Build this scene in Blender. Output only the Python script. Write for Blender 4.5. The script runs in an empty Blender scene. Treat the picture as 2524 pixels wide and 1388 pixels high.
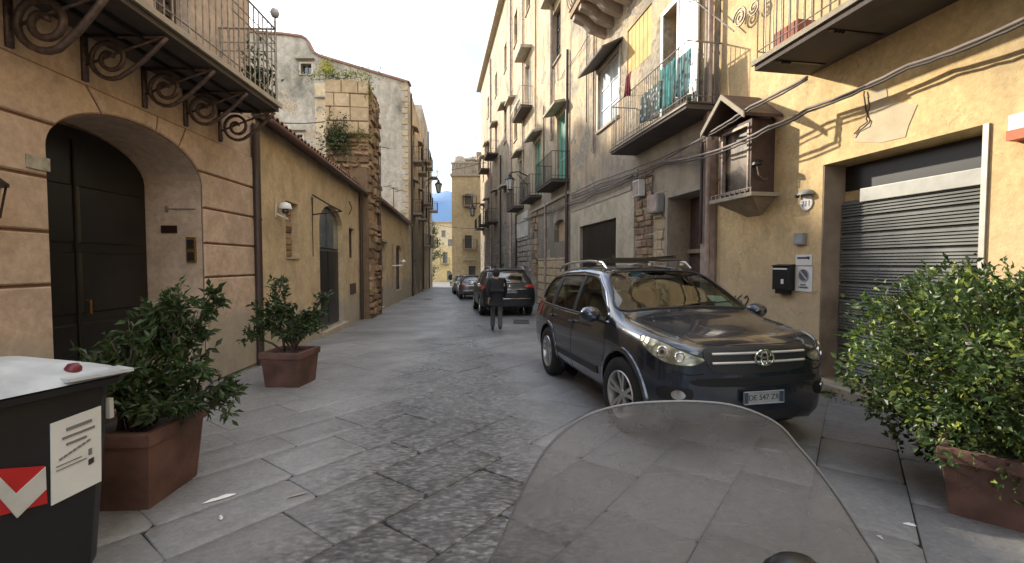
import bpy, bmesh, math, random
from math import sin, cos, pi, radians, sqrt, atan2
from mathutils import Vector, Matrix
from mathutils.bvhtree import BVHTree
import numpy as np
random.seed(7)
R = random.random
def U(a, b): return random.uniform(a, b)

# ------------------------------------------------------------ camera, sky, sun, exposure
sc = bpy.context.scene
sc.render.engine = 'CYCLES'
FPX, CX, CY, CAMZ = 1120.0, 1262.0, 694.0, 1.62
PITCH = math.atan(44 / FPX)
cam_d = bpy.data.cameras.new('camera'); cam = bpy.data.objects.new('camera', cam_d)
sc.collection.objects.link(cam); sc.camera = cam
cam.location = (0, 0, CAMZ); cam.rotation_euler = (pi / 2 - PITCH, 0, 0)
cam_d.sensor_width = 36; cam_d.lens = 36 * FPX / 2524
cam_d.clip_start = 0.05; cam_d.clip_end = 9000
SUN = Vector((-1, .85, .60)).normalized()
world = bpy.data.worlds.new('World'); sc.world = world; world.use_nodes = True
wn = world.node_tree; wn.nodes.clear()
def wnode(t, **k):
    n = wn.nodes.new(t)
    for a, b in k.items(): setattr(n, a, b)
    return n
wo = wnode('ShaderNodeOutputWorld'); wb = wnode('ShaderNodeBackground'); wb.inputs[1].default_value = 0.13
sky = wnode('ShaderNodeTexSky', sky_type='NISHITA'); sky.sun_disc = False
sky.sun_elevation = math.asin(SUN.z); sky.sun_rotation = math.atan2(SUN.x, SUN.y)
sky.air_density = 1.0; sky.dust_density = 1.0; sky.ozone_density = 1.4
tc = wnode('ShaderNodeTexCoord'); mp = wnode('ShaderNodeMapping'); mp.inputs['Scale'].default_value = (1.0, 1.0, 2.0)
mp.inputs['Location'].default_value = (2.6, 1.1, 0.1)
nz = wnode('ShaderNodeTexNoise'); nz.inputs['Scale'].default_value = 1.15; nz.inputs['Detail'].default_value = 7; nz.inputs['Roughness'].default_value = .55
rp = wnode('ShaderNodeValToRGB'); rp.color_ramp.elements[0].position = .44; rp.color_ramp.elements[1].position = .60
rp.color_ramp.elements[0].color = (.12, .12, .12, 1)
mx = wnode('ShaderNodeMixRGB'); mx.inputs[2].default_value = (11.2, 11.7, 12.4, 1)
wn.links.new(tc.outputs['Generated'], mp.inputs[0]); wn.links.new(mp.outputs[0], nz.inputs['Vector'])
wn.links.new(nz.outputs[0], rp.inputs[0]); wn.links.new(rp.outputs[0], mx.inputs[0])
wn.links.new(sky.outputs[0], mx.inputs[1]); wn.links.new(mx.outputs[0], wb.inputs[0]); wn.links.new(wb.outputs[0], wo.inputs[0])
sd = bpy.data.lights.new('sun', 'SUN'); so = bpy.data.objects.new('sun', sd); sc.collection.objects.link(so)
sd.energy = 3.7; sd.angle = radians(1.2); sd.color = (1, .9, .74)
so.rotation_euler = SUN.to_track_quat('Z', 'Y').to_euler(); so.location = (-20, 12, 25)
sc.view_settings.view_transform = 'Standard'; sc.view_settings.look = 'None'
sc.view_settings.gamma = 1; sc.view_settings.exposure = 1.06
sc.view_settings.use_curve_mapping = False
sc.cycles.max_bounces = 8; sc.cycles.transparent_max_bounces = 12

# ------------------------------------------------------------ helpers
COL = sc.collection
ORG = {}          # world origin of every object made here
def setp(o, label=None, cat=None, group=None, kind=None):
    if label: o['label'] = label
    if cat: o['category'] = cat
    if group: o['group'] = group
    if kind: o['kind'] = kind
    return o
def thing(name, label, cat, loc, rz=0, group=None):
    o = bpy.data.objects.new(name, None); COL.objects.link(o); o.empty_display_size = .2
    o.location = loc; o.rotation_euler = (0, 0, rz); ORG[o.name] = Vector(loc)
    return setp(o, label, cat, group)
def link(name, me, parent, loc, rot=None, scale=None):
    """place shared mesh at a world location under an unrotated parent"""
    o = bpy.data.objects.new(name, me); COL.objects.link(o)
    loc = Vector(loc)
    if parent is not None:
        o.parent = parent; o.location = loc - ORG[parent.name]
    else: o.location = loc
    ORG[o.name] = loc
    if rot is not None: o.rotation_euler = rot
    if scale is not None: o.scale = scale if hasattr(scale, '__len__') else (scale,) * 3
    return o
def gz(y): return -.022 * (y - 4)
class MB:
    def __init__(s): s.v = []; s.f = []; s.smooth = False
    def add(s, vs, fs):
        b = len(s.v); s.v += [Vector(v) for v in vs]; s.f += [tuple(b + i for i in f) for f in fs]
    def hexa(s, p):   # 8 points: bottom 4 then top 4
        s.add(p, [(0, 3, 2, 1), (4, 5, 6, 7), (0, 1, 5, 4), (1, 2, 6, 5), (2, 3, 7, 6), (3, 0, 4, 7)])
    def box(s, a, b):
        x0, y0, z0 = a; x1, y1, z1 = b
        s.hexa([(x0, y0, z0), (x1, y0, z0), (x1, y1, z0), (x0, y1, z0), (x0, y0, z1), (x1, y0, z1), (x1, y1, z1), (x0, y1, z1)])
    def wbox(s, W, s0, s1, z0, z1, d0, d1):
        P = W.p
        s.hexa([P(s0, z0, d0), P(s1, z0, d0), P(s1, z0, d1), P(s0, z0, d1), P(s0, z1, d0), P(s1, z1, d0), P(s1, z1, d1), P(s0, z1, d1)])
    def tube(s, pts, r, n=6, cap=True, closed=False):
        pts = [Vector(p) for p in pts]; m = len(pts)
        rs = r if hasattr(r, '__len__') else [r] * m
        b = len(s.v); prev = None
        for i, p in enumerate(pts):
            if closed: t = pts[(i + 1) % m] - pts[i - 1]
            else: t = pts[min(i + 1, m - 1)] - pts[max(i - 1, 0)]
            if t.length < 1e-9: t = Vector((0, 0, 1))
            t.normalize()
            a = Vector((0, 0, 1)) if abs(t.z) < .9 else Vector((1, 0, 0))
            if prev is not None:
                x = prev - t * prev.dot(t)
                x = x.normalized() if x.length > 1e-6 else t.cross(a).normalized()
            else: x = t.cross(a).normalized()
            prev = x; y = t.cross(x)
            for k in range(n):
                an = 2 * pi * k / n
                s.v.append(p + x * (rs[i] * cos(an)) + y * (rs[i] * sin(an)))
        for i in range(m if closed else m - 1):
            j = (i + 1) % m
            for k in range(n):
                l = (k + 1) % n
                s.f.append((b + i * n + k, b + i * n + l, b + j * n + l, b + j * n + k))
        if cap and not closed:
            s.f.append(tuple(b + k for k in range(n))[::-1]); s.f.append(tuple(b + (m - 1) * n + k for k in range(n)))
    def lathe(s, c, prof, n=20, axis='z', cap=True):
        c = Vector(c); b = len(s.v)
        for (r, h) in prof:
            for k in range(n):
                a = 2 * pi * k / n
                if axis == 'z': q = Vector((r * cos(a), r * sin(a), h))
                elif axis == 'y': q = Vector((r * cos(a), h, r * sin(a)))
                else: q = Vector((h, r * cos(a), r * sin(a)))
                s.v.append(c + q)
        for i in range(len(prof) - 1):
            for k in range(n):
                l = (k + 1) % n
                s.f.append((b + i * n + k, b + i * n + l, b + (i + 1) * n + l, b + (i + 1) * n + k))
        for i in (0, len(prof) - 1):
            if cap and prof[i][0] > 1e-6: s.f.append(tuple(b + i * n + k for k in range(n)))
    def prism(s, front, back):
        n = len(front); s.add(list(front) + list(back), [tuple(range(n)), tuple(range(2 * n - 1, n - 1, -1))] + [(i, n + i, n + (i + 1) % n, (i + 1) % n) for i in range(n)])
    def mesh(s, name, mat, org=(0, 0, 0), bevel=0):
        me = bpy.data.meshes.new(name); org = Vector(org)
        me.from_pydata([tuple(v - org) for v in s.v], [], s.f)
        bm = bmesh.new(); bm.from_mesh(me)
        bmesh.ops.remove_doubles(bm, verts=bm.verts, dist=1e-5)
        bmesh.ops.recalc_face_normals(bm, faces=bm.faces)
        if bevel: bmesh.ops.bevel(bm, geom=[e for e in bm.edges if e.is_manifold and e.calc_face_angle(0) > .5], offset=bevel, segments=2, affect='EDGES', profile=.6)
        bm.to_mesh(me); bm.free()
        if s.smooth:
            me.polygons.foreach_set('use_smooth', [True] * len(me.polygons))
        for m in (mat if isinstance(mat, (list, tuple)) else [mat]): me.materials.append(m)
        return me
    def build(s, name, mat, parent=None, org=None, bevel=0, smooth=None, **k):
        if smooth is not None: s.smooth = smooth
        if not s.v: return None
        if org is None:
            xs = [v.x for v in s.v]; ys = [v.y for v in s.v]; zs = [v.z for v in s.v]
            org = Vector(((min(xs) + max(xs)) / 2, (min(ys) + max(ys)) / 2, min(zs)))
        me = s.mesh(name, mat, org, bevel)
        o = link(name, me, parent, org)
        if s.smooth and smooth == 'auto':
            pass
        return setp(o, k.get('label'), k.get('cat'), k.get('group'), k.get('kind'))
def autosmooth(o, ang=40):
    me = o.data; bm = bmesh.new(); bm.from_mesh(me)
    for f in bm.faces: f.smooth = True
    for e in bm.edges:
        e.smooth = not (len(e.link_faces) == 2 and e.calc_face_angle(0) > radians(ang))
    bm.to_mesh(me); bm.free(); return o
class Wall:
    """vertical plane: origin o (x,y), direction u along it, n to the open side. p(s,z,d)"""
    def __init__(s, o, u, side):
        s.o = Vector((o[0], o[1], 0)); s.u = Vector((u[0], u[1], 0)).normalized()
        s.n = Vector((s.u.y, -s.u.x, 0)) * side
    def p(s, a, z, d=0):
        v = s.o + s.u * a + s.n * d; return Vector((v.x, v.y, z))
    def at(s, px, py, d=0):
        dr = Vector(((px - CX) / FPX, 1, -(py - CY) / FPX))
        dr = Matrix.Rotation(-PITCH, 3, 'X') @ dr
        c = Vector((0, 0, CAMZ)); o = s.o + s.n * d
        t = (o - c).dot(s.n) / dr.dot(s.n); q = c + dr * t
        return (q - s.o).dot(s.u), q.z
    def rect(s, x0, y0, x1, y1, d=0):
        """pixel corners (x0,y0)-(x1,y1), y read at the mean column"""
        a = s.at(x0, y0, d); b = s.at(x1, y1, d)
        return min(a[0], b[0]), max(a[0], b[0]), min(a[1], b[1]), max(a[1], b[1])
    def sy(s, y): return (y - s.o.y) / s.u.y
    def rot(s): return math.atan2(s.u.y, s.u.x)
# walls of the street, found from the photograph's perspective (side: n toward the street)
L1 = Wall((-4.27 + .04 * 7.54, 0), (-.04, 1), 1)
L2 = Wall((-3.44, 0), (-.11, 1), 1)
R1 = Wall((5.22, 0), (-.17, 1), -1)
GB = Wall((-6.74, 30), (-1, 0), -1)      # gable facing the camera: s runs to the left
GB.n = Vector((0, -1, 0))
CB = Wall((-3.5, 55), (-1, 0), -1); CB.n = Vector((0, -1, 0))
FB = Wall((-7.0, 78), (-1, 0), -1); FB.n = Vector((0, -1, 0))
def rz_of(W): return W.rot()
def arcpts(W_c, a, b, z, n, a0=0, a1=pi): return [(W_c + a * cos(a0 + (a1 - a0) * i / n), z + b * sin(a0 + (a1 - a0) * i / n)) for i in range(n + 1)]
def rectp(s0, s1, z0, z1): return [(s0, z0), (s1, z0), (s1, z1), (s0, z1)]
def arched(s0, s1, z0, zs, zt, n=14):
    c = (s0 + s1) / 2; return [(s0, z0), (s1, z0)] + arcpts(c, (s1 - s0) / 2, zt - zs, zs, n)
def wall_mesh(W, outer, holes, depths, thick):
    """solid wall with recessed openings; holes = point lists, depths = reveal of each"""
    bm = bmesh.new()
    def loop(pts, d):
        vs = [bm.verts.new(W.p(a, z, d)) for a, z in pts]
        return vs, [bm.edges.new((vs[i], vs[(i + 1) % len(vs)])) for i in range(len(vs))]
    ov, oe = loop(outer, 0); ed = list(oe); hv = []
    for h in holes:
        v, e = loop(h, 0); hv.append(v); ed += e
    bmesh.ops.triangle_fill(bm, use_beauty=True, use_dissolve=False, edges=ed)
    for v, h, dp in zip(hv, holes, depths):
        bv = [bm.verts.new(W.p(a, z, -dp)) for a, z in h]
        for i in range(len(v)):
            j = (i + 1) % len(v); bm.faces.new((v[i], v[j], bv[j], bv[i]))
        bm.faces.new(bv)
    bv = [bm.verts.new(W.p(a, z, -thick)) for a, z in outer]
    for i in range(len(ov)):
        j = (i + 1) % len(ov); bm.faces.new((ov[i], ov[j], bv[j], bv[i]))
    bm.faces.new(bv)
    bmesh.ops.recalc_face_normals(bm, faces=bm.faces)
    return bm
def bm_obj(bm, name, mat, parent=None, org=None, **k):
    if org is None:
        xs = [v.co for v in bm.verts]
        org = Vector(((min(v.x for v in xs) + max(v.x for v in xs)) / 2, (min(v.y for v in xs) + max(v.y for v in xs)) / 2, min(v.z for v in xs)))
    bmesh.ops.translate(bm, verts=bm.verts, vec=-Vector(org))
    me = bpy.data.meshes.new(name); bm.to_mesh(me); bm.free()
    for m in (mat if isinstance(mat, (list, tuple)) else [mat]): me.materials.append(m)
    return setp(link(name, me, parent, org), k.get('label'), k.get('cat'), k.get('group'), k.get('kind'))
def inset_poly(pts, t):
    n = len(pts); out = []
    ar = sum(pts[i][0] * pts[(i + 1) % n][1] - pts[(i + 1) % n][0] * pts[i][1] for i in range(n))
    sg = 1 if ar > 0 else -1
    for i in range(n):
        p0 = Vector(pts[i - 1]); p1 = Vector(pts[i]); p2 = Vector(pts[(i + 1) % n])
        a = (p1 - p0); b = (p2 - p1)
        if a.length < 1e-6 or b.length < 1e-6: out.append(tuple(p1)); continue
        a.normalize(); b.normalize()
        na = Vector((-a.y, a.x)) * sg; nb = Vector((-b.y, b.x)) * sg
        m = na + nb
        if m.length < 1e-6: m = na
        m.normalize(); k = t / max(.45, m.dot(na)); out.append((p1.x + m.x * k, p1.y + m.y * k))
    return out
def panel(mb, W, poly, d0, d1, gap=.012, ch=.012):
    a = inset_poly(poly, gap); b = inset_poly(poly, gap + ch); n = len(a)
    vs = [W.p(x, z, d0) for x, z in a] + [W.p(x, z, d1 - ch) for x, z in a] + [W.p(x, z, d1) for x, z in b]
    fs = [tuple(range(2 * n, 3 * n))]
    for i in range(n):
        j = (i + 1) % n; fs += [(i, j, n + j, n + i), (n + i, n + j, 2 * n + j, 2 * n + i)]
    mb.add(vs, fs)

# ------------------------------------------------------------ materials
MATS = {}
def mat_base(name):
    m = bpy.data.materials.new(name); m.use_nodes = True; nt = m.node_tree
    b = nt.nodes['Principled BSDF']; MATS[name] = m; return m, nt, b
def N(nt, t, ins=None, **k):
    n = nt.nodes.new(t)
    for a, b in k.items(): setattr(n, a, b)
    for a, b in (ins or {}).items():
        if isinstance(b, bpy.types.NodeSocket): nt.links.new(b, n.inputs[a])
        else: n.inputs[a].default_value = b
    return n
def c4(c): return (c[0], c[1], c[2], 1)
def simple(name, col, rough=.6, metal=0, var=.12, vs=8, bump=0, bs=60, coat=0, spec=.5):
    m, nt, b = mat_base(name)
    geo = N(nt, 'ShaderNodeNewGeometry'); oi = N(nt, 'ShaderNodeObjectInfo')
    n = N(nt, 'ShaderNodeTexNoise', {'Vector': geo.outputs['Position'], 'Scale': vs, 'Detail': 6})
    r = N(nt, 'ShaderNodeMapRange', {'Value': n.outputs[0], 1: .3, 2: .7, 3: 1 - var, 4: 1 + var})
    mxx = N(nt, 'ShaderNodeVectorMath', {0: col, 1: r.outputs[0]}, operation='MULTIPLY')
    nt.links.new(mxx.outputs[0], b.inputs['Base Color'])
    b.inputs['Roughness'].default_value = rough; b.inputs['Metallic'].default_value = metal
    b.inputs['Coat Weight'].default_value = coat; b.inputs['Specular IOR Level'].default_value = spec
    if bump:
        n2 = N(nt, 'ShaderNodeTexNoise', {'Vector': geo.outputs['Position'], 'Scale': bs, 'Detail': 5})
        bp = N(nt, 'ShaderNodeBump', {'Height': n2.outputs[0], 'Strength': bump, 'Distance': .01})
        nt.links.new(bp.outputs[0], b.inputs['Normal'])
    return m
def plaster(name, cols, scale=.8, streak=.35, grime=(.2, .16, .11), base_z=None, peel=None, bump=.35, fine=45, rough=.9, contrast=.5, crack=True):
    """weathered stucco: patches of several colours, vertical rain streaks, damp foot, peeled areas of bare masonry"""
    m, nt, b = mat_base(name); L = nt.links
    geo = N(nt, 'ShaderNodeNewGeometry'); P = geo.outputs['Position']
    n1 = N(nt, 'ShaderNodeTexNoise', {'Vector': P, 'Scale': scale, 'Detail': 9, 'Roughness': .62, 'Distortion': .3})
    r1 = N(nt, 'ShaderNodeValToRGB', {'Fac': n1.outputs[0]}); cr = r1.color_ramp
    k = len(cols)
    while len(cr.elements) < k: cr.elements.new(.5)
    for i, c in enumerate(cols):
        cr.elements[i].position = .5 + (i / (k - 1) - .5) * contrast; cr.elements[i].color = c4(c)
    col = r1.outputs[0]
    n2 = N(nt, 'ShaderNodeTexNoise', {'Vector': P, 'Scale': fine * .35, 'Detail': 8, 'Roughness': .7})
    r2 = N(nt, 'ShaderNodeMapRange', {'Value': n2.outputs[0], 1: .25, 2: .75, 3: .76, 4: 1.2})
    n2c = N(nt, 'ShaderNodeTexNoise', {'Vector': P, 'Scale': 2.4, 'Detail': 6, 'Roughness': .6, 'Distortion': .6}); r2c = N(nt, 'ShaderNodeMapRange', {'Value': n2c.outputs[0], 1: .35, 2: .65, 3: .84, 4: 1.14}); r2m = N(nt, 'ShaderNodeMath', {0: r2.outputs[0], 1: r2c.outputs[0]}, operation='MULTIPLY')
    col = N(nt, 'ShaderNodeVectorMath', {0: col, 1: r2m.outputs[0]}, operation='MULTIPLY').outputs[0]
    if streak:
        mpp = N(nt, 'ShaderNodeMapping', {'Vector': P, 'Scale': (1.5, 1.5, .2)})
        n3 = N(nt, 'ShaderNodeTexNoise', {'Vector': mpp.outputs[0], 'Scale': 1.6, 'Detail': 8, 'Roughness': .65})
        n3b = N(nt, 'ShaderNodeTexNoise', {'Vector': P, 'Scale': .55, 'Detail': 4}); m3 = N(nt, 'ShaderNodeMapRange', {'Value': n3b.outputs[0], 1: .42, 2: .58, 3: .15, 4: 1}); r3a = N(nt, 'ShaderNodeMapRange', {'Value': n3.outputs[0], 1: .44, 2: .66, 3: 0, 4: streak}); r3 = N(nt, 'ShaderNodeMath', {0: r3a.outputs[0], 1: m3.outputs[0]}, operation='MULTIPLY')
        col = N(nt, 'ShaderNodeMixRGB', {0: r3.outputs[0], 1: col, 2: c4(grime)}).outputs[0]
    sep = N(nt, 'ShaderNodeSeparateXYZ', {0: P}); h = None
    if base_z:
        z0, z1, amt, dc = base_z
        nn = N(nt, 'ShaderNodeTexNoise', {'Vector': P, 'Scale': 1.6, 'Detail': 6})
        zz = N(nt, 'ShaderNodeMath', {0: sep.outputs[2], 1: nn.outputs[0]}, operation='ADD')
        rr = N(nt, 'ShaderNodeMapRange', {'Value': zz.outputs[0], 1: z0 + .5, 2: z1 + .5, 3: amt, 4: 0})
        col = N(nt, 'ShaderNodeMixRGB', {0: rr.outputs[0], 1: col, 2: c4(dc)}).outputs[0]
    hgt = n2.outputs[0]
    if peel:
        thr, pc, psc = peel
        n4 = N(nt, 'ShaderNodeTexNoise', {'Vector': P, 'Scale': psc, 'Detail': 10, 'Roughness': .6, 'Distortion': .5})
        r4 = N(nt, 'ShaderNodeMapRange', {'Value': n4.outputs[0], 1: thr, 2: thr + .02, 3: 0, 4: 1})
        vo = N(nt, 'ShaderNodeTexNoise', {'Vector': P, 'Scale': 9, 'Detail': 4})
        vc = N(nt, 'ShaderNodeMapRange', {'Value': vo.outputs[0], 1: .3, 2: .7, 3: .6, 4: 1.35})
        pcol = N(nt, 'ShaderNodeVectorMath', {0: pc, 1: vc.outputs[0]}, operation='MULTIPLY')
        col = N(nt, 'ShaderNodeMixRGB', {0: r4.outputs[0], 1: col, 2: pcol.outputs[0]}).outputs[0]
        inv = N(nt, 'ShaderNodeMath', {0: hgt, 1: r4.outputs[0]}, operation='SUBTRACT'); hgt = inv.outputs[0]
    if crack:
        v = N(nt, 'ShaderNodeTexVoronoi', {'Vector': N(nt, 'ShaderNodeVectorMath', {0: P, 1: N(nt, 'ShaderNodeTexNoise', {'Vector': P, 'Scale': 2.5, 'Detail': 5}).outputs[1]}, operation='ADD').outputs[0], 'Scale': .9}, feature='DISTANCE_TO_EDGE')
        rc = N(nt, 'ShaderNodeMapRange', {'Value': v.outputs['Distance'], 1: 0, 2: .008, 3: .45, 4: 0})
        msk = N(nt, 'ShaderNodeMapRange', {'Value': n1.outputs[0], 1: .5, 2: .56, 3: 0, 4: 1})
        mm = N(nt, 'ShaderNodeMath', {0: rc.outputs[0], 1: msk.outputs[0]}, operation='MULTIPLY')
        col = N(nt, 'ShaderNodeMixRGB', {0: mm.outputs[0], 1: col, 2: c4([x * .5 for x in grime])}).outputs[0]
    L.new(col, b.inputs['Base Color']); b.inputs['Roughness'].default_value = rough; b.inputs['Specular IOR Level'].default_value = .25
    n5 = N(nt, 'ShaderNodeTexNoise', {'Vector': P, 'Scale': fine, 'Detail': 6, 'Roughness': .6})
    ad = N(nt, 'ShaderNodeMath', {0: hgt, 1: n5.outputs[0]}, operation='ADD')
    n6 = N(nt, 'ShaderNodeTexNoise', {'Vector': P, 'Scale': 2.3, 'Detail': 3})
    ad2 = N(nt, 'ShaderNodeMath', {0: n6.outputs[0], 1: 4.0, 2: ad.outputs[0]}, operation='MULTIPLY_ADD')
    bp = N(nt, 'ShaderNodeBump', {'Height': ad2.outputs[0], 'Strength': bump, 'Distance': .015}); L.new(bp.outputs[0], b.inputs['Normal'])
    return m
def stone(name, col, var=.35, rough=.85, scale=5, bump=.6, fine=40, tint=(.9, .85, .75)):
    """stone pieces: each object/island its own tone"""
    m, nt, b = mat_base(name); L = nt.links
    geo = N(nt, 'ShaderNodeNewGeometry'); P = geo.outputs['Position']; oi = N(nt, 'ShaderNodeObjectInfo')
    rnd = N(nt, 'ShaderNodeMath', {0: oi.outputs['Random'], 1: geo.outputs['Random Per Island']}, operation='ADD')
    fr = N(nt, 'ShaderNodeMath', {0: rnd.outputs[0]}, operation='FRACT')
    rr = N(nt, 'ShaderNodeMapRange', {'Value': fr.outputs[0], 1: 0, 2: 1, 3: 1 - var, 4: 1 + var})
    n1 = N(nt, 'ShaderNodeTexNoise', {'Vector': P, 'Scale': scale, 'Detail': 9, 'Roughness': .65})
    r1 = N(nt, 'ShaderNodeMapRange', {'Value': n1.outputs[0], 1: .3, 2: .7, 3: .72, 4: 1.25})
    c = N(nt, 'ShaderNodeVectorMath', {0: col, 1: rr.outputs[0]}, operation='MULTIPLY')
    c = N(nt, 'ShaderNodeVectorMath', {0: c.outputs[0], 1: r1.outputs[0]}, operation='MULTIPLY')
    n0 = N(nt, 'ShaderNodeTexNoise', {'Vector': P, 'Scale': 1.3, 'Detail': 5})
    rm = N(nt, 'ShaderNodeMapRange', {'Value': n0.outputs[0], 1: .4, 2: .65, 3: 0, 4: .5})
    c = N(nt, 'ShaderNodeMixRGB', {0: rm.outputs[0], 1: c.outputs[0], 2: c4([a * t for a, t in zip(col, tint)])})
    L.new(c.outputs[0], b.inputs['Base Color']); b.inputs['Roughness'].default_value = rough
    b.inputs['Specular IOR Level'].default_value = .35
    n2 = N(nt, 'ShaderNodeTexNoise', {'Vector': P, 'Scale': fine, 'Detail': 7, 'Roughness': .65})
    bp = N(nt, 'ShaderNodeBump', {'Height': n2.outputs[0], 'Strength': bump, 'Distance': .02}); L.new(bp.outputs[0], b.inputs['Normal'])
    return m
M_cream = plaster('stucco_cream', [(.42, .315, .235), (.50, .38, .285), (.54, .42, .33)], scale=.55, streak=.22, grime=(.3, .22, .15), base_z=(.75, 1.05, .6, (.30, .285, .22)), bump=.22, crack=False)
M_groove = simple('groove_mortar', (.17, .09, .05), .95, bump=.3)
M_low = plaster('stucco_pale_ochre', [(.42, .325, .20), (.53, .41, .25), (.57, .455, .295)], scale=.5, streak=.28, grime=(.27, .22, .15), base_z=(.45, .85, .65, (.30, .29, .25)), bump=.25, crack=False)
M_yel = plaster('stucco_golden', [(.52, .41, .24), (.67, .49, .25), (.71, .53, .28)], scale=.45, streak=.45, grime=(.34, .27, .17), base_z=(.9, 2.4, .55, (.42, .35, .26)), bump=.25)
M_yel2 = plaster('stucco_patched', [(.22, .19, .15), (.47, .38, .26), (.60, .44, .26), (.50, .45, .35)], scale=.7, streak=.7, grime=(.15, .13, .11), base_z=(4.2, 5.6, .55, (.23, .21, .185)), peel=(.555, (.33, .28, .21), .8), bump=.6, contrast=.4)
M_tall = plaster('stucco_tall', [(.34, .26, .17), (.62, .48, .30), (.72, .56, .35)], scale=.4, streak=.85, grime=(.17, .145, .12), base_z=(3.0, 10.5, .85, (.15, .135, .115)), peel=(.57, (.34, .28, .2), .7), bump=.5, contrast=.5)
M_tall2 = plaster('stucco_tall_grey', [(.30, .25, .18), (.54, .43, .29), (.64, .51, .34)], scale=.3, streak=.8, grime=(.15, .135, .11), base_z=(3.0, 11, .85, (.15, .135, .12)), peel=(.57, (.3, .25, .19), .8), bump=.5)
M_gable = plaster('old_render_grey', [(.19, .17, .135), (.40, .35, .27), (.52, .455, .365), (.42, .33, .235)], scale=.42, streak=.55, grime=(.15, .135, .105), peel=(.60, (.44, .345, .24), .35), bump=.4, contrast=.34)
M_pinkish = plaster('old_render_brown', [(.22, .17, .12), (.38, .29, .2), (.46, .36, .25)], scale=.5, streak=.8, grime=(.12, .1, .08), bump=.5)
M_center = plaster('stucco_straw', [(.46, .37, .22), (.58, .47, .29), (.62, .51, .33)], scale=.25, streak=.5, grime=(.3, .24, .17), bump=.3)
M_far = plaster('stucco_far_yellow', [(.56, .43, .2), (.66, .51, .26)], scale=.2, streak=.2, bump=.1, crack=False)
M_reveal = simple('reveal_plaster', (.24, .16, .12), .9, bump=.2)
M_stonew = stone('ashlar_tufa', (.50, .385, .24), .14, bump=.6)
M_rubble = stone('rubble_stone', (.28, .19, .115), .55, scale=7, bump=1)
M_dressed = stone('dressed_stone', (.38, .33, .26), .1, scale=4)
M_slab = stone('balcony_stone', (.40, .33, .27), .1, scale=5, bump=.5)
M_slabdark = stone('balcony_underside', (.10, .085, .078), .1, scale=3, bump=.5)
M_tile = stone('terracotta_roof', (.26, .14, .09), .4, scale=12, bump=.7)
M_iron = simple('wrought_iron', (.035, .03, .028), .5, .6, bump=.2)
M_ironl = simple('worn_iron_rail', (.27, .24, .20), .55, .5, var=.4, vs=20)
M_scroll = simple('rusty_brown_iron', (.13, .09, .075), .55, .5, var=.35, vs=25)
M_pipe = simple('brown_pipe', (.055, .036, .03), .45, .2)
M_pipel = simple('pale_pipe', (.36, .27, .22), .7, 0, var=.3, vs=5)
M_black = simple('black_metal_paint', (.013, .013, .014), .35)
M_dark = simple('interior_dark', (.01, .009, .009), .9)
M_door = simple('dark_door_paint', (.009, .0085, .008), .35, var=.3, vs=4)
M_wood = simple('weathered_wood', (.075, .045, .035), .7, var=.35, vs=6, bump=.4, bs=25)
M_white = simple('white_paint', (.72, .72, .70), .5, var=.06)
M_cream_paint = simple('cream_paint', (.55, .47, .36), .6)
M_green = simple('green_shutter', (.17, .40, .28), .55, var=.15)
M_greend = simple('dull_green_wood', (.10, .17, .12), .6, var=.2)
M_ochre = simple('ochre_panel', (.60, .38, .12), .8, var=.2, vs=3)
M_redbox = simple('red_terracotta', (.30, .09, .06), .8)
M_gold = simple('brass_plate', (.30, .16, .04), .4, .7, var=.3, vs=30)
M_paper = simple('paper', (.62, .63, .60), .8, var=.04)
M_ink = simple('print_ink', (.03, .03, .035), .8)
M_grey = simple('grey_box', (.26, .26, .25), .6)
M_cable = simple('cable_rubber', (.20, .17, .15), .7, var=.4, vs=3)
M_cabled = simple('cable_dark', (.07, .06, .055), .7)
def glass_mat(name, tint, rough=.03, coat=1):
    m, nt, b = mat_base(name); b.inputs['Base Color'].default_value = c4(tint); b.inputs['Roughness'].default_value = rough
    b.inputs['Specular IOR Level'].default_value = 1.0; b.inputs['Coat Weight'].default_value = coat; b.inputs['Coat Roughness'].default_value = .02
    geo = N(nt, 'ShaderNodeNewGeometry'); n = N(nt, 'ShaderNodeTexNoise', {'Vector': geo.outputs['Position'], 'Scale': 1.7, 'Detail': 1})
    bp = N(nt, 'ShaderNodeBump', {'Height': n.outputs[0], 'Strength': .12, 'Distance': .03}); nt.links.new(bp.outputs[0], b.inputs['Normal'])
    return m
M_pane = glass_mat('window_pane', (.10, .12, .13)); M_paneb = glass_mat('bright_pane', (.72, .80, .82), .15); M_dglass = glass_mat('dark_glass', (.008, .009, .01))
M_mirror, nt_, b_ = mat_base('mirror_pane'); b_.inputs['Metallic'].default_value = 1; b_.inputs['Roughness'].default_value = .12; b_.inputs['Base Color'].default_value = (.9, .92, .95, 1)
def cloth(name, c1, c2, s=6):
    m, nt, b = mat_base(name); geo = N(nt, 'ShaderNodeNewGeometry')
    n = N(nt, 'ShaderNodeTexVoronoi', {'Vector': geo.outputs['Position'], 'Scale': s})
    r = N(nt, 'ShaderNodeMapRange', {'Value': n.outputs['Distance'], 1: .3, 2: .45, 3: 0, 4: 1})
    mm = N(nt, 'ShaderNodeMixRGB', {0: r.outputs[0], 1: c4(c1), 2: c4(c2)}); nt.links.new(mm.outputs[0], b.inputs['Base Color']); b.inputs['Roughness'].default_value = .9
    return m
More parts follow.
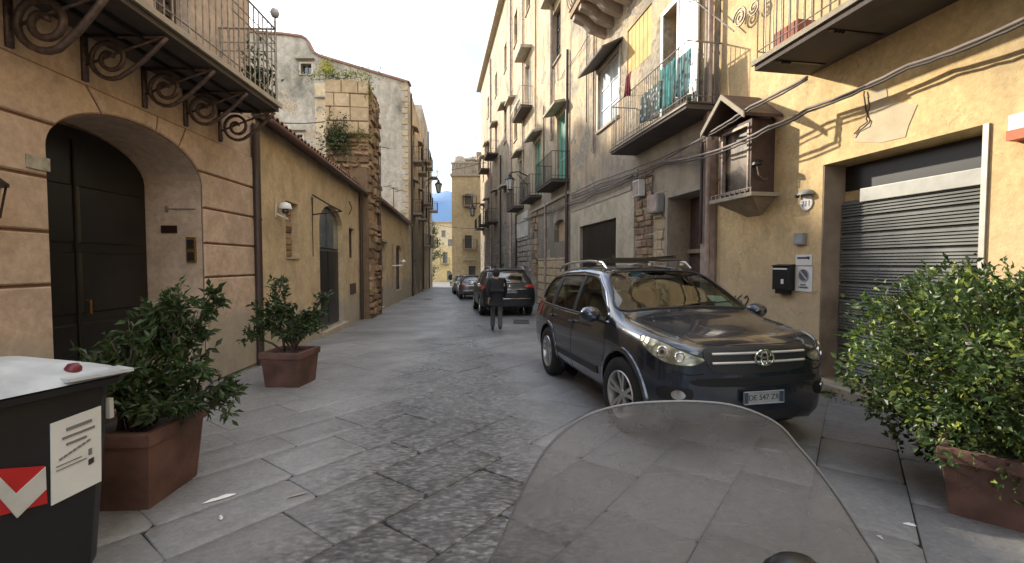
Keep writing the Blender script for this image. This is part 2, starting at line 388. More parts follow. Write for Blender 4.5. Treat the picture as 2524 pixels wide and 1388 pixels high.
# carriageway: basalt slabs
def road_mat(name, joints, gloss=True):
    m, nt, b = mat_base(name); L = nt.links
    geo = N(nt, 'ShaderNodeNewGeometry'); P = geo.outputs['Position']; oi = N(nt, 'ShaderNodeObjectInfo')
    rr = N(nt, 'ShaderNodeMapRange', {'Value': oi.outputs['Random'], 1: 0, 2: 1, 3: .92, 4: 1.08})
    n1 = N(nt, 'ShaderNodeTexNoise', {'Vector': P, 'Scale': .7, 'Detail': 8, 'Roughness': .6})
    r1 = N(nt, 'ShaderNodeValToRGB', {'Fac': n1.outputs[0]}); e = r1.color_ramp.elements
    e[0].position = .3; e[0].color = (.105, .102, .099, 1); e[1].position = .7; e[1].color = (.195, .195, .195, 1)
    n2 = N(nt, 'ShaderNodeTexNoise', {'Vector': P, 'Scale': 28, 'Detail': 8, 'Roughness': .7})
    r2 = N(nt, 'ShaderNodeMapRange', {'Value': n2.outputs[0], 1: .3, 2: .7, 3: .8, 4: 1.2})
    c = N(nt, 'ShaderNodeVectorMath', {0: r1.outputs[0], 1: r2.outputs[0]}, operation='MULTIPLY')
    c = N(nt, 'ShaderNodeVectorMath', {0: c.outputs[0], 1: rr.outputs[0]}, operation='MULTIPLY').outputs[0]
    # chisel pitting, stronger in the worn middle lane, glints of light painted in
    mpp = N(nt, 'ShaderNodeMapping', {'Vector': P, 'Rotation': (0, 0, .65), 'Scale': (19, 38, 22)})
    vo = N(nt, 'ShaderNodeTexVoronoi', {'Vector': mpp.outputs[0], 'Scale': 1.0}, feature='SMOOTH_F1')
    nl = N(nt, 'ShaderNodeTexNoise', {'Vector': P, 'Scale': .55, 'Detail': 3})
    sx_ = N(nt, 'ShaderNodeSeparateXYZ', {0: P}); ax_ = N(nt, 'ShaderNodeMath', {0: sx_.outputs[1], 1: .09, 2: sx_.outputs[0]}, operation='MULTIPLY_ADD')
    ax2 = N(nt, 'ShaderNodeMath', {0: ax_.outputs[0], 1: .25}, operation='ADD'); ab = N(nt, 'ShaderNodeMath', {0: ax2.outputs[0]}, operation='ABSOLUTE')
    ab2 = N(nt, 'ShaderNodeMath', {0: nl.outputs[0], 1: -1.6, 2: ab.outputs[0]}, operation='MULTIPLY_ADD')
    lm = N(nt, 'ShaderNodeMapRange', {'Value': ab2.outputs[0], 1: -.35, 2: .25, 3: 1, 4: .12})
    hh = N(nt, 'ShaderNodeMath', {0: vo.outputs['Distance'], 1: lm.outputs[0]}, operation='MULTIPLY')
    pr = N(nt, 'ShaderNodeMapRange', {'Value': hh.outputs[0], 1: .04, 2: .5, 3: 1.5, 4: .55})
    c = N(nt, 'ShaderNodeVectorMath', {0: c, 1: pr.outputs[0]}, operation='MULTIPLY').outputs[0]
    n7 = N(nt, 'ShaderNodeTexNoise', {'Vector': P, 'Scale': 11, 'Detail': 4, 'Roughness': .75}); r7 = N(nt, 'ShaderNodeMapRange', {'Value': n7.outputs[0], 1: .40, 2: .60, 3: .70, 4: 1.5}); one = N(nt, 'ShaderNodeMix', {0: lm.outputs[0], 2: 1.0, 3: r7.outputs[0]})
    c = N(nt, 'ShaderNodeVectorMath', {0: c, 1: one.outputs[0]}, operation='MULTIPLY').outputs[0]
    hs = N(nt, 'ShaderNodeMath', {0: hh.outputs[0], 1: -1.2, 2: n2.outputs[0]}, operation='MULTIPLY_ADD').outputs[0]
    if joints:
        mj = N(nt, 'ShaderNodeMapping', {'Vector': P, 'Rotation': (0, 0, -.93)})
        bt = N(nt, 'ShaderNodeTexBrick', {'Vector': mj.outputs[0], 'Color1': (1, 1, 1, 1), 'Color2': (.85, .85, .85, 1), 'Mortar': (.55, .55, .55, 1), 'Scale': 1, 'Mortar Size': .006, 'Brick Width': .72, 'Row Height': .46, 'Mortar Smooth': .3})
        c = N(nt, 'ShaderNodeVectorMath', {0: c, 1: bt.outputs[0]}, operation='MULTIPLY').outputs[0]
        hs = N(nt, 'ShaderNodeMath', {0: bt.outputs['Fac'], 1: -1.5, 2: hs}, operation='MULTIPLY_ADD').outputs[0]
    L.new(c, b.inputs['Base Color'])
    ro = N(nt, 'ShaderNodeMapRange', {'Value': n1.outputs[0], 1: .35, 2: .65, 3: .60, 4: .42}); ro = N(nt, 'ShaderNodeMath', {0: lm.outputs[0], 1: -.20, 2: ro.outputs[0]}, operation='MULTIPLY_ADD'); L.new(ro.outputs[0], b.inputs['Roughness'])
    bp = N(nt, 'ShaderNodeBump', {'Height': hs, 'Strength': 1.0, 'Distance': .010}); L.new(bp.outputs[0], b.inputs['Normal'])
    return m
M_road = road_mat('worn_basalt_paving', True); M_pave = road_mat('basalt_slab', False)
M_joint = simple('joint_dirt', (.035, .033, .03), .95, bump=.4)
def leafmat(name, c1, c2, c3=None):
    m, nt, b = mat_base(name); L = nt.links; geo = N(nt, 'ShaderNodeNewGeometry'); oi = N(nt, 'ShaderNodeObjectInfo')
    a = N(nt, 'ShaderNodeMath', {0: geo.outputs['Random Per Island'], 1: oi.outputs['Random']}, operation='ADD'); fr = N(nt, 'ShaderNodeMath', {0: a.outputs[0]}, operation='FRACT')
    r = N(nt, 'ShaderNodeValToRGB', {'Fac': fr.outputs[0]}); e = r.color_ramp.elements; e[0].color = c4(c1); e[1].color = c4(c2); e[1].position = .8
    if c3: x = e.new(.95); x.color = c4(c3)
    nz_ = N(nt, 'ShaderNodeTexNoise', {'Vector': geo.outputs['Position'], 'Scale': 3.5, 'Detail': 3})
    mr = N(nt, 'ShaderNodeMapRange', {'Value': nz_.outputs[0], 1: .35, 2: .65, 3: .65, 4: 1.35})
    c = N(nt, 'ShaderNodeVectorMath', {0: r.outputs[0], 1: mr.outputs[0]}, operation='MULTIPLY')
    L.new(c.outputs[0], b.inputs['Base Color']); b.inputs['Roughness'].default_value = .42
    tr = N(nt, 'ShaderNodeBsdfTranslucent', {'Color': c.outputs[0]}); ms = N(nt, 'ShaderNodeMixShader', {0: .3, 1: b.outputs[0], 2: tr.outputs[0]})
    L.new(ms.outputs[0], nt.nodes['Material Output'].inputs[0]); return m
M_leafd = leafmat('dark_leaf', (.02, .04, .012), (.05, .085, .025)); M_leafb = leafmat('bush_leaf', (.025, .05, .015), (.095, .155, .045), (.30, .36, .07))
M_leafy = leafmat('weed_leaf', (.06, .09, .02), (.3, .32, .05)); M_stem = simple('twig_bark', (.07, .05, .035), .9)
M_terra = simple('terracotta_pot', (.12, .062, .048), .8, var=.45, vs=4, bump=.2)
M_mount = plaster('hill_haze_blue', [(.13, .22, .36), (.18, .28, .43)], scale=.004, streak=0, crack=False, bump=.1)  # blue of distance haze put into the hill's surface colour

# ------------------------------------------------------------ building helpers
def quad(W, L, Rr, d=0):
    """opening seen in the photo: L=(x, ytop, ybottom) of its left edge, Rr the same of its right edge"""
    a = W.at(L[0], L[1], d); b = W.at(L[0], L[2], d); c = W.at(Rr[0], Rr[1], d); e = W.at(Rr[0], Rr[2], d)
    return min(a[0], c[0]), max(a[0], c[0]), (b[1] + e[1]) / 2, (a[1] + c[1]) / 2
class Bld:
    def __init__(s, name, label, W, outer, mat, thick, cat='building', group=None):
        s.W = W; s.outer = outer; s.mat = mat; s.thick = thick; s.holes = []; s.dep = []
        m = sum(a for a, z in outer) / len(outer); base = W.p(m, min(z for a, z in outer), -1)
        s.root = thing(name, label, cat, base, 0, group)
    def hole(s, poly, dep): s.holes.append(poly); s.dep.append(dep)
    def finish(s, name='wall'):
        bm = wall_mesh(s.W, s.outer, s.holes, s.dep, s.thick)
        s.wall = bm_obj(bm, name, s.mat, s.root); return s.wall
    def part(s, mb, name, mat, **k): return mb.build(name, mat, s.root, **k)
    def window(s, s0, s1, z0, z1, dep=.16, frame=None, pane=None, nx=2, ny=3, hole=True, surround=None, fw=.05, sill=True, arch=0, name='window'):
        W = s.W; frame = frame or M_wood; pane = pane or M_pane
        poly = rectp(s0, s1, z0, z1) if not arch else arched(s0, s1, z0, z1 - arch, z1)
        if hole: s.hole(poly, dep + .06)
        d1 = -dep + .03; d0 = -dep - .03
        if not hole: d0, d1 = .002, .05
        m = MB(); e = .004
        if arch:
            inn = inset_poly(poly, fw); n = len(poly); po = inset_poly(poly, e)
            vs = [W.p(a, z, d1) for a, z in po] + [W.p(a, z, d1) for a, z in inn] + [W.p(a, z, d0) for a, z in inn]
            m.add(vs, [(i, (i + 1) % n, n + (i + 1) % n, n + i) for i in range(n)] + [(n + i, n + (i + 1) % n, 2 * n + (i + 1) % n, 2 * n + i) for i in range(n)])
        else:
            m.wbox(W, s0 + e, s0 + fw, z0 + e, z1 - e, d0, d1); m.wbox(W, s1 - fw, s1 - e, z0 + e, z1 - e, d0, d1)
            m.wbox(W, s0 + fw, s1 - fw, z0 + e, z0 + fw, d0, d1 - .002); m.wbox(W, s0 + fw, s1 - fw, z1 - fw, z1 - e, d0, d1 - .002)
        w = s.part(m, name, frame)
        m = MB()
        for i in range(1, nx): x = s0 + (s1 - s0) * i / nx; m.wbox(W, x - .02, x + .02, z0 + fw, z1 - fw, d0 + .01, d1 - .006)
        for j in range(1, ny): z = z0 + (z1 - z0) * j / ny; m.wbox(W, s0 + fw, s1 - fw, z - .016, z + .016, d0 + .012, d1 - .01)
        if m.v: m.build('muntin', frame, w)
        m = MB(); m.wbox(W, s0 + fw * .6, s1 - fw * .6, z0 + fw * .6, z1 - fw * .6, d0 + .012, d0 + .024)
        if arch: m = MB(); q = inset_poly(poly, fw * .6); m.prism([W.p(a, z, d0 + .024) for a, z in q], [W.p(a, z, d0 + .012) for a, z in q])
        m.build('pane', pane, w)
        if sill and not arch:
            m = MB(); m.wbox(W, s0 - .06, s1 + .06, z0 - .07, z0 - .002, -.02, .07); m.build('sill', M_dressed, w)
        if surround:
            m = MB(); t = .1
            m.wbox(W, s0 - t, s0 - .002, z0, z1, -.02, .025); m.wbox(W, s1 + .002, s1 + t, z0, z1, -.02, .025); m.wbox(W, s0 - t, s1 + t, z1 + .002, z1 + t, -.02, .028)
            m.build('surround', surround, w)
        return w
    def shutter_door(s, s0, s1, z0, z1, mat, dep=.14, n=14, glass_top=0.0):
        """tall french window closed with two slatted leaves"""
        W = s.W; s.hole(rectp(s0, s1, z0, z1), dep + .05); fr = MB(); e = .004; f = .05; D0, D1 = -dep - .03, -dep + .02
        fr.wbox(W, s0 + e, s0 + f, z0 + e, z1 - e, D0, D1); fr.wbox(W, s1 - f, s1 - e, z0 + e, z1 - e, D0, D1); fr.wbox(W, s0 + f, s1 - f, z1 - f, z1 - e, D0, D1 - .002)
        w = s.part(fr, 'window', mat); c = (s0 + s1) / 2
        for a, b in ((s0 + f, c - .006), (c + .006, s1 - f)):
            m = MB(); m.wbox(W, a, a + .05, z0 + .02, z1 - f, D0, D1 - .006); m.wbox(W, b - .05, b, z0 + .02, z1 - f, D0, D1 - .006)
            m.wbox(W, a + .05, b - .05, z0 + .02, z0 + .12, D0, D1 - .008); m.wbox(W, a + .05, b - .05, z0 + 1.0, z0 + 1.07, D0, D1 - .008)
            k = int((z1 - z0) / .09)
            for i in range(k):
                z = z0 + .13 + (z1 - z0 - .2) * i / k; P = W.p
                m.hexa([P(a + .05, z, D1 - .03), P(b - .05, z, D1 - .03), P(b - .05, z, D1 - .012), P(a + .05, z, D1 - .012), P(a + .05, z + .055, D0 + .0), P(b - .05, z + .055, D0 + .0), P(b - .05, z + .06, D0 + .012), P(a + .05, z + .06, D0 + .012)])
            m.build('shutter', mat, w)
        return w
    def hood(s, s0, s1, z, p=.45, th=.07, mat=None, tilt=.12):
        W = s.W; m = MB(); P = W.p
        m.hexa([P(s0, z, 0), P(s1, z, 0), P(s1, z - tilt, p), P(s0, z - tilt, p), P(s0, z + th, 0), P(s1, z + th, 0), P(s1, z + th - tilt, p), P(s0, z + th - tilt, p)])
        return s.part(m, 'window_hood', mat or M_dressed)
    def balcony(s, s0, s1, z, p, h=1.0, sp=.13, mslab=None, mrail=None, th=.09, posts=True, corbel=None, bulge=False, rot_r=.009, low_rail=True):
        W = s.W; mslab = mslab or M_slab; mrail = mrail or M_iron; m = MB(); m.wbox(W, s0, s1, z - th, z, .003, p)
        m.wbox(W, s0 - .03, s1 + .03, z + .002, z + .03, .003, p + .03)
        sl = s.part(m, 'balcony', mslab)
        bar = MB()
        if bulge: bar.tube([(0, 0, 0), (0, .07, .12), (0, .12, .28), (0, .07, .5), (0, 0, .7), (0, 0, h)], rot_r, 5)
        else: bar.tube([(0, 0, 0), (0, 0, h)], rot_r, 5)
        bm_ = bar.mesh('baluster', mrail)
        zz = z + .03; ra = W.rot()
        def put(a, d, rz): link('baluster', bm_, sl, W.p(a, zz, d), (0, 0, rz))
        n = max(2, int((s1 - s0) / sp)); out = math.atan2(W.n.y, W.n.x) - pi / 2
        for i in range(n + 1): put(s0 + .02 + (s1 - s0 - .04) * i / n, p - .02, out)
        k = max(1, int(p / sp))
        for i in range(k):
            d = .02 + (p - .04) * i / k
            put(s0 + .02, d, out + pi / 2 if bulge else 0); put(s1 - .02, d, out - pi / 2 if bulge else 0)
        m = MB(); r = .014
        for hh in ([h, .12] if low_rail else [h]):
            q = [W.p(s0 + .02, zz + hh, .0), W.p(s0 + .02, zz + hh, p - .02), W.p(s1 - .02, zz + hh, p - .02), W.p(s1 - .02, zz + hh, .0)]
            for a, b in zip(q, q[1:]): m.tube([a, b], r if hh == h else .008, 6)
        m.build('handrail', mrail, sl)
        if corbel:
            nc, cl, ch = corbel
            for i in range(nc):
                a = s0 + .15 + (s1 - s0 - .3) * i / (nc - 1); m = MB(); P = W.p; t = .09
                pr = [(0, z - th - .002), (cl, z - th - .002), (cl, z - th - .07), (cl * .55, z - th - ch * .45), (cl * .35, z - th - ch * .8), (.0, z - th - ch)]
                m.prism([P(a - t, zz_, d) for d, zz_ in pr], [P(a + t, zz_, d) for d, zz_ in pr]); m.build('corbel', mslab, sl)
        return sl
    def pipe(s, a, z0, z1, r=.045, d=None, mat=None, name='drainpipe', clamps=True):
        W = s.W; d = d or r + .03; m = MB(); m.smooth = True; m.tube([W.p(a, z1, d), W.p(a, z0, d)], r, 10); o = s.part(m, name, mat or M_pipe, smooth=True); autosmooth(o)
        if clamps:
            z = z0 + .8
            while z < z1:
                m = MB(); m.lathe(W.p(a, z, d), [(r + .001, -.02), (r + .008, -.02), (r + .008, .02), (r + .001, .02)], 10); m.build('pipe_clamp', mat or M_pipe, o); z += 1.6
        return o
def masonry(W, s0, s1, z0, z1, ch, ln, d0, proud, parent, name, mat, joined=False, gap=.008, limit=9999, keep=None, irregular=0):
    """courses of single stones laid on a wall"""
    z = z0; cnt = 0; J = MB()
    while z < z1 - .03:
        h = min(U(*ch), z1 - z); a = s0 - U(0, ln[0] * .6)
        while a < s1:
            l = U(*ln); x0 = max(a, s0); x1 = min(a + l, s1); a += l
            if x1 - x0 < .05: continue
            if keep and not keep((x0 + x1) / 2, z + h / 2): continue
            j = irregular
            poly = [(x0 + U(0, j), z + U(0, j)), (x1 - U(0, j), z + U(0, j)), (x1 - U(0, j), z + h - U(0, j)), (x0 + U(0, j), z + h - U(0, j))]
            m = J if joined else MB(); panel(m, W, poly, d0 - .02, d0 + U(*proud), gap, min(.02, h * .12)); cnt += 1
            if not joined: m.build(name, mat, parent)
        z += h
    if joined: J.build(name, mat, parent, kind='stuff')
    return cnt
def tile_mesh(l=.46, r0=.095, r1=.08, n=6):
    m = MB(); vs = []
    for y, r in ((0, r0), (l, r1)):
        for t in (0, .018):
            for k in range(n + 1): a = pi * k / n; vs.append((-(r - t) * cos(a), y, (r - t) * sin(a)))
    q = n + 1; fs = []
    for k in range(n):
        fs += [(k, k + 1, 2 * q + k + 1, 2 * q + k), (q + k, 3 * q + k, 3 * q + k + 1, q + k + 1), (k, q + k, q + k + 1, k + 1), (2 * q + k, 2 * q + k + 1, 3 * q + k + 1, 3 * q + k)]
    m.add(vs, fs); return m.mesh('tile', M_tile)
TILE = tile_mesh()
def tiled_roof(b, s0, s1, z, slope, rows, over=.16, pitch_w=.205, back=None):
    W = b.W; back = back or rows * .36 + .4; P = W.p; m = MB()
    m.hexa([P(s0, z - .06, over), P(s1, z - .06, over), P(s1, z - .06 + slope * (back + over), -back), P(s0, z - .06 + slope * (back + over), -back),
            P(s0, z, over), P(s1, z, over), P(s1, z + slope * (back + over), -back), P(s0, z + slope * (back + over), -back)])
    rf = b.part(m, 'roof', M_wood); ang = math.atan(slope); up = (-W.n * cos(ang) + Vector((0, 0, sin(ang)))).normalized()
    X = W.u.copy(); Z = X.cross(up).normalized()
    if Z.z < 0: X = -X; Z = X.cross(up).normalized()
    n = int((s1 - s0) / pitch_w)
    for r in range(rows):
        for i in range(n):
            a = s0 + pitch_w * (i + .5); d = over + .03 - r * .36 * cos(ang)
            rot = Matrix((X, up, Z)).transposed().to_3x3() @ Matrix.Rotation(U(-.05, .05), 3, 'Z') @ Matrix.Rotation(U(-.03, .05), 3, 'X')
            link('tile', TILE, rf, P(a, z + slope * (r * .36) + .005 + U(0, .015), d), rot.to_euler())
    return rf
def spiral_pts(f, r, turns=1.6, n=26, start=0, dirn=1):
    out = []
    for i in range(n + 1):
        t = i / n; a = start + dirn * turns * 2 * pi * t; rr = r * (1 - t) ** .8 * .88 + r * .12; out.append(f(rr * cos(a), rr * sin(a)))
    return out
def text_obj(txt, size, W, s, z, d, mat, parent=None, name='lettering', flip=1, ext=.002, shear=0):
    cu = bpy.data.curves.new('txt', 'FONT'); cu.body = txt; cu.size = size; cu.extrude = ext; cu.align_x = 'CENTER'; cu.align_y = 'CENTER'
    t = bpy.data.objects.new('txt', cu); COL.objects.link(t)
    dg = bpy.context.evaluated_depsgraph_get(); me = bpy.data.meshes.new_from_object(t.evaluated_get(dg)); bpy.data.objects.remove(t)
    me.name = name; me.materials.clear(); me.materials.append(mat)
    right = Vector((0, 0, 1)).cross(W.n).normalized()      # reader faces -n
    rot = Matrix((right, Vector((0, 0, 1)), W.n)).transposed().to_3x3().to_euler()
    return link(name, me, parent, W.p(s, z, d), rot)

# ------------------------------------------------------------ ground, road, paving
m = MB(); m.box((-3000, -200, -2.4), (3000, 4500, -1.4)); m.build('ground', simple('earth', (.13, .11, .08), .95), kind='structure')
m = MB(); YS = [-14, 0, 10.6]
def strip(y0, y1, off, x0=-26, x1=22, th=.3): m.hexa([(x0, y0, gz(y0) + off - th), (x1, y0, gz(y0) + off - th), (x1, y1, gz(y1) + off - th), (x0, y1, gz(y1) + off - th), (x0, y0, gz(y0) + off), (x1, y0, gz(y0) + off), (x1, y1, gz(y1) + off), (x0, y1, gz(y1) + off)])
strip(9.6, 66, -.004); road = m.build('road', M_road, kind='structure')
m = MB(); strip(-14, 9.6, -.012); bed = m.build('road_bed', M_joint, road)
# single slabs of the carriageway, laid diagonally
u_ = Vector((.6, .8)); v_ = Vector((.8, -.6)); cnt = 0
def in_road(x, y): return -4.62 - .02 * y < x < 5.5 - .17 * y and 1.1 < y < 10.9
rng = random.Random(5); b0 = -9.0
CF = Vector((-1.9, 2.9))
while b0 < 9:
    wd = rng.uniform(.44, .62); a0 = -4 - rng.uniform(0, .6)
    while a0 < 13:
        ln = rng.uniform(.6, 1.1); c = u_ * (a0 + ln / 2) + v_ * (b0 + wd / 2)
        near = c.y < 4.4
        if in_road(c.x, c.y):
            g = .0035 if c.y < 3.9 else .0008; jt = lambda: rng.uniform(-.006, .006) if near else rng.uniform(-.002, .002)
            p = [u_ * (a0 + g) + v_ * (b0 + g), u_ * (a0 + ln - g) + v_ * (b0 + g), u_ * (a0 + ln - g) + v_ * (b0 + wd - g), u_ * (a0 + g) + v_ * (b0 + wd - g)]
            p = [Vector((q.x + jt(), q.y + jt())) for q in p]; cc = sum(p, Vector((0, 0))) / 4
            # nip the corners
            q8 = []
            for i in range(4):
                A, B, C = p[i - 1], p[i], p[(i + 1) % 4]; k = rng.uniform(.006, .05) if near else .006
                q8 += [B + (A - B).normalized() * k, B + (C - B).normalized() * k * rng.uniform(.5, 1)]
            tilt = (rng.uniform(-.005, .005), rng.uniform(-.005, .005)); h0 = rng.uniform(-.001, .004); mb = MB(); n8 = 8
            def top(q, k, dz=0): q2 = cc + (q - cc) * k; return (q2.x, q2.y, gz(q2.y) + h0 + dz + (q2.x - cc.x) * tilt[0] + (q2.y - cc.y) * tilt[1])
            vs = [top(q, 1, -.05) for q in q8] + [top(q, 1, -.004 if near else -.001) for q in q8] + [top(q, .984, 0) for q in q8] + [top(q, .6, .002) for q in q8]
            fs = [tuple(range(24, 32))]
            for r_ in range(3):
                for i in range(8): fs.append((r_ * 8 + i, r_ * 8 + (i + 1) % 8, r_ * 8 + 8 + (i + 1) % 8, r_ * 8 + 8 + i))
            mb.add(vs, fs); o = mb.build('paving_stone', M_pave, road, smooth=True); cnt += 1
        a0 += ln
    b0 += wd
print('paving stones', cnt)

# ------------------------------------------------------------ near left building: cream channelled facade
S = L1.sy; aL, aR = L1.at(128, 800)[0], L1.at(500, 650)[0]
ZS, ZT = 2.66, 3.17; ac = (aL + aR) / 2; ha = (aR - aL) / 2
b = Bld('cream_building', 'cream rusticated building with a dark arched doorway and iron balcony', L1, rectp(S(-12), S(7.54), -.4, 11), M_cream, 5)
b.hole(arched(aL, aR, gz(5) + .02, ZS, ZT, 20), .78)
z1_ = [-.05, 1.43, 1.90, 2.38, 2.86, 3.36]
def I(t): return (ac + ha * cos(t), ZS + (ZT - ZS) * sin(t))
def arc(t0, t1, n=7): return [I(t0 + (t1 - t0) * i / n) for i in range(n + 1)]
tR = math.asin((2.86 - ZS) / (ZT - ZS)); tL = pi - tR
JM = MB()
def blk(poly, pr=.03):
    JM.prism([L1.p(a, z, .004) for a, z in poly], [L1.p(a, z, -.004) for a, z in poly]); mb = MB(); panel(mb, L1, poly, -.015, pr, .013, .014); b.part(mb, 'block', M_cream)
sE = S(7.54)
def tjoint(px, py):
    a, z = L1.at(px, py); return math.atan2((z - ZS) / (ZT - ZS), (a - ac) / ha)
for zi in range(4):
    za, zb = z1_[zi], z1_[zi + 1]
    if zb <= ZS:
        ends_l = [(aL - .0, za), (aL, zb)]; ends_r = [(aR, za), (aR, zb)]
        blk([ends_r[0], (sE, za), (sE, zb), ends_r[1]])
    else:
        blk([(aR, za), (sE, za), (sE, zb)] + [I(tR * (1 - i / 4)) for i in range(0, 4)][0:4] + [(aR, ZS)])
    x = aL; first = True; off = (.95, .55, 1.05, .7)[zi]
    while x > -3:
        x0 = x - (off if first else 1.3)
        if zb > ZS and first: blk([(x0, za), (aL, za), (aL, ZS)] + [I(pi - tR * i / 4) for i in range(1, 5)] + [(x0, zb)])
        else: blk([(x0, za), (x, za), (x, zb), (x0, zb)])
        x = x0; first = False
t1, t2, t3 = tjoint(272, 318), tjoint(378, 335), tjoint(430, 368)
J1, J2, J3 = [(L1.at(*q)[0], 3.36) for q in ((205, 205), (385, 290), (455, 322))]
blk([I(tL)] + arc(tL, t1)[1:] + [J1, (J1[0] - 1.4, 3.36), (J1[0] - 1.4, 2.86)])
blk(arc(t1, t2) + [J2, J1]); blk(arc(t2, t3, 4) + [J3, J2]); blk(arc(t3, tR, 6) + [(sE, 2.86), (sE, 3.36), J3])
x = J1[0] - 1.4
while x > -3: blk([(x - 1.2, 2.86), (x, 2.86), (x, 3.36), (x - 1.2, 3.36)]); x -= 1.2
JM.build('joint_mortar', M_groove, b.root, kind='stuff')
# vertical stub courses above
xs = [L1.at(px, 300)[0] for px in (540, 455, 355, 210)]
# door in the arch
q = arched(aL + .03, aR - .03, gz(5) + .03, ZS, ZT - .03, 18)
mb = MB(); mb.prism([L1.p(a, z, -.72) for a, z in q], [L1.p(a, z, -.777) for a, z in q]); dr = b.part(mb, 'door', M_door)
for a0_, a1_ in ((aL + .12, ac - .03), (ac + .03, aR - .12)):
    for za, zb in ((.15, .95), (1.05, 1.75), (1.85, 2.5)): mb = MB(); panel(mb, L1, rectp(a0_, a1_, za, zb), -.73, -.695, .0, .02); mb.build('door_panel', M_door, dr)
mb = MB(); mb.wbox(L1, ac - .012, ac + .012, .05, 3.0, -.725, -.70); mb.build('door_seam', M_dark, dr)
mb = MB(); mb.tube([L1.p(ac + .09, 1.05, -.70), L1.p(ac + .09, 1.05, -.65), L1.p(ac + .09, 1.2, -.65), L1.p(ac + .09, 1.2, -.70)], .012, 6); mb.build('handle', M_gold, dr)
mb = MB(); mb.wbox(L1, aL - .02, aR + .02, gz(5) - .05, gz(5) + .06, -.77, .06); b.part(mb, 'threshold', M_dressed)
# upper openings behind the railing
for px0, px1 in ((385, 470),):
    a0_, a1_ = L1.at(px0, 60)[0], L1.at(px1, 60)[0]
    b.shutter_door(a0_, a1_, 3.98, 6.3, M_wood, dep=.2)
b.shutter_door(2.4, 3.5, 3.98, 6.3, M_wood, dep=.2)
b.finish()
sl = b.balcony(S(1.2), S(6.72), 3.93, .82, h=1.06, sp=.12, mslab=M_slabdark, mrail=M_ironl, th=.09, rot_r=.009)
mb = MB()
mb.wbox(L1, S(1.2) - .035, S(6.755), 3.90, 3.962, .825, .86); mb.build('slab_edge', M_dressed, sl)
# mid panel squares in the railing and corner post
mb = MB(); e_ = S(6.70)
for hh in (.86, .74): mb.tube([L1.p(e_ - 1.1, 3.96 + hh, .80), L1.p(e_, 3.96 + hh, .80), L1.p(e_, 3.96 + hh, .0)], .008, 5)
mb.tube([L1.p(e_, 3.96, .80), L1.p(e_, 5.14, .80)], .016, 6); mb.build('panel_rail', M_ironl, sl)
def scroll_bracket(W, a, zt, p, rad, parent, mat, leg=.45, w=.022):
    """iron console: wall leg, scroll, S-curve out to the lip of the slab"""
    m_ = MB(); m_.smooth = True
    def f(cx, cz): return lambda x, z: W.p(a, cz + z, cx + x)
    m_.wbox(W, a - .028, a + .028, zt - leg, zt, .003, .03)
    cx, cz = rad + .05, zt - .17 - rad * .3
    sp_ = spiral_pts(f(cx, cz), rad, 1.75, 34, start=-pi * .35, dirn=-1)
    tail = [W.p(a, cz - rad * .82 + (k / 7) ** 1.3 * (zt - .02 - (cz - rad * .82)), cx + rad * .46 + (p - cx - rad * .5) * (k / 7)) for k in range(7, 0, -1)]
    m_.tube(tail + sp_, w, 6)
    m_.tube([W.p(a, zt - .02, .02), W.p(a, zt - .02, p - .03)], .018, 5)
    m_.tube([W.p(a, zt - .3, .02), W.p(a, zt - .16, p * .45), W.p(a, zt - .03, p * .9)], .014, 5)
    return m_.build('bracket', mat, parent)
for i, px in enumerate((540, 455, 355, 210)):
    scroll_bracket(L1, L1.at(px, 300)[0], 3.835, .8, .2, sl, M_scroll)
scroll_bracket(L1, L1.at(18, 100)[0], 3.835, .8, .24, sl, M_scroll, w=.03)
mb = MB()
for dd in (.3, .55):
    mb.wbox(L1, S(1.3), S(6.67), 3.79, 3.838, dd, dd + .03)
mb.build('floor_beam', M_iron, sl)
b.pipe(L1.at(627, 600)[0] - .02, -.05, 3.9, r=.062, d=.07, mat=M_pipe)
def place_box(name, label, cat, W, s0, s1, z0, z1, d0, d1, mat, group=None, bevel=.004):
    t = thing(name, label, cat, W.p((s0 + s1) / 2, z0, d0), 0, group); return t
# intercom and name plates in the reveal: the reveal's far cheek faces back along the street
RV = Wall((L1.p(aR, 0, 0).x, L1.p(aR, 0, 0).y), (-L1.n.x, -L1.n.y), 1); RV.n = -L1.u
def rvrect(x0, y0, x1, y1): return RV.rect(x0, y0, x1, y1)
s0, s1, z0, z1 = rvrect(461, 585, 486, 648)
t = thing('intercom', 'brass intercom panel with two dark push plates in the doorway reveal', 'intercom', RV.p(s0, z0, 0))
mb = MB(); mb.wbox(RV, s0, s1, z0, z1, .003, .03); mb.build('face_plate', M_gold, t, bevel=.004)
for k in (.08, .56): mb = MB(); mb.wbox(RV, s0 + .02, s1 - .02, z0 + (z1 - z0) * k, z0 + (z1 - z0) * (k + .34), .031, .036); mb.build('button_plate', M_dark, t)
s0, s1, z0, z1 = rvrect(398, 556, 438, 575); mb = MB(); mb.wbox(RV, s0, s1, z0, z1, .003, .016)
mb.build('name_plate', M_gold and simple('bronze_plate', (.05, .02, .015), .4, .5), label='small dark bronze name plate on the arch reveal left of the intercom', cat='name plate', bevel=.003)
s0, s1, z0, z1 = rvrect(410, 512, 484, 519); mb = MB(); mb.tube([RV.p(s0, (z0 + z1) / 2, .02), RV.p(s1, (z0 + z1) / 2, .02)], .007, 6)
mb.wbox(RV, s1 - .03, s1, z0 - .02, z1 + .02, .003, .03); mb.build('door_hook', M_ironl, label='thin iron rod hook on the arch reveal above the bronze plate', cat='hook')
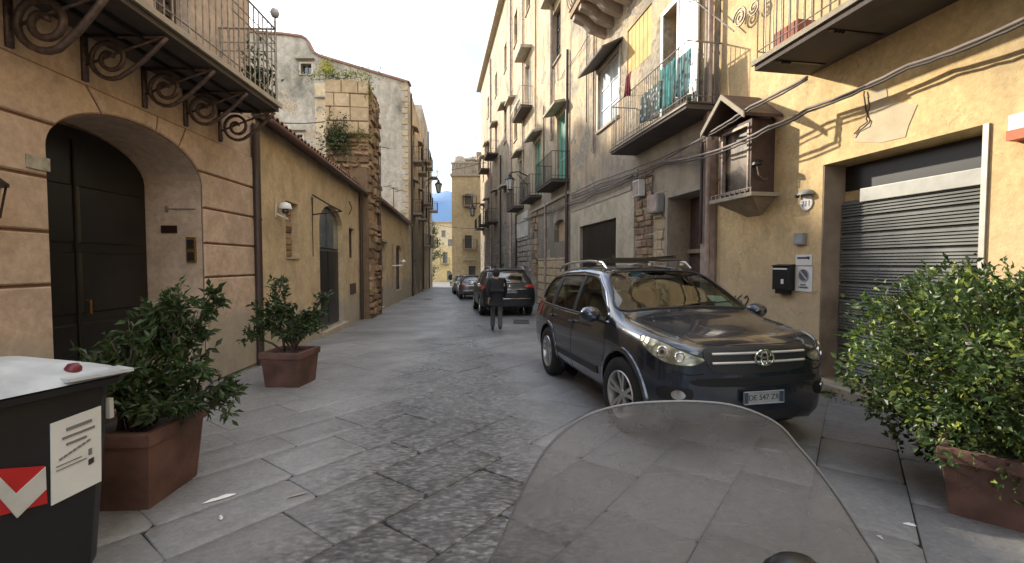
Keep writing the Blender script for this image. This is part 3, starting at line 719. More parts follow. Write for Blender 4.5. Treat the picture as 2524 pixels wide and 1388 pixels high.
# faded plaque and wall lamp at the left edge
s0, s1, z0, z1 = L1.rect(52, 378, 112, 424); mb = MB(); mb.wbox(L1, s0, s1, z0, z1, .032, .045)
mb.build('wall_plaque', simple('faded_marble', (.34, .32, .26), .6, var=.35, vs=14), label='faded greenish marble plaque beside the arched doorway', cat='plaque', bevel=.003)
a0_, z_ = L1.at(4, 545); a0_ -= .30
t = thing('wall_lantern', 'dark wall lantern cut by the left edge of the photo', 'wall lamp', L1.p(a0_, z_, .03))
mb = MB()
for da, dd in ((-.09, .08), (.09, .08), (-.09, .26), (.09, .26)): mb.tube([L1.p(a0_ + da * .7, z_, .17 + (dd - .17) * .7), L1.p(a0_ + da, z_ + .24, dd)], .008, 5)
mb.build('cage', M_iron, t)
mb = MB(); c_ = L1.p(a0_, z_ + .24, .17); mb.lathe(c_, [(.15, 0), (.15, .02), (.06, .1), (.02, .14)], 12); mb.build('cap', M_iron, t)
mb = MB(); c_ = L1.p(a0_, z_ + .01, .17); mb.lathe(c_, [(.075, 0), (.105, .22)], 8); mb.build('lamp_glass', simple('milky_glass', (.5, .47, .42), .3), t)
mb = MB(); mb.tube([L1.p(a0_, z_ + .38, .17), L1.p(a0_, z_ + .42, .1), L1.p(a0_, z_ + .36, .03)], .01, 6); mb.build('lamp_arm', M_iron, t)

# unseen house added to block the sun from street and lower right wall
b = Bld('unseen_shade_house', 'unseen plain grey house added to shade the street', Wall((-19.4, 0), (0, 1), 1), rectp(29.2, 36, -1.3, 18.6), M_gable, 14); b.finish()

# ------------------------------------------------------------ low ochre house
S = L2.sy
lo = Bld('low_house', 'low ochre house with an arched dark door and a tiled roof', L2, rectp(S(7.56), S(15.35), -.6, 4.05), M_low, 3.2, 'house')
# brick filled slot window
s0, s1, z0, z1 = quad(L2, (703, 493, 634), (734, 505, 634))
lo.hole(rectp(s0, s1, z0, z1), .17)
mb = MB(); 
zc = z0 + .02
for k in range(9):
    hh = (z1 - z0 - .03) / 9; mb = MB(); panel(mb, L2, rectp(s0 + .02, s1 - .02, zc, zc + hh), -.168, -.12 + U(-.01, .01), .006, .01); lo.part(mb, 'brick', M_rubble); zc += hh
mb = MB(); mb.wbox(L2, s0 - .02, s1 + .02, z0 - .035, z0 - .002, -.05, .03); lo.part(mb, 'window_sill', M_dressed)
s0, s1, z0, z1 = quad(L2, (860, 560, 636), (873, 566, 636)); lo.window(s0, s1, z0, z1, .12, nx=1, ny=1, pane=M_dark, sill=False)
s0, s1, z0, z1 = quad(L2, (787, 560, 805), (844, 560, 795)); zt = L2.at(815, 508)[1]; zb = gz(10.5)
lo.hole(arched(s0, s1, zb + .1, z1, zt, 14), .2)
q = arched(s0 + .01, s1 - .01, zb + .11, z1, zt - .01, 14)
mb = MB(); mb.prism([L2.p(a, z, -.14) for a, z in q], [L2.p(a, z, -.19) for a, z in q]); dr = lo.part(mb, 'door', M_door)
cc = (s0 + s1) / 2; zg = zb + 2.12
q = arched(s0 + .08, s1 - .08, zg + .06, z1, zt - .07, 12); mb = MB(); mb.prism([L2.p(a, z, -.130) for a, z in q], [L2.p(a, z, -.139) for a, z in q]); mb.build('fanlight', M_pane, dr)
for a0_, a1_ in ((s0 + .05, cc - .01), (cc + .01, s1 - .05)):
    mb = MB(); panel(mb, L2, rectp(a0_, a1_, zb + .16, zg), -.15, -.115, 0, .02); o = mb.build('door_leaf', M_door, dr)
mb = MB(); mb.tube([L2.p(cc + .06, zb + 1.02, -.11), L2.p(cc + .06, zb + 1.05, -.06), L2.p(cc + .16, zb + 1.05, -.06)], .012, 6); mb.build('handle', M_ironl, dr)
mb = MB(); mb.wbox(L2, s0 - .08, s1 + .1, zb - .1, zb + .1, -.19, .14); lo.part(mb, 'doorstep', M_dressed, bevel=.01)
s0, s1, z0, z1 = L2.rect(862, 700, 876, 722); t = thing('meter_cover', 'rusty brown meter cover low on the ochre wall', 'meter cover', L2.p(s0, z0, 0))
mb = MB(); mb.wbox(L2, s0, s1, z0, z1, .003, .02); mb.build('frame', M_wood, t); mb = MB(); mb.wbox(L2, s0 + .03, s1 - .03, z0 + .03, z1 - .03, .021, .03); mb.build('hatch', M_scroll, t)
mb = MB(); mb.wbox(L2, S(7.6), S(7.8), -.1, 4.0, .003, .03); lo.part(mb, 'pilaster_strip', M_low)
lo.finish(); tiled_roof(lo, S(7.58), S(15.3), 4.07, .2, 5)
mb = MB(); mb.smooth = True; mb.tube([L2.p(S(7.6), 3.985, .25), L2.p(S(15.35), 3.96, .25)], .07, 10); lo.part(mb, 'gutter', simple('copper_brown_gutter', (.085, .045, .035), .5, .3), smooth=True)
lo.pipe(S(15.2), gz(15.2), 3.9, r=.05, mat=M_pipe)
# wall lamp with white globe
a0_, z_ = L2.at(680, 515)
t = thing('wall_lamp', 'cream wall lamp with a white curved shade beside the bricked slot window', 'wall lamp', L2.p(a0_, z_, 0))
mb = MB(); mb.wbox(L2, a0_ - .06, a0_ - .01, z_ - .16, z_ + .2, .003, .03); mb.build('back_plate', M_cream_paint, t, bevel=.005)
mb = MB(); mb.lathe(L2.p(a0_ + .05, z_ + .03, .15), [(.03, .1), (.09, .07), (.12, -.02), (.115, -.03), (.05, .0)], 14); mb.build('shade', M_white, t, smooth=True)
mb = MB(); mb.lathe(L2.p(a0_ + .05, z_ - .03, .15), [(.0, -.07), (.05, -.05), (.07, 0), (.05, .03)], 12); mb.build('bulb_glass', M_dglass, t, smooth=True)
mb = MB(); mb.smooth = True; mb.tube([L2.p(a0_ - .03, z_ - .1, .03), L2.p(a0_ + .05, z_ - .14, .1), L2.p(a0_ + .2, z_ - .16, .12), L2.p(a0_ + .33, z_ - .2, .1)], .018, 6); mb.build('white_arm', M_white, t)
# folding awning arm
a0_, z_ = L2.at(765, 480); a1_, z1_b = L2.at(790, 515)
mb = MB(); mb.tube([L2.p(a0_, z_, .04), L2.p(a0_ + .1, z_ - .25, .45), L2.p(a1_, z1_b - .05, .5)], .02, 6); mb.tube([L2.p(a0_, z_ - .05, .04), L2.p(a0_, z_ - .45, .04), L2.p(a1_, z1_b - .05, .5)], .018, 6)
mb.tube([L2.p(a0_ + .03, z_ - .4, .03), L2.p(a0_ + .03, z_ - 1.4, .03)], .01, 5); mb.build('awning_arm', M_iron, label='folded black iron awning arm left of the arched dark door', cat='awning arm')
a0_, z_ = L2.at(858, 512); mb = MB(); mb.tube([L2.p(a0_, z_ + .2, .03), L2.p(a0_ + .05, z_, .1), L2.p(a0_, z_ - .2, .03)], .02, 6); mb.build('hanging_hook', M_scroll, label='rusted iron hook below the gutter beside the ruined pier', cat='hook')

# ------------------------------------------------------------ ruined masonry pier
WR = L2; y0, y1 = 15.42, 18.0; dp = .34
y1 = 17.5
ru = thing('ruined_pier', 'tall ruined pier of tufa blocks with rubble below, weeds on top', 'ruin', WR.p(S(16.6), gz(16.6), -.8))
co = WR.p(S(y0), 0, dp); FR = Wall((co.x, co.y), (-WR.n.x, -WR.n.y), 1); FR.n = -WR.u.copy()
mb = MB(); mb.wbox(WR, S(y0) + .06, S(17.6), -.6, 7.7, -1.08, dp - .05); mb.build('core', M_rubble, ru)
mb = MB(); mb.wbox(WR, S(15.36), S(y1), -.6, 4.9, -.3, dp - .06); mb.build('buttress_core', M_rubble, ru)
masonry(FR, .0, 1.42, 5.95, 7.75, (.42, .48), (.5, .85), 0, (.02, .06), ru, 'block', M_stonew, gap=.012)
masonry(FR, .0, 1.42, 4.0, 5.95, (.11, .26), (.14, .5), 0, (-.01, .16), ru, 'stone', M_rubble, gap=.01, irregular=.06)
FS = Wall((WR.o.x, WR.o.y), (WR.u.x, WR.u.y), 1)
masonry(WR, S(15.4), S(17.45), -.3, 4.9, (.14, .34), (.2, .6), dp - .06, (-.02, .16), ru, 'stone', M_rubble, gap=.01, irregular=.06)
masonry(WR, S(15.44), S(17.6), 4.9, 7.7, (.16, .4), (.2, .7), dp - .05, (-.02, .12), ru, 'stone', M_rubble, gap=.012, irregular=.06)
# timber post standing in the pier's street face
mb = MB(); mb.tube([WR.p(S(17.2), gz(17), .3), WR.p(S(17.1), 2.5, .34), WR.p(S(17.0), 4.9, .3), WR.p(S(17.0), 7.2, .3)], [.09, .1, .08, .06], 7); mb.build('post', M_wood, ru)

# ------------------------------------------------------------ second low house
l2 = Bld('low_house', 'pale low house with two small arched openings beyond the ruined pier', L2, rectp(S(18.02), S(29.6), -1.2, 4.18), M_low, 3, 'house')
for (xl, xr, yt, yb, ys) in ((935, 949, 597, 752, 615), (976, 989, 604, 727, 618)):
    s0, s1, z0, z1 = quad(L2, (xl, ys, yb), (xr, ys, yb - 8)); zt = L2.at((xl + xr) / 2, yt)[1]; zb = gz(L2.p(s0, 0).y)
    if xl > 960: zb = gz(25) + .6
    l2.hole(arched(s0, s1, zb + .05, z1, zt, 10), .2)
    q = arched(s0 + .02, s1 - .02, zb + .06, z1, zt - .02, 10); mb = MB(); mb.prism([L2.p(a, z, -.13) for a, z in q], [L2.p(a, z, -.19) for a, z in q])
    dr = l2.part(mb, 'door', M_wood)
    mb = MB(); panel(mb, L2, rectp(s0 + .15, s1 - .15, zb + .2, zb + 1.0), -.15, -.11, 0, .02); mb.build('door_panel', M_wood, dr)
mb = MB(); s0, s1, z0, z1 = quad(L2, (932, 590, 600), (952, 596, 604)); mb.wbox(L2, s0, s1, z1 - .05, z1 + .05, .003, .1); l2.part(mb, 'door_hood', M_dressed)
l2.finish(); tiled_roof(l2, S(18.0), S(29.6), 4.2, .2, 4, pitch_w=.22)
mb = MB(); mb.tube([L2.p(S(18.1), 4.1, .24), L2.p(S(29.6), 4.05, .24)], .065, 8); l2.part(mb, 'gutter', M_pipe, smooth=True)
l2.pipe(S(22.4), gz(22) + .8, 2.6, r=.03, mat=M_pipel, clamps=False)
a0_, z_ = L2.at(966, 655); t = thing('wall_lamp', 'small white wall lamp between the two arched openings of the pale low house', 'wall lamp', L2.p(a0_, z_, 0))
mb = MB(); mb.tube([L2.p(a0_, z_, .02), L2.p(a0_ + .1, z_ + .02, .5), L2.p(a0_ + .1, z_ + .2, .55)], .03, 6); mb.build('arm', M_white, t)
mb = MB(); mb.lathe(L2.p(a0_ + .1, z_ + .2, .55), [(.02, .1), (.12, 0), (.1, -.02)], 10); mb.build('shade', M_white, t)

# ------------------------------------------------------------ grey gable house and its street front
g = Bld('gable_house', 'tall grey weathered gable house with a sloping roofline', GB, None or [(0, 0), (1, 0), (1, 1)], M_gable, .5)
top = [(1010, 207), (985, 199), (930, 183), (880, 168), (830, 153), (790, 141), (772, 131), (764, 115), (757, 100), (745, 93), (700, 87), (655, 84)]
tp = [GB.at(*q) for q in top]; lx = 12.5
g.outer = [(0, -1.3)] + [(max(0, a), z) for a, z in tp] + [(lx, tp[-1][1] + .3), (lx, -1.3)]
for (x0, y0_, x1, y1_, hood) in ((741, 157, 768, 183, 1), (789, 252, 806, 292, 1), (722, 332, 746, 350, 1)):
    s0, s1, z0, z1 = GB.rect(x0, y0_, x1, y1_); g.window(s0, s1, z0, z1, .3, nx=2, ny=1, pane=M_dglass, surround=M_cream_paint)
    mb = MB(); mb.wbox(GB, s0 - .25, s1 + .25, z1 + .22, z1 + .3, .003, .3); g.part(mb, 'window_hood', M_dressed)
g.finish('gable_wall')
mb = MB()
for q, r in zip([(0, tp[0][1])] + tp, tp + [(lx, tp[-1][1] + .3)]):
    P = GB.p; a, z = q; c, w = r
    mb.hexa([P(a, z, -.5), P(c, w, -.5), P(c, w, .12), P(a, z, .12), P(a, z + .14, -.5), P(c, w + .14, -.5), P(c, w + .14, .12), P(a, z + .14, .12)])
g.part(mb, 'roof_edge', M_tile)
for i in range(26):  # toothed quoin stones
    z = 4.2 + i * .36; w_ = .22 if i % 2 else .42; mb = MB(); panel(mb, GB, rectp(.02, .02 + w_, z, z + .33), -.02, .05, .01, .015); g.part(mb, 'quoin_stone', M_stonew)
# street front
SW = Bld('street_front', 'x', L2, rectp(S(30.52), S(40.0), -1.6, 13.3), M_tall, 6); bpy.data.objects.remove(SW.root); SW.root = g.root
for (yy, z, w_) in ((32.5, 5.3, 1.1), (36.5, 5.3, 1.1), (32.5, 9, 1.1), (36.5, 9, 1.1)):
    SW.window(S(yy), S(yy) + w_, z, z + 2.1, .2, nx=2, ny=3)
    SW.hood(S(yy) - .2, S(yy) + w_ + .2, z + 2.3, .35)
    SW.balcony(S(yy) - .3, S(yy) + w_ + .3, z - .12, .6, .95, .2)
for yy in (33, 37): SW.hole(rectp(S(yy), S(yy) + 1.2, gz(yy), 1.9), .3)
SW.finish('wall'); SW.pipe(S(30.9), gz(31), 13, r=.06)
SW.pipe(S(39.5), gz(31), 12, r=.06)
b6 = Bld('pale_house', 'narrow pale grey house at the far end of the left side', L2, rectp(S(40.02), S(47), -1.8, 15.4), M_gable, 6)
for (yy, z) in ((41.5, 3.4), (44.2, 3.4), (41.5, 7.2), (44.2, 7.2), (41.5, 11), (44.2, 11)):
    b6.window(S(yy), S(yy) + 1.1, z, z + 2, .2, nx=2, ny=2)
    b6.balcony(S(yy) - .3, S(yy) + 1.4, z - .12, .6, .95, .22)
b6.finish(); b6.pipe(S(46.6), -1, 15, r=.06)
b7 = Bld('far_left_house', 'farthest grey house on the left with a small high balcony', L2, rectp(S(47.05), S(53), -1.9, 13.8), M_gable, 6)
for (yy, z) in ((49, 3.6), (49, 7.4), (49, 11)):
    b7.window(S(yy), S(yy) + 1.1, z, z + 2, .2, nx=2, ny=2); b7.balcony(S(yy) - .3, S(yy) + 1.4, z - .12, .8, .95, .22)
b7.finish()

# ------------------------------------------------------------ right side: golden near house with the garage
S = R1.sy
ye = Bld('golden_house', 'golden stucco house with a grey roller shutter and a wall shrine', R1, rectp(S(-12), S(8.42), -.4, 10.5), M_yel, 5, 'house')
gs1 = R1.at(2029, 420)[0]; gs0 = R1.at(2443, 300)[0]; GZT = 2.94; gzb = gz(5) + .10
ye.hole(rectp(gs0, gs1, gzb, GZT), .34)
P = R1.p
mb = MB(); mb.wbox(R1, gs0 - .1, gs1 + .16, gz(5) - .1, gz(5) + .10, -.33, .22); ye.part(mb, 'doorstep', M_dressed, bevel=.012)
# concrete jamb facing (grey brown cheek)
mb = MB(); mb.wbox(R1, gs1 - .02, gs1 - .003, gzb + .002, GZT - .01, -.33, -.004); ye.part(mb, 'jamb', simple('jamb_render', (.27, .2, .14), .9, bump=.3, var=.3, vs=3))
mb = MB(); mb.wbox(R1, gs0 + .003, gs0 + .05, gzb + .002, GZT - .002, -.33, .02); ye.part(mb, 'door_post', simple('galvanised_post', (.45, .43, .38), .5, .3))
# roller shutter
M_shut = simple('shutter_steel', (.19, .195, .185), .42, .25, var=.25, vs=2.5)
t = MB(); t.wbox(R1, gs0 + .06, gs1 - .03, gzb + .01, GZT - .5, -.335, -.315); sh = ye.part(t, 'roller_shutter', M_black)
z = gzb + .02; k = 0; zt_s = GZT - .56
while z < zt_s - .03:
    hgt = .215; mb = MB()
    for j in range(5):
        za = z + j * .037; zb_ = za + .035
        mb.hexa([P(gs0 + .06, za, -.315), P(gs1 - .03, za, -.315), P(gs1 - .03, za, -.262), P(gs0 + .06, za, -.262), P(gs0 + .06, zb_, -.315), P(gs1 - .03, zb_, -.315), P(gs1 - .03, zb_, -.288), P(gs0 + .06, zb_, -.288)])
    mb.wbox(R1, gs0 + .06, gs1 - .03, z + .187, z + .205, -.315, -.30)
    mb.build('slat', M_shut, sh); z += hgt
mb = MB(); mb.wbox(R1, gs0 + .06, gs1 - .32, GZT - .53, GZT - .36, -.33, -.24); mb.build('shutter_box', simple('shutter_head', (.26, .26, .24), .5, .3), sh, bevel=.006)  # stops short of the far jamb, shaping that jamb's shadow edge into it
mb = MB(); mb.wbox(R1, gs0 + .06, gs1 - .03, GZT - .35, GZT - .02, -.335, -.325); mb.build('lintel_shade_board', M_black, sh)  # black board paints the lintel's shade above the shutter
ye.hole(rectp(S(2.2), S(3.0), 4.55, 6.9), .25)
ye.finish()
# yellow rendered end strip right of the garage: awning sign with a red edge
s0, s1, z0, z1 = quad(R1, (2508, 285, 342), (2580, 270, 342)); t = thing('shop_sign', 'white sign box with an orange red lower edge at the right border', 'sign', R1.p(s0, z0, 0))
mb = MB(); mb.wbox(R1, s0, s1, z0 + .09, z1, .003, .1); mb.build('sign_board', M_white, t); mb = MB(); mb.wbox(R1, s0, s1, z0, z0 + .088, .003, .12); mb.build('trim', simple('orange_red', (.55, .12, .04), .6), t)
pts_ = [R1.at(*q) for q in ((2150, 222), (2185, 214), (2190, 250), (2262, 258), (2240, 310), (2232, 338), (2170, 352), (2105, 350), (2110, 330), (2135, 305), (2146, 292), (2138, 262))]
mb = MB(); mb.prism([R1.p(a, z, .006) for a, z in pts_], [R1.p(a, z, -.004) for a, z in pts_]); ye.part(mb, 'plaster_patch', simple('pale_patch', (.56, .47, .32), .9, var=.15, vs=4, bump=.3))
mb = MB(); mb.tube([R1.p(*R1.at(*q), .007) for q in ((2140, 240), (2146, 262), (2138, 285), (2150, 300), (2146, 312), (2120, 325), (2110, 340))], .006, 4); ye.part(mb, 'crack', M_cabled)
# large balcony, upper right
bs1 = R1.at(1974, 200)[0] - .15
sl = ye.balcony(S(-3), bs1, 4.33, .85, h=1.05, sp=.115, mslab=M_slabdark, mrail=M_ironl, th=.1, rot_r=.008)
mb = MB(); mb.wbox(R1, S(-3) - .04, bs1 + .035, 4.30, 4.365, .855, .885); mb.build('slab_edge', M_dressed, sl)
for k in range(7):
    a = bs1 - .35 - k * .78; mb = MB()
    for j in range(3): mb.lathe(R1.p(a, 4.20 + .0, .62 + j * .045), [(.0, -.01), (.02, -.006), (.02, .03)], 8)
    mb.wbox(R1, a - .02, a + .02, 4.215, 4.231, .1, .8); mb.build('fixing', M_iron, sl)
mb = MB(); mb.wbox(R1, bs1 - .62, bs1 - .22, 4.37, 4.62, .45, .75)
mb.build('flower_box', M_redbox, label='red terracotta box standing at the corner of the upper right balcony', cat='flower box', bevel=.01)
# ornate scroll bracket with its rod
a0_, z_ = R1.at(1840, 45); t = thing('scroll_bracket', 'ornate wrought iron sign bracket with a spiral high on the golden wall', 'bracket', R1.p(a0_, z_, 0))
def f_(c, zc): return lambda x, zz: R1.p(c + x, zc + zz, .12)
mb = MB(); mb.smooth = True; mb.tube(spiral_pts(f_(a0_, z_), .17, 2.2, 40), .016, 6); mb.tube(spiral_pts(f_(a0_ - .34, z_ - .02), .12, 1.8, 30, dirn=-1), .013, 6)
mb.build('scroll', M_ironl, t); mb = MB(); a1_, z1_b = R1.at(1725, 8); mb.tube([R1.p(a1_, z1_b, .25), R1.p(a0_ - .7, z_ + .17, .1)], .014, 6); mb.tube([R1.p(a1_ - .2, z1_b - .1, .2), R1.p(a0_ + .15, z_ - .15, .12)], .012, 6); mb.build('rod', M_ironl, t)

# shrine
s1, z1 = R1.at(1815, 330, .1); s0, _ = R1.at(1897, 310, .1); z0 = 2.70; z1 = 3.82; D = .40
t = thing('street_shrine', 'wall shrine with a gabled hood and a framed dim painting', 'shrine', R1.p((s0 + s1) / 2, z0, 0))
c_ = (s0 + s1) / 2; hw = (s1 - s0) / 2
mb = MB()
mb.wbox(R1, s0, s0 + .05, z0, z1, .003, D); mb.wbox(R1, s1 - .05, s1, z0, z1, .003, D); mb.wbox(R1, s0 + .05, s1 - .05, z1 - .05, z1, .003, D - .003); mb.wbox(R1, s0 + .05, s1 - .05, z0, z0 + .04, .003, D - .003)
mb.build('case', M_wood, t)
mb = MB()
for q in ((s0 + .05, s0 + .09, z0 + .04, z1 - .05), (s1 - .09, s1 - .05, z0 + .04, z1 - .05), (s0 + .09, s1 - .09, z1 - .09, z1 - .05), (s0 + .09, s1 - .09, z0 + .04, z0 + .09)): mb.wbox(R1, *q, D - .05, D + .012)
mb.build('picture_frame', simple('aged_gilt_frame', (.32, .24, .19), .6, .2, var=.4, vs=12), t, bevel=.004)
mp_, nt, bs = mat_base('dim_painting'); geo = N(nt, 'ShaderNodeNewGeometry'); nn = N(nt, 'ShaderNodeTexNoise', {'Vector': geo.outputs['Position'], 'Scale': 3.2, 'Detail': 3, 'Distortion': .8})
rr = N(nt, 'ShaderNodeValToRGB', {'Fac': nn.outputs[0]}); rr.color_ramp.elements[0].position = .35; rr.color_ramp.elements[0].color = (.03, .02, .015, 1); rr.color_ramp.elements[1].position = .62; rr.color_ramp.elements[1].color = (.30, .24, .18, 1)
e = rr.color_ramp.elements.new(.48); e.color = (.10, .075, .055, 1); nt.links.new(rr.outputs[0], bs.inputs['Base Color']); bs.inputs['Roughness'].default_value = .35
mb = MB(); mb.wbox(R1, s0 + .06, s1 - .06, z0 + .045, z1 - .055, D - .09, D - .07); mb.build('painting', mp_, t)
for k in (-1, 1):   # gable boards
    mb = MB(); x0, x1 = c_, c_ + k * (hw + .16); zp, ze = z1 + .42, z1 - .02
    mb.hexa([P(x0, zp, .0 + .003), P(x1, ze, .003), P(x1, ze, D + .24), P(x0, zp, D + .24), P(x0, zp + .05, .003), P(x1, ze + .05, .003), P(x1, ze + .05, D + .24), P(x0, zp + .05, D + .24)])
    mb.build('roof_board', M_wood, t)
    mb = MB(); mb.hexa([P(x0, zp - .03, D + .241), P(x1, ze - .03, D + .241), P(x1, ze - .03, D + .265), P(x0, zp - .03, D + .265), P(x0, zp + .055, D + .241), P(x1, ze + .055, D + .241), P(x1, ze + .055, D + .265), P(x0, zp + .055, D + .265)])
    mb.build('bargeboard', M_dressed, t)
mb = MB(); mb.prism([P(c_ - hw, z1 + .002, .06), P(c_ + hw, z1 + .002, .06), P(c_, z1 + .38, .06)], [P(c_ - hw, z1 + .002, .01), P(c_ + hw, z1 + .002, .01), P(c_, z1 + .38, .01)]); mb.build('tympanum', M_wood, t)
mb = MB(); mb.wbox(R1, s0 - .12, s1 + .16, z0 - .06, z0 - .002, .003, D + .08); sh_ = mb.build('shelf', M_dressed, t)
mb = MB()
for i in range(9): a = s0 - .08 + (s1 - s0 + .2) * i / 8; mb.tube([P(a, z0 + .0, D + .06), P(a, z0 + .06, D + .06)], .012, 5)
mb.tube([P(s0 - .1, z0 + .065, D + .06), P(s1 + .14, z0 + .065, D + .06)], .009, 5); mb.build('little_rail', M_ironl, sh_)
mb = MB(); mb.hexa([P(s0 + .25, z0 - .3, .003), P(s1 - .2, z0 - .3, .003), P(s1 - .2, z0 - .3, .03), P(s0 + .25, z0 - .3, .03), P(s0 - .05, z0 - .062, .003), P(s1 + .1, z0 - .062, .003), P(s1 + .1, z0 - .062, D), P(s0 - .05, z0 - .062, D)]); mb.build('console', M_pinkish, t)
mb = MB(); mb.tube([P(s1 - .02, z1 - .3, D), P(s1 + .25, z1 - .33, .3)], .008, 5); mb.tube([P(s1 - .02, z0 + .35, D), P(s1 + .25, z0 + .3, .3)], .008, 5); mb.build('stay_rod', M_iron, t)
# lamp arm right of the shrine
a0_, z_ = R1.at(1905, 440); t = thing('spotlight', 'small spotlight on a bent arm at the right side of the shrine', 'spotlight', P(a0_, z_, 0))
mb = MB(); mb.tube([P(a0_, z_, .05), P(a0_ - .05, z_ - .03, .2), P(a0_ - .12, z_ + .02, .34), P(a0_ - .1, z_ + .16, .36)], .01, 6); mb.build('arm', M_ironl, t)
mb = MB(); mb.lathe(P(a0_ - .1, z_ + .19, .36), [(.02, .03), (.06, .02), (.075, -.02), (.03, -.03)], 10); mb.build('lamp_head', M_black, t)
mb = MB(); mb.tube([P(a0_, z_ + .2, .05), P(a0_ - .02, z_ + .22, .25)], .01, 6); mb.lathe(P(a0_ - .02, z_ + .26, .27), [(.015, .02), (.05, .01), (.06, -.015), (.02, -.02)], 10); mb.build('upper_lamp', M_black, t)
# hooded house number
a0_, z_ = R1.at(1990, 488); t = thing('house_number_light', 'hooded grey light over a round white house number plate', 'number sign', P(a0_, z_, 0))
mb = MB(); mb.smooth = True; vs = []; fs = []
for i in range(9):
    th = pi * i / 8
    for j in range(7): ph = pi / 2 * j / 6; r_ = .13; vs.append(P(a0_ + r_ * cos(th) * cos(ph), z_ + .04 + r_ * .62 * sin(th) * cos(ph) - .0, .004 + r_ * .9 * sin(ph)))
for i in range(8):
    for j in range(6): fs.append((i * 7 + j, (i + 1) * 7 + j, (i + 1) * 7 + j + 1, i * 7 + j + 1))
mb.add(vs, fs); mb.build('hood', M_grey, t, smooth=True)
mb = MB(); q = [(a0_ + .105 * cos(2 * pi * i / 24), z_ - .07 + .105 * sin(2 * pi * i / 24)) for i in range(24)]; mb.prism([P(a, z, .02) for a, z in q], [P(a, z, .004) for a, z in q]); pl = mb.build('number_disc', M_white, t)
text_obj('711', .11, R1, a0_ + .0, z_ - .085, .021, M_ink, pl, 'numerals')
mb = MB(); mb.lathe(P(a0_ + .13, z_ + .04, .05), [(0, -.03), (.03, -.02), (.03, .02), (0, .03)], 10); mb.build('lamp_bulb', M_black, t)
# grey box, signs, letter box, graffiti, low hatch
s0, s1, z0, z1 = R1.rect(1964, 576, 1988, 603); t = thing('junction_box', 'small grey square box below the house number light', 'electric box', P(s0, z0, 0))
mb = MB(); mb.wbox(R1, s0, s1, z0, z1, .003, .05); mb.build('housing', M_grey, t, bevel=.004); mb = MB(); mb.wbox(R1, s0 + .012, s1 - .012, z0 + .012, z1 - .012, .051, .058); mb.build('cover', simple('cover_grey', (.33, .34, .34), .5), t, bevel=.003)
s0, s1, z0, z1 = R1.rect(1963, 628, 2002, 654); t = thing('notice_sign', 'small white notice above the no parking sign', 'sign', P(s0, z0, 0))
mb = MB(); mb.wbox(R1, s0, s1, z0, z1, .003, .01); mb.build('plate', M_white, t); mb = MB(); mb.wbox(R1, s0 + .05, s1 - .03, z0 + .09, z0 + .115, .0105, .012)
mb.prism([P(s0 + .03, z0 + .12, .012), P(s0 + .09, z0 + .12, .012), P(s0 + .05, z0 + .07, .012)], [P(s0 + .03, z0 + .12, .0105), P(s0 + .09, z0 + .12, .0105), P(s0 + .05, z0 + .07, .0105)]); mb.build('print', M_ink, t)
s0, s1, z0, z1 = R1.rect(1963, 657, 2002, 720); t = thing('no_parking_sign', 'white no parking sign with a crossed circle beside the letter box', 'sign', P(s0, z0, 0))
mb = MB(); mb.wbox(R1, s0, s1, z0, z1, .003, .01); mb.build('plate', M_white, t)
cx_, cz_ = (s0 + s1) / 2, z1 - .125; rad = .088; q = [(cx_ + rad * cos(2 * pi * i / 28), cz_ + rad * sin(2 * pi * i / 28)) for i in range(28)]
mb = MB(); mb.prism([P(a, z, .013) for a, z in q], [P(a, z, .0105) for a, z in q]); mb.build('disc', simple('sign_grey_blue', (.12, .13, .15), .6), t)
mb = MB(); q2 = [(cx_ + rad * .98 * cos(2 * pi * i / 28), cz_ + rad * .98 * sin(2 * pi * i / 28)) for i in range(28)]; mb.tube([P(a, z, .013) for a, z in q2], .009, 4, closed=True)
k = rad * .68; mb.tube([P(cx_ + k, cz_ + k, .014), P(cx_ - k, cz_ - k, .014)], .011, 4); mb.build('ring_and_bar', simple('sign_ring', (.38, .38, .37), .6), t)
text_obj('PASSO\nCARRABILE', .036, R1, cx_, z0 + .075, .0115, M_ink, t, 'lettering')
s0, s1, z0, z1 = R1.rect(1911, 656, 1950, 716, .06); t = thing('letter_box', 'black metal letter box with a slot and white label', 'letter box', P(s0, z0, 0))
mb = MB(); mb.wbox(R1, s0, s1, z0, z1, .003, .11); mb.build('box_body', M_black, t, bevel=.008); mb = MB(); mb.hexa([P(s0 - .008, z1 + .001, .003), P(s1 + .008, z1 + .001, .003), P(s1 + .008, z1 - .0, .125), P(s0 - .008, z1 - .0, .125), P(s0 - .008, z1 + .03, .003), P(s1 + .008, z1 + .03, .003), P(s1 + .008, z1 + .012, .125), P(s0 - .008, z1 + .012, .125)]); mb.build('lid', M_black, t)
mb = MB(); mb.wbox(R1, s0 + .025, s1 - .015, z1 - .05, z1 - .03, .112, .116); mb.build('slot', M_white, t); mb = MB(); mb.wbox(R1, s0 + .09, s0 + .14, z0 + .09, z0 + .16, .112, .116); mb.build('label_plate', M_white, t)
mb = MB(); mb.wbox(R1, s0 + .05, s1 - .03, z0 - .06, z0 + .0, .01, .08); mb.build('holder', M_black, t)
a0_, z_ = R1.at(1828, 742)
mb = MB()
def stroke(pts, r=.011, off=(0, 0)): mb.tube([P(a0_ - (x + off[0]), z_ + z + off[1], .004) for x, z in pts], r, 5)
stroke([(-.28, .08), (-.22, .0), (-.16, .08), (-.2, -.1)]); stroke([(0, .1), (-.1, .03), (.0, .0), (.03, -.08), (-.06, -.1)], off=(-.0, 0)); stroke([(.08, .06), (.14, .1), (.18, .04), (.1, -.06), (.12, -.1), (.24, -.12)], r=.014)
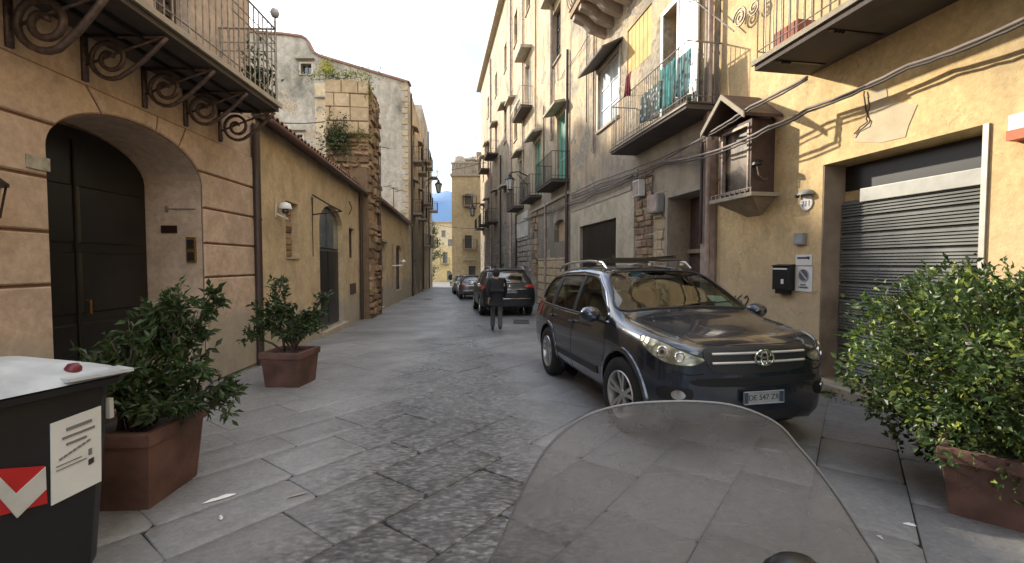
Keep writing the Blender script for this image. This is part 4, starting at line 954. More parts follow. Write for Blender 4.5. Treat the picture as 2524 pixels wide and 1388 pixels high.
stroke([(.14, -.2), (.22, -.17), (.28, -.22), (.2, -.27), (.13, -.22)], r=.007); stroke([(.28, -.33), (.33, -.31), (.4, -.33), (.34, -.37), (.28, -.34)], r=.012)
mb.build('graffiti', simple('brown_spray_paint', (.11, .08, .05), .9), ye.root, kind=None)
s0, s1, z0, z1 = quad(R1, (1915, 812, 900), (1978, 827, 900)); t = thing('cellar_hatch', 'dark low cellar vent in the golden wall behind the silver grey car', 'hatch', P(s0, z0, 0))
mb = MB(); mb.wbox(R1, s0, s1, z0, z1, .003, .03); mb.build('grille', simple('dark_green_metal', (.02, .03, .022), .4), t); mb = MB(); mb.wbox(R1, s0 + .03, s1 - .03, z0 + .02, z1 - .03, .031, .04); mb.build('panel', M_black, t)

# ------------------------------------------------------------ patched house (second on the right)
pa = Bld('patched_house', 'patched ochre house with a railed balcony hung with laundry', R1, rectp(S(8.46), S(17.55), -.8, 15), M_yel2, 6, 'house')
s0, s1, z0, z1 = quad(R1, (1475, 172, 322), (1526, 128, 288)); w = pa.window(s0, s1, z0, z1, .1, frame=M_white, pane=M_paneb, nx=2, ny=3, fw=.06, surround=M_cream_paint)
pa.hood(s0 - .25, s1 + .25, z1 + .16, .6, .06, M_slabdark, .3)
s0, s1, z0, z1 = quad(R1, (1547, 60, 185), (1606, 25, 138)); pa.hole(rectp(s0, s1, z0, z1), .06)
n_ = 6
for i in range(n_):
    a = s0 + .02 + (s1 - s0 - .04) * i / n_; mb = MB(); panel(mb, R1, rectp(a, a + (s1 - s0 - .04) / n_, z0 + .02, z1 - .02), -.055, -.02, .005, .008); pa.part(mb, 'board', M_ochre)
# balcony door: dark opening, open glazed leaf that catches the sun
s0d, s1d, z0d, z1d = quad(R1, (1637, 10, 300), (1690, -30, 290)); z0d = 4.56; z1d = 7.2
pa.hole(rectp(s0d, s1d, z0d, z1d), .5)
mb = MB()
mb.wbox(R1, s0d - .08, s0d - .002, z0d, z1d, -.02, .03); mb.wbox(R1, s1d + .002, s1d + .08, z0d, z1d, -.02, .03); mb.wbox(R1, s0d - .08, s1d + .08, z1d + .002, z1d + .1, -.02, .032); pa.part(mb, 'door_surround', M_white)
mb = MB(); mb.wbox(R1, s0d + .01, s1d - .01, z0d + .01, z1d - .01, -.49, -.47); pa.part(mb, 'dark_room_sheet', M_dark)  # near-black sheet paints the unlit room behind the opening
hx = s0d; pv = P(hx, 0, .17); la = Wall((pv.x, pv.y), (R1.u.x * -1, R1.u.y * -1), 1)
ang = radians(9.1); dv = Matrix.Rotation(ang, 3, 'Z') @ (-R1.u); la.u = dv; la.n = Vector((-dv.y, dv.x, 0)); la.n = la.n if la.n.x < 0 else -la.n
mb = MB(); lw = .62
for q in ((.0, .06, z0d, z1d - .02), (lw - .06, lw, z0d, z1d - .02), (.06, lw - .06, z0d, z0d + .1), (.06, lw - .06, z1d - .1, z1d - .02), (.06, lw - .06, z0d + 1.0, z0d + 1.06)): mb.wbox(la, *q, -.02, .02)
lf = pa.part(mb, 'door_leaf', M_white); mb = MB(); mb.wbox(la, .05, lw - .05, z0d + .09, z1d - .08, -.004, .004); mb.build('leaf_pane', M_mirror, lf)
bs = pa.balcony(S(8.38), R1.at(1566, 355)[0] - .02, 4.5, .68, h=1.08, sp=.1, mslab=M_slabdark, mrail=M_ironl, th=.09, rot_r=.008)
mb = MB(); mb.wbox(R1, S(8.38) - .04, R1.at(1566, 355)[0] + .01, 4.47, 4.53, .685, .71); mb.build('slab_edge', M_dressed, bs)
# ground floor: black garage door with white frame
s0, s1, z0, z1 = quad(R1, (1430, 556, 700), (1521, 541, 700)); zb = gz(14)
pa.hole(rectp(s0, s1, zb + .05, z1), .14)
mb = MB(); mb.wbox(R1, s0 + .005, s1 - .005, zb + .06, z1 - .005, -.135, -.12); gd = pa.part(mb, 'garage_door', M_black)
nn_ = 10
for i in range(nn_): a = s0 + .02 + (s1 - s0 - .04) * i / nn_; mb = MB(); panel(mb, R1, rectp(a, a + (s1 - s0 - .04) / nn_, zb + .08, z1 - .02), -.12, -.10, .006, .008); mb.build('board', M_door, gd)
mb = MB(); mb.wbox(R1, s0 - .1, s0 - .003, zb, z1, -.02, .03); mb.wbox(R1, s1 + .003, s1 + .1, zb, z1, -.02, .03); pa.part(mb, 'door_frame', M_cream_paint)
gA, gB, gz1_ = s0 - .10, s1 + .10, z1
M_gf = plaster('ground_floor_render', [(.40, .34, .25), (.50, .43, .31), (.54, .46, .34)], scale=.8, streak=.3, grime=(.22, .19, .15), base_z=(.2, 1.3, .5, (.26, .24, .2)), bump=.3)
e0_, e1_ = R1.at(1566, 520)[0] + .02, R1.at(1409, 520)[0]
for q in ((e0_, gA - .003, -.5, 3.54), (gB + .003, e1_, -.5, 3.54), (gA - .003, gB + .003, gz1_ + .004, 3.54)): mb = MB(); mb.wbox(R1, *q, .003, .03); pa.part(mb, 'render_panel', M_gf)
s0, s1, z0, z1 = quad(R1, (1412, 505, 545), (1562, 445, 505))
s0, s1, _, _ = quad(R1, (1412, 500, 600), (1560, 500, 600))
mb = MB(); mb.wbox(R1, s0, s1, 3.55, 3.66, .003, .05); pa.part(mb, 'string_course', M_dressed)
# doorway with wooden leaves
s0, s1, z0, z1 = quad(R1, (1651, 490, 650), (1737, 464, 650)); zb = gz(9.6); sd0, sd1 = s0, s1
pa.hole(rectp(s0, s1, zb + .12, z1), .55)
mb = MB(); mb.wbox(R1, s0 + .01, s1 - .01, zb + .13, z1 - .01, -.54, -.50); dd = pa.part(mb, 'door', M_wood)
mid = (s0 + s1) / 2
for a, c in ((s0 + .04, mid - .01), (mid + .01, s1 - .04)):
    for za, zc_ in ((zb + .2, zb + 1.0), (zb + 1.06, zb + 1.9)): mb = MB(); panel(mb, R1, rectp(a, c, za, zc_), -.51, -.46, .01, .02); mb.build('door_panel', M_wood, dd)
mb = MB(); mb.wbox(R1, s0 + .01, s1 - .01, zb + 1.97, zb + 2.06, -.50, -.42); mb.build('transom', M_pinkish, dd)
mb = MB(); mb.wbox(R1, s0 - .14, s0 - .003, zb, z1 + .14, -.02, .07); mb.wbox(R1, s1 + .003, s1 + .13, zb, z1 + .14, -.02, .05); mb.wbox(R1, s0 - .003, s1 + .003, z1 + .003, z1 + .14, -.02, .045); pa.part(mb, 'door_surround', M_dressed)
pa.finish()
# rubble pilaster between garage and doorway
a0_, _ = R1.at(1612, 520); a1_, _ = R1.at(1566, 520)
masonry(R1, a0_ + .02, a1_ - .02, -.4, 3.75, (.12, .22), (.18, .42), .0, (.01, .07), pa.root, 'stone', M_rubble, gap=.01, irregular=.02)
a2_ = sd1 + .16
masonry(R1, a2_, a0_ - .01, -.4, 3.3, (.2, .36), (.25, .5), .0, (.0, .035), pa.root, 'stone', M_stonew, gap=.008, irregular=.01)
# party pilaster, pale pipes
S0_ = R1.at(1762, 600)[0]; mb = MB(); mb.wbox(R1, S0_ + .0, R1.at(1738, 600)[0], -.4, 3.9, .003, .10); pa.part(mb, 'pilaster', M_pipel)
pa.pipe(S0_ + .0, gz(8.4), 8, r=.045, d=.16, mat=M_pipel)
pa.pipe(R1.at(1748, 400)[0], 2.0, 3.9, r=.03, d=.15, mat=M_pipe, clamps=False)
pa.pipe(R1.at(1763, 100)[0] + .06, 3.9, 10, r=.06, d=.1, mat=M_pinkish)
for (x0, y0_, x1, y1_, nm, mt) in ((1568, 448, 1583, 482, 'small dirty white meter box on the rubble pilaster', M_white), (1604, 484, 1630, 522, 'grey brown square meter box between pilaster and doorway', M_grey)):
    s0, s1, z0, z1 = R1.rect(x0, y0_, x1, y1_, .1); t = thing('meter_box', nm, 'meter box', P(s0, z0, 0)); mb = MB(); mb.wbox(R1, s0, s1, z0, z1, .03, .2); mb.build('housing', mt, t, bevel=.008)
    mb = MB(); mb.wbox(R1, s0 + .03, s1 - .03, z0 + .03, z1 - .03, .201, .212); mb.build('cover', M_pipel, t)
    mb = MB(); mb.tube([P(s1 - .05, z1, .1), P(s1 - .02, z1 + .3, .06), P(s1 + .05, 3.7, .05)], .015, 5); mb.build('conduit', M_cabled, t)
# stone balcony high up
mb_s = S(14.3)
sb = pa.balcony(S(11.5), mb_s, 9.25, 1.05, h=.95, sp=.15, mslab=M_rubble, mrail=M_iron, th=.2, bulge=True, rot_r=.012)
for k in range(5):
    a = S(11.7) + k * .6; mb = MB(); pr = [(.0, 9.04), (1.0, 9.04), (1.0, 8.9), (.7, 8.78), (.5, 8.6), (.0, 8.45)]
    mb.prism([P(a - .1, z, d) for d, z in pr], [P(a + .1, z, d) for d, z in pr]); mb.build('corbel', M_slab, sb)
pa.pipe(S(14.9), 5.2, 15, r=.03, mat=M_pipel); pa.pipe(S(15.6), 6.4, 15, r=.02, mat=M_cabled, clamps=False)
# laundry
def cloth_obj(name, label, cat, a, b, zt, zb, d, mat, waves=4, amp=.03, group=None):
    mb = MB(); nx, nz_ = 22, 12; vs = []
    for i in range(nx + 1):
        for j in range(nz_ + 1):
            t = i / nx; k = j / nz_; ww = amp * (.3 + .7 * k) * sin(waves * 2 * pi * t + 1.3 * k); bot = zb + .05 * sin(5 * t + a)
            vs.append(P(a + (b - a) * (t + .01 * sin(7 * k)), zt + (bot - zt) * k, d + ww + .01 * k))
    mb.add(vs, [(i * (nz_ + 1) + j, (i + 1) * (nz_ + 1) + j, (i + 1) * (nz_ + 1) + j + 1, i * (nz_ + 1) + j + 1) for i in range(nx) for j in range(nz_)])
    o = mb.build(name, mat, smooth=True, label=label, cat=cat, group=group); md = o.modifiers.new('thick', 'SOLIDIFY'); md.thickness = .006; return o
a = lambda x, y: R1.at(x, y, .62)
e0 = R1.at(1566, 355)[0]
cloth_obj('towel', 'white and dark patterned towel hanging inside the laundry balcony rail', 'towel', a(1628, 260)[0], a(1578, 260)[0], 5.35, 4.68, .60, cloth('white_print', (.5, .52, .5), (.06, .10, .09), 11), 3)
cloth_obj('blanket', 'teal blanket hanging inside the laundry balcony rail', 'blanket', a(1662, 230)[0], a(1625, 230)[0], 5.55, 4.72, .60, cloth('teal_print', (.02, .16, .16), (.05, .26, .26), 7), 3)
cloth_obj('blanket', 'dark blue teal cloth behind the balcony rail beside the bright door', 'blanket', a(1700, 220)[0], a(1664, 220)[0], 5.5, 4.75, .59, cloth('deep_teal', (.015, .07, .1), (.12, .25, .26), 9), 2)
a0_, z_ = R1.at(1556, 190, .6)
cloth_obj('red_garment', 'dark red garment hanging at the far corner of the laundry balcony', 'garment', a0_ - .12, a0_ + .16, z_ + .08, z_ - .42, .66, cloth('dark_red', (.12, .012, .02), (.2, .03, .04), 8), 2, .05)
mb = MB(); mb.tube([P(a0_ + .0, z_ - .05, .66), P(a0_ + 1.0, z_ + .12, .5), P(a0_ + 1.9, z_ + .3, .08)], .008, 5); mb.build('clothes_pole', M_ironl, label='thin pole holding the red garment out from the white window', cat='pole')

# ------------------------------------------------------------ tall house
M_grst = stone('grey_tan_masonry', (.25, .225, .185), .3, bump=.8)
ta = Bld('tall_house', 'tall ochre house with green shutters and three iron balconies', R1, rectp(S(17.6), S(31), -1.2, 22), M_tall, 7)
def balc(px, Y1, z, p, **k): return k
# near balcony and green doors
ta.shutter_door(S(18.2), S(19.5), 4.92, 7.7, M_green); ta.hood(S(17.9), S(19.8), 7.95, .55, .1)
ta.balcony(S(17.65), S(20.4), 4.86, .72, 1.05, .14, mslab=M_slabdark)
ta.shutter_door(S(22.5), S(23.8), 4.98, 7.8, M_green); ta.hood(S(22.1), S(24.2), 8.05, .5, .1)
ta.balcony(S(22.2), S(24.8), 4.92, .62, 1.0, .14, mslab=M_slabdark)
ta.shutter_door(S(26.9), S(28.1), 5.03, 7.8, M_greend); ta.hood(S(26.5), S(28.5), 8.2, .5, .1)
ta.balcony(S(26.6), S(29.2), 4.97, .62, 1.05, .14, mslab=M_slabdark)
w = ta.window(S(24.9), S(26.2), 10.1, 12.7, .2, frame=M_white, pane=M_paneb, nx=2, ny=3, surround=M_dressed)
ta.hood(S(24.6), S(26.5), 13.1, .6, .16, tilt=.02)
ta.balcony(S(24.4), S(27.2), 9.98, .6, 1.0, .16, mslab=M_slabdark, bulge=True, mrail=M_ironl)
ta.window(S(28.8), S(29.9), 9.5, 11.6, .2); ta.hood(S(28.6), S(30.2), 12.0, .6, .1)
ta.window(S(19.0), S(20.2), 10.2, 12.4, .2, nx=2, ny=3); ta.hood(S(18.7), S(20.5), 12.8, .5, .12, tilt=.02)
for yy in (19.5, 25, 28.8): ta.window(S(yy), S(yy) + 1.1, 15.5, 17.5, .2)
# ground floor
s0, s1, z0, z1 = quad(R1, (1366, 558, 597), (1392, 552, 595)); zt = R1.at(1380, 541)[1]
ta.hole(arched(s0, s1, z0, z1, zt, 10), .25); mb = MB(); q = arched(s0 + .03, s1 - .03, z0 + .03, z1, zt - .03, 10); mb.prism([P(x, z, -.2) for x, z in q], [P(x, z, -.24) for x, z in q]); ta.part(mb, 'niche_panel', M_rubble)
s0, s1, z0, z1 = quad(R1, (1276, 590, 680), (1300, 587, 680)); zb = gz(26)
ta.hole(rectp(s0, s1, zb, z1), .2); mb = MB(); mb.wbox(R1, s0 + .01, s1 - .01, zb + .02, z1 - .01, -.19, -.15); bd = ta.part(mb, 'blocked_door', simple('pale_grey_boards', (.33, .32, .29), .8, var=.3))
for i in range(4): mb = MB(); x = s0 + .02 + (s1 - s0 - .04) * i / 4; panel(mb, R1, rectp(x, x + (s1 - s0 - .04) / 4, zb + .05, z1 - .03), -.15, -.12, .005, .008); mb.build('board', M_grey, bd)
mb = MB(); mb.wbox(R1, s0 - .35, s1 + .35, z1 + .08, z1 + 1.5, .003, .06); ta.part(mb, 'render_panel', simple('patch_render', (.42, .38, .32), .9, var=.2, vs=2, bump=.3))
s0, s1, _, _ = quad(R1, (1216, 560, 700), (1222, 560, 700)); 
ta.hole(rectp(S(29.6), S(30.6), gz(30), 2.6), .3)
ta.finish()
masonry(R1, S(17.9), S(22.9), -.7, 1.9, (.3, .42), (.45, .9), .0, (.0, .05), ta.root, 'block', M_stonew, gap=.012, irregular=.02, keep=lambda x, z: not (s0 - 5 > 0 and False))
masonry(R1, S(22.95), S(24.3), 1.0, 4.3, (.25, .4), (.3, .6), .0, (.0, .08), ta.root, 'stone', M_rubble, gap=.012, irregular=.03)
masonry(R1, S(24.35), S(31), -.9, 4.0, (.22, .36), (.3, .7), .0, (.0, .035), ta.root, 'wall_stones', M_grst, joined=True, gap=.012, irregular=.02, keep=lambda x, z: not (s0 - .45 < x < s1 + .45) and not (S(29.4) < x < S(30.8) and z < 2.8))
masonry(R1, S(31.1), S(51.4), -1.6, 3.9, (.24, .4), (.35, .8), .0, (.0, .04), ta.root, 'wall_stones', M_grst, joined=True, gap=.012, irregular=.02, keep=lambda x, z: not any(S(q) - .2 < x < S(q) + 1.5 and z < 2.2 for q in (34.5, 39, 46)))
ta.pipe(S(17.75), gz(17.7), 9.8, r=.06, mat=M_pipe)
ta.pipe(S(20.1), 7.0, 18, r=.07, mat=M_pipel); ta.pipe(S(23.4), 8.6, 20, r=.035, mat=M_pinkish, clamps=False); ta.pipe(S(26.6), 5.2, 20, r=.05, mat=M_pipel); ta.pipe(S(21.6), 5, 9, r=.03, mat=M_cabled, clamps=False); ta.pipe(S(21.2), gz(21), 4.5, r=.05, mat=M_pipel)
ta.pipe(S(30.7), gz(30), 20, r=.07, mat=M_pipel); ta.pipe(S(28.7), gz(28), 4.7, r=.06, mat=M_iron)
mb = MB(); mb.wbox(R1, S(17.62), S(24.4), 4.3, 4.42, .003, .09); ta.part(mb, 'string_course', M_dressed)
# ------------------------------------------------------------ far tall house
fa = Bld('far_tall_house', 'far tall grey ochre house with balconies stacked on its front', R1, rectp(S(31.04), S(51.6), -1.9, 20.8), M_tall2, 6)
for (yy, z, wz) in ((33, 4.6, 2.4), (38, 5.1, 2.4), (43.5, 5.3, 2.3), (48, 5.3, 2.3), (33, 10.4, 2.4), (38, 10.6, 2.4), (43.5, 10.5, 2.3), (48, 10.3, 2.3), (33, 15.5, 2), (38, 15.5, 2), (43.5, 15.5, 2)):
    fa.window(S(yy), S(yy) + 1.1, z + .1, z + wz, .2, frame=M_wood, nx=2, ny=2)
    if z < 15: fa.hood(S(yy) - .3, S(yy) + 1.4, z + wz + .25, .5, .12)
    if yy != 33 and z < 15 and not (yy == 48 and z > 8): fa.balcony(S(yy) - .7, S(yy) + 1.9, z, .85, 1.0, .2, mslab=M_slabdark)
for (yy, w_, h_) in ((34.5, 1.1, 1.2), (39, 1.2, 1.0), (46, 1.2, .9)): fa.hole(rectp(S(yy), S(yy) + w_, gz(yy) - .0, h_ + .4), .3)
mb = MB(); mb.wbox(R1, S(31.0), S(51.75), 20.8, 21.05, -6, .45); fa.part(mb, 'cornice', M_dressed)
mb = MB(); mb.wbox(R1, S(50.9), S(51.7), 13.2, 14.0, .003, .5); fa.part(mb, 'corner_bracket', M_slab)
fa.finish(); fa.pipe(S(41.5), gz(41), 20, r=.08, mat=M_pipel); fa.pipe(S(35.5), gz(35), 10, r=.06, mat=M_iron)
# ------------------------------------------------------------ straw coloured end house
x0c = CB.at(1114, 600)[0]
ce = Bld('straw_house', 'straw coloured house closing the street with a roof terrace', CB, rectp(-2, x0c, -2.2, 12.1), M_center, 5)
for (xa, ya, xb, yb) in ((1146, 478, 1166, 512), (1145, 580, 1163, 612), (1155, 656, 1172, 700)):
    s0, s1, z0, z1 = CB.rect(xa, ya, xb, yb); ce.window(s0, s1, max(z0, gz(55) + .05), z1, .2, nx=2, ny=2)
for (xa, xb, y_) in ((1142, 1175, 508), (1142, 1177, 614)):
    s1, z = CB.at(xa, y_); s0, _ = CB.at(xb, y_); ce.balcony(s0, s1, z, .9, 1.1, .2)
s1, z = CB.at(1144, 640); s0, _ = CB.at(1176, 640); ce.hood(s0, s1, z, .9, .1); s1, z = CB.at(1140, 482); s0, _ = CB.at(1160, 482); ce.hood(s0, s1, z, .7, .1)
mb = MB(); mb.wbox(CB, -2.1, x0c + .15, 12.1, 12.4, -5, .25); ce.part(mb, 'cornice', M_dressed)
ce.finish()
sl = MB(); sl.wbox(CB, -2, x0c, 12.4, 13.6, -.2, .0); par = ce.part(sl, 'parapet', M_gable)
for i in range(14): mb = MB(); a_ = x0c - .15 - i * .38; mb.wbox(CB, a_, a_ + .14, 12.42, 13.55, .002, .09); mb.build('baluster', M_dressed, par)
mb = MB(); mb.wbox(CB, -2, x0c + .08, 13.6, 13.75, -.3, .12); ce.part(mb, 'coping', M_dressed)
s1, z1 = CB.at(1142, 392, -2); mb = MB(); mb.wbox(CB, -2, s1, 12.4, 14.4, -4, -1.6); rh = ce.part(mb, 'roof_room', M_gable)
mb = MB(); mb.hexa([CB.p(-2, 14.4, -4.2), CB.p(s1 + .3, 14.4, -4.2), CB.p(s1 + .3, 14.4, -1.3), CB.p(-2, 14.4, -1.3), CB.p(-2, 15.6, -4.2), CB.p(s1 - .6, 14.9, -4.2), CB.p(s1 - .6, 14.9, -2.2), CB.p(-2, 15.6, -2.2)]); ce.part(mb, 'roof', M_gable)
mb = MB(); c0 = CB.p(x0c - .9, 13.7, -.6); mb.lathe(c0, [(.0, 0), (.7, 0), (.72, .2), (.6, .75), (.2, 1.0), (0, 1.02)], 14); ce.part(mb, 'cistern', M_gable)
mb = MB(); mb.smooth = True; mb.tube([CB.p(x0c - 1.2 + 1.3 * cos(t / 10 * pi), 14.4 + 1.1 * sin(t / 10 * pi), -.8) for t in range(11)], .03, 5); ce.part(mb, 'terrace_arch', M_ironl)
# lantern lamps on arms
def lantern(W, a_, z, reach, label, sc_=1.0):
    t = thing('street_lantern', label, 'street lamp', W.p(a_, z, 0))
    mb = MB(); mb.smooth = True; mb.tube([W.p(a_, z + .35 * sc_, .0), W.p(a_, z + .55 * sc_, reach * .5), W.p(a_, z + .5 * sc_, reach)], .03 * sc_, 6); mb.tube([W.p(a_, z - .1, .0), W.p(a_, z + .45 * sc_, reach * .6)], .02 * sc_, 5); mb.build('arm', M_iron, t)
    c_ = W.p(a_, z, reach); mb = MB(); mb.lathe(c_, [(.12 * sc_, -.3 * sc_), (.21 * sc_, .15 * sc_)], 6); mb.build('lamp_glass', simple('lantern_glass', (.45, .45, .42), .3), t)
    mb = MB(); mb.lathe(c_, [(.0, .48 * sc_), (.06 * sc_, .42 * sc_), (.1 * sc_, .3 * sc_), (.25 * sc_, .18 * sc_), (.25 * sc_, .15 * sc_)], 6); mb.lathe(c_, [(.0, -.38 * sc_), (.13 * sc_, -.33 * sc_), (.13 * sc_, -.3 * sc_)], 6)
    for k in range(6): an = 2 * pi * k / 6; mb.tube([c_ + Vector((.12 * sc_ * cos(an), .12 * sc_ * sin(an), -.3 * sc_)), c_ + Vector((.21 * sc_ * cos(an), .21 * sc_ * sin(an), .15 * sc_))], .012 * sc_, 4)
    mb.build('frame', M_iron, t); return t
lantern(R1, S(25.6), 6.1, 1.0, 'street lantern with pale glass beside the third green shuttered balcony', 1.15)
lantern(R1, S(47), 7.0, 1.3, 'dark street lantern far down the street in front of the straw house', 1.5)
lantern(L2, L2.sy(44), 9.0, 1.2, 'black street lantern on the farthest left wall seen against the sky', 1.6)
# ------------------------------------------------------------ far yellow houses, hill
def fpx(x, y, W): return W.at(x, y)
s1, _ = FB.at(1060, 600); s0, _ = FB.at(1135, 600)
fb = Bld('far_yellow_house', 'small bright yellow house at the end of the street', FB, rectp(s0, s1, -2.6, FB.at(1100, 612)[1]), M_far, 6, 'house')
for (xa, ya, xb, yb) in ((1091, 622, 1103, 648), (1102, 668, 1111, 690)): a_, b_2, z0, z1 = FB.rect(xa, ya, xb, yb); fb.window(a_, b_2, z0, z1, .2, nx=2, ny=2)
a_, b_2, z0, z1 = FB.rect(1087, 644, 1108, 650); fb.balcony(a_, b_2, z0, .8, 1.0, .25); fb.finish()
FB2 = Wall((-4, 92), (-1, 0), 1); FB2.n = Vector((0, -1, 0))
s1, _ = FB2.at(1050, 600); s0, _ = FB2.at(1140, 600)
f2 = Bld('far_pale_house', 'pale cream house with a flat roof behind the bright yellow house', FB2, rectp(s0, s1, -2.8, FB2.at(1100, 549)[1]), M_center, 6, 'house')
for (xa, ya, xb, yb) in ((1088, 568, 1098, 584), (1104, 590, 1114, 606)): a_, b_2, z0, z1 = FB2.rect(xa, ya, xb, yb); f2.window(a_, b_2, z0, z1, .2, nx=2, ny=1)
mb = MB(); mb.wbox(FB2, s0, s1, FB2.at(1100, 549)[1], FB2.at(1100, 545)[1], -6, .4); f2.part(mb, 'cornice', M_dressed); f2.finish()
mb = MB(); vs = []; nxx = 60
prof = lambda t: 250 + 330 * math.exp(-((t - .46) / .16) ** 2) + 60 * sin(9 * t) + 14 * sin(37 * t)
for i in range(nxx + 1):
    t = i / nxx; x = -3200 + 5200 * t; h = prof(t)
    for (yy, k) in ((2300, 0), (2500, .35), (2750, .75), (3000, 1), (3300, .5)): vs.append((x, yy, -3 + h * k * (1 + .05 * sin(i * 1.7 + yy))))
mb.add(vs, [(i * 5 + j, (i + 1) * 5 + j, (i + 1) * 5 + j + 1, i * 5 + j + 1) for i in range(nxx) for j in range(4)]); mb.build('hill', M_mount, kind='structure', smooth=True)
# ------------------------------------------------------------ antennas
def antenna(label, base, h, n, length, ang, size=.35, tilt=0):
    t = thing('tv_antenna', label, 'antenna', base); b_ = Vector(base); mb = MB(); mb.tube([b_, b_ + Vector((0, 0, h))], .02, 6); mb.build('mast', M_iron, t)
    top_ = b_ + Vector((0, 0, h - .05)); dr = Vector((cos(ang), sin(ang), tilt)); ac_ = Vector((-sin(ang), cos(ang), 0)); mb = MB(); mb.tube([top_ - dr * length / 2, top_ + dr * length / 2], .015, 5); mb.build('boom', M_iron, t)
    for k in range(n):
        q = top_ + dr * length * (k / (n - 1) - .5); mb = MB(); mb.tube([q - ac_ * size - Vector((0, 0, size * .3)), q + ac_ * size + Vector((0, 0, size * .3))], .012, 4); mb.build('element', M_iron, t)
def WPT(px, py, Y):
    d = Matrix.Rotation(-PITCH, 3, 'X') @ Vector(((px - CX) / FPX, 1, -(py - CY) / FPX)); t = Y / d.y; return Vector((0, 0, CAMZ)) + d * t
p1_ = WPT(937, 362, 19.5); antenna('comb shaped tv antenna on a mast above the second low roof', (p1_.x, 19.5, 4.3), p1_.z - 4.3 + .05, 6, .75, .35, .22, -.1)
p1_ = WPT(975, 462, 23); antenna('dark tilted tv antenna over the pale low house roof', (p1_.x - .1, 23, 4.35), max(.4, p1_.z - 4.35), 3, .75, -.5, .3, -.4)
p1_ = WPT(1172, 345, 56); antenna('thin distant tv antenna on the roof terrace of the straw house', (p1_.x, 56.5, 12.5), p1_.z - 12.5 + .6, 4, .9, .2, .4)
# dish on the left balcony corner
e_ = L1.sy(6.70); t = thing('globe_lamp', 'pale globe lamp on the corner post of the iron balcony', 'lamp', L1.p(e_, 5.15, .8))
mb = MB(); mb.smooth = True; mb.lathe(L1.p(e_, 5.25, .8), [(.0, -.07), (.045, -.055), (.065, 0), (.045, .05), (0, .07)], 12); mb.build('globe', simple('globe', (.4, .4, .4), .3), t); mb = MB(); mb.tube([L1.p(e_, 5.08, .8), L1.p(e_, 5.2, .8)], .012, 5); mb.build('stem', M_iron, t)

# ------------------------------------------------------------ cables
def cable(name, pts, r, label, mat, group=None, sag=.0, wob=.004, n=10):
    mb = MB(); mb.smooth = True; out = []
    for i in range(len(pts) - 1):
        A, B = Vector(pts[i]), Vector(pts[i + 1])
        for k in range(n): t = k / n; q = A.lerp(B, t); q.z -= sag * 4 * t * (1 - t); q += Vector((U(-wob, wob), 0, U(-wob, wob))) if 0 < k else Vector(); out.append(q)
    out.append(Vector(pts[-1])); mb.tube(out, r, 6); return mb.build(name, mat, label=label, cat='cable', group=group)
G_ = 'cables strung along the right facades'
main = [(2560, 20, .42), (2200, 165, .36), (1900, 285, .62), (1762, 372, .75), (1690, 400, .12), (1600, 418, .1), (1470, 470, .1), (1408, 492, .1)]
def wp(l, dz=0, dd=0): 
    o = []
    for x, y, d in l: s_, z_ = R1.at(x, y, d + dd); o.append(R1.p(s_, z_ + dz, d + dd))
    return o
cable('cable', wp([(2560, 30, .25), (2240, 160, .22), (1990, 268, .22), (1895, 312, .5), (1762, 372, .5), (1640, 398, .08), (1480, 452, .08), (1408, 482, .08)]), .020, 'thickest pale cable running the length of the right facades', M_cable, G_, .03)
cable('cable', wp([(2560, 40, .25), (2240, 168, .24), (1990, 276, .24), (1895, 320, .52), (1762, 380, .52), (1640, 405, .08), (1480, 462, .08), (1408, 490, .08)]), .014, 'thin cable twisted round the thickest pale cable', M_cabled, G_, .03, .008)
cable('cable', wp([(1990, 190, .6), (1850, 262, .6), (1765, 318, .62), (1640, 392, .1)]), .018, 'bundle of cables passing in front of the shrine gable', M_cable, G_, .01)
cable('cable', wp([(1990, 196, .62), (1850, 270, .63), (1765, 326, .64), (1610, 398, .1), (1470, 448, .08), (1408, 478, .08)]), .012, 'dark cable in the bundle in front of the shrine gable', M_cabled, G_, .01, .008)
cable('cable', wp([(1560, 432, .1), (1470, 470, .1), (1408, 498, .1), (1350, 520, .1), (1290, 540, .1)]), .02, 'cable along the string course under the near green balcony', M_cable, G_, .03)
cable('cable', wp([(1612, 420, .1), (1560, 440, .1), (1470, 478, .1), (1410, 505, .1), (1330, 530, .1), (1230, 565, .1)]), .016, 'dark loose cable under the near green balcony', M_cabled, G_, .04, .02)
cable('cable', wp([(1590, 420, .06), (1605, 470, .06), (1640, 540, .05), (1630, 600, .05), (1640, 640, .05)]), .008, 'thin cable hanging down the rubble pilaster', M_cabled, G_, 0, .02, 5)
cable('cable', wp([(1372, 62, .05), (1374, 200, .05), (1410, 150, .05), (1450, 90, .1)]), .012, 'thin cable looping under the high stone balcony', M_cabled, G_, .05, .02)
cable('cable', wp([(2130, 225, .02), (2134, 268, .02), (2138, 300, .02), (2105, 330, .02)]), .008, 'short cable hanging on the golden wall above the garage', M_cabled, G_, 0, .01, 4)
A = L2.p(L2.sy(38), 9.1, .1); B = R1.p(S(36), 9.9, .1); cable('cable', [A, B], .02, 'cable crossing the street in front of the straw house', M_cabled, 'cables crossing the street', .2, 0)
A = L2.p(L2.sy(44), 5.6, .1); B = R1.p(S(46), 5.2, .1); cable('cable', [A, B], .02, 'lower cable crossing the far end of the street', M_cabled, 'cables crossing the street', .25, 0)
p_ = WPT(655, 300, 12); p2 = WPT(800, 300, 16); cable('cable', [p_, p2], .02, 'cable running from the iron balcony to the ruined pier', M_cable, None, .05, 0)

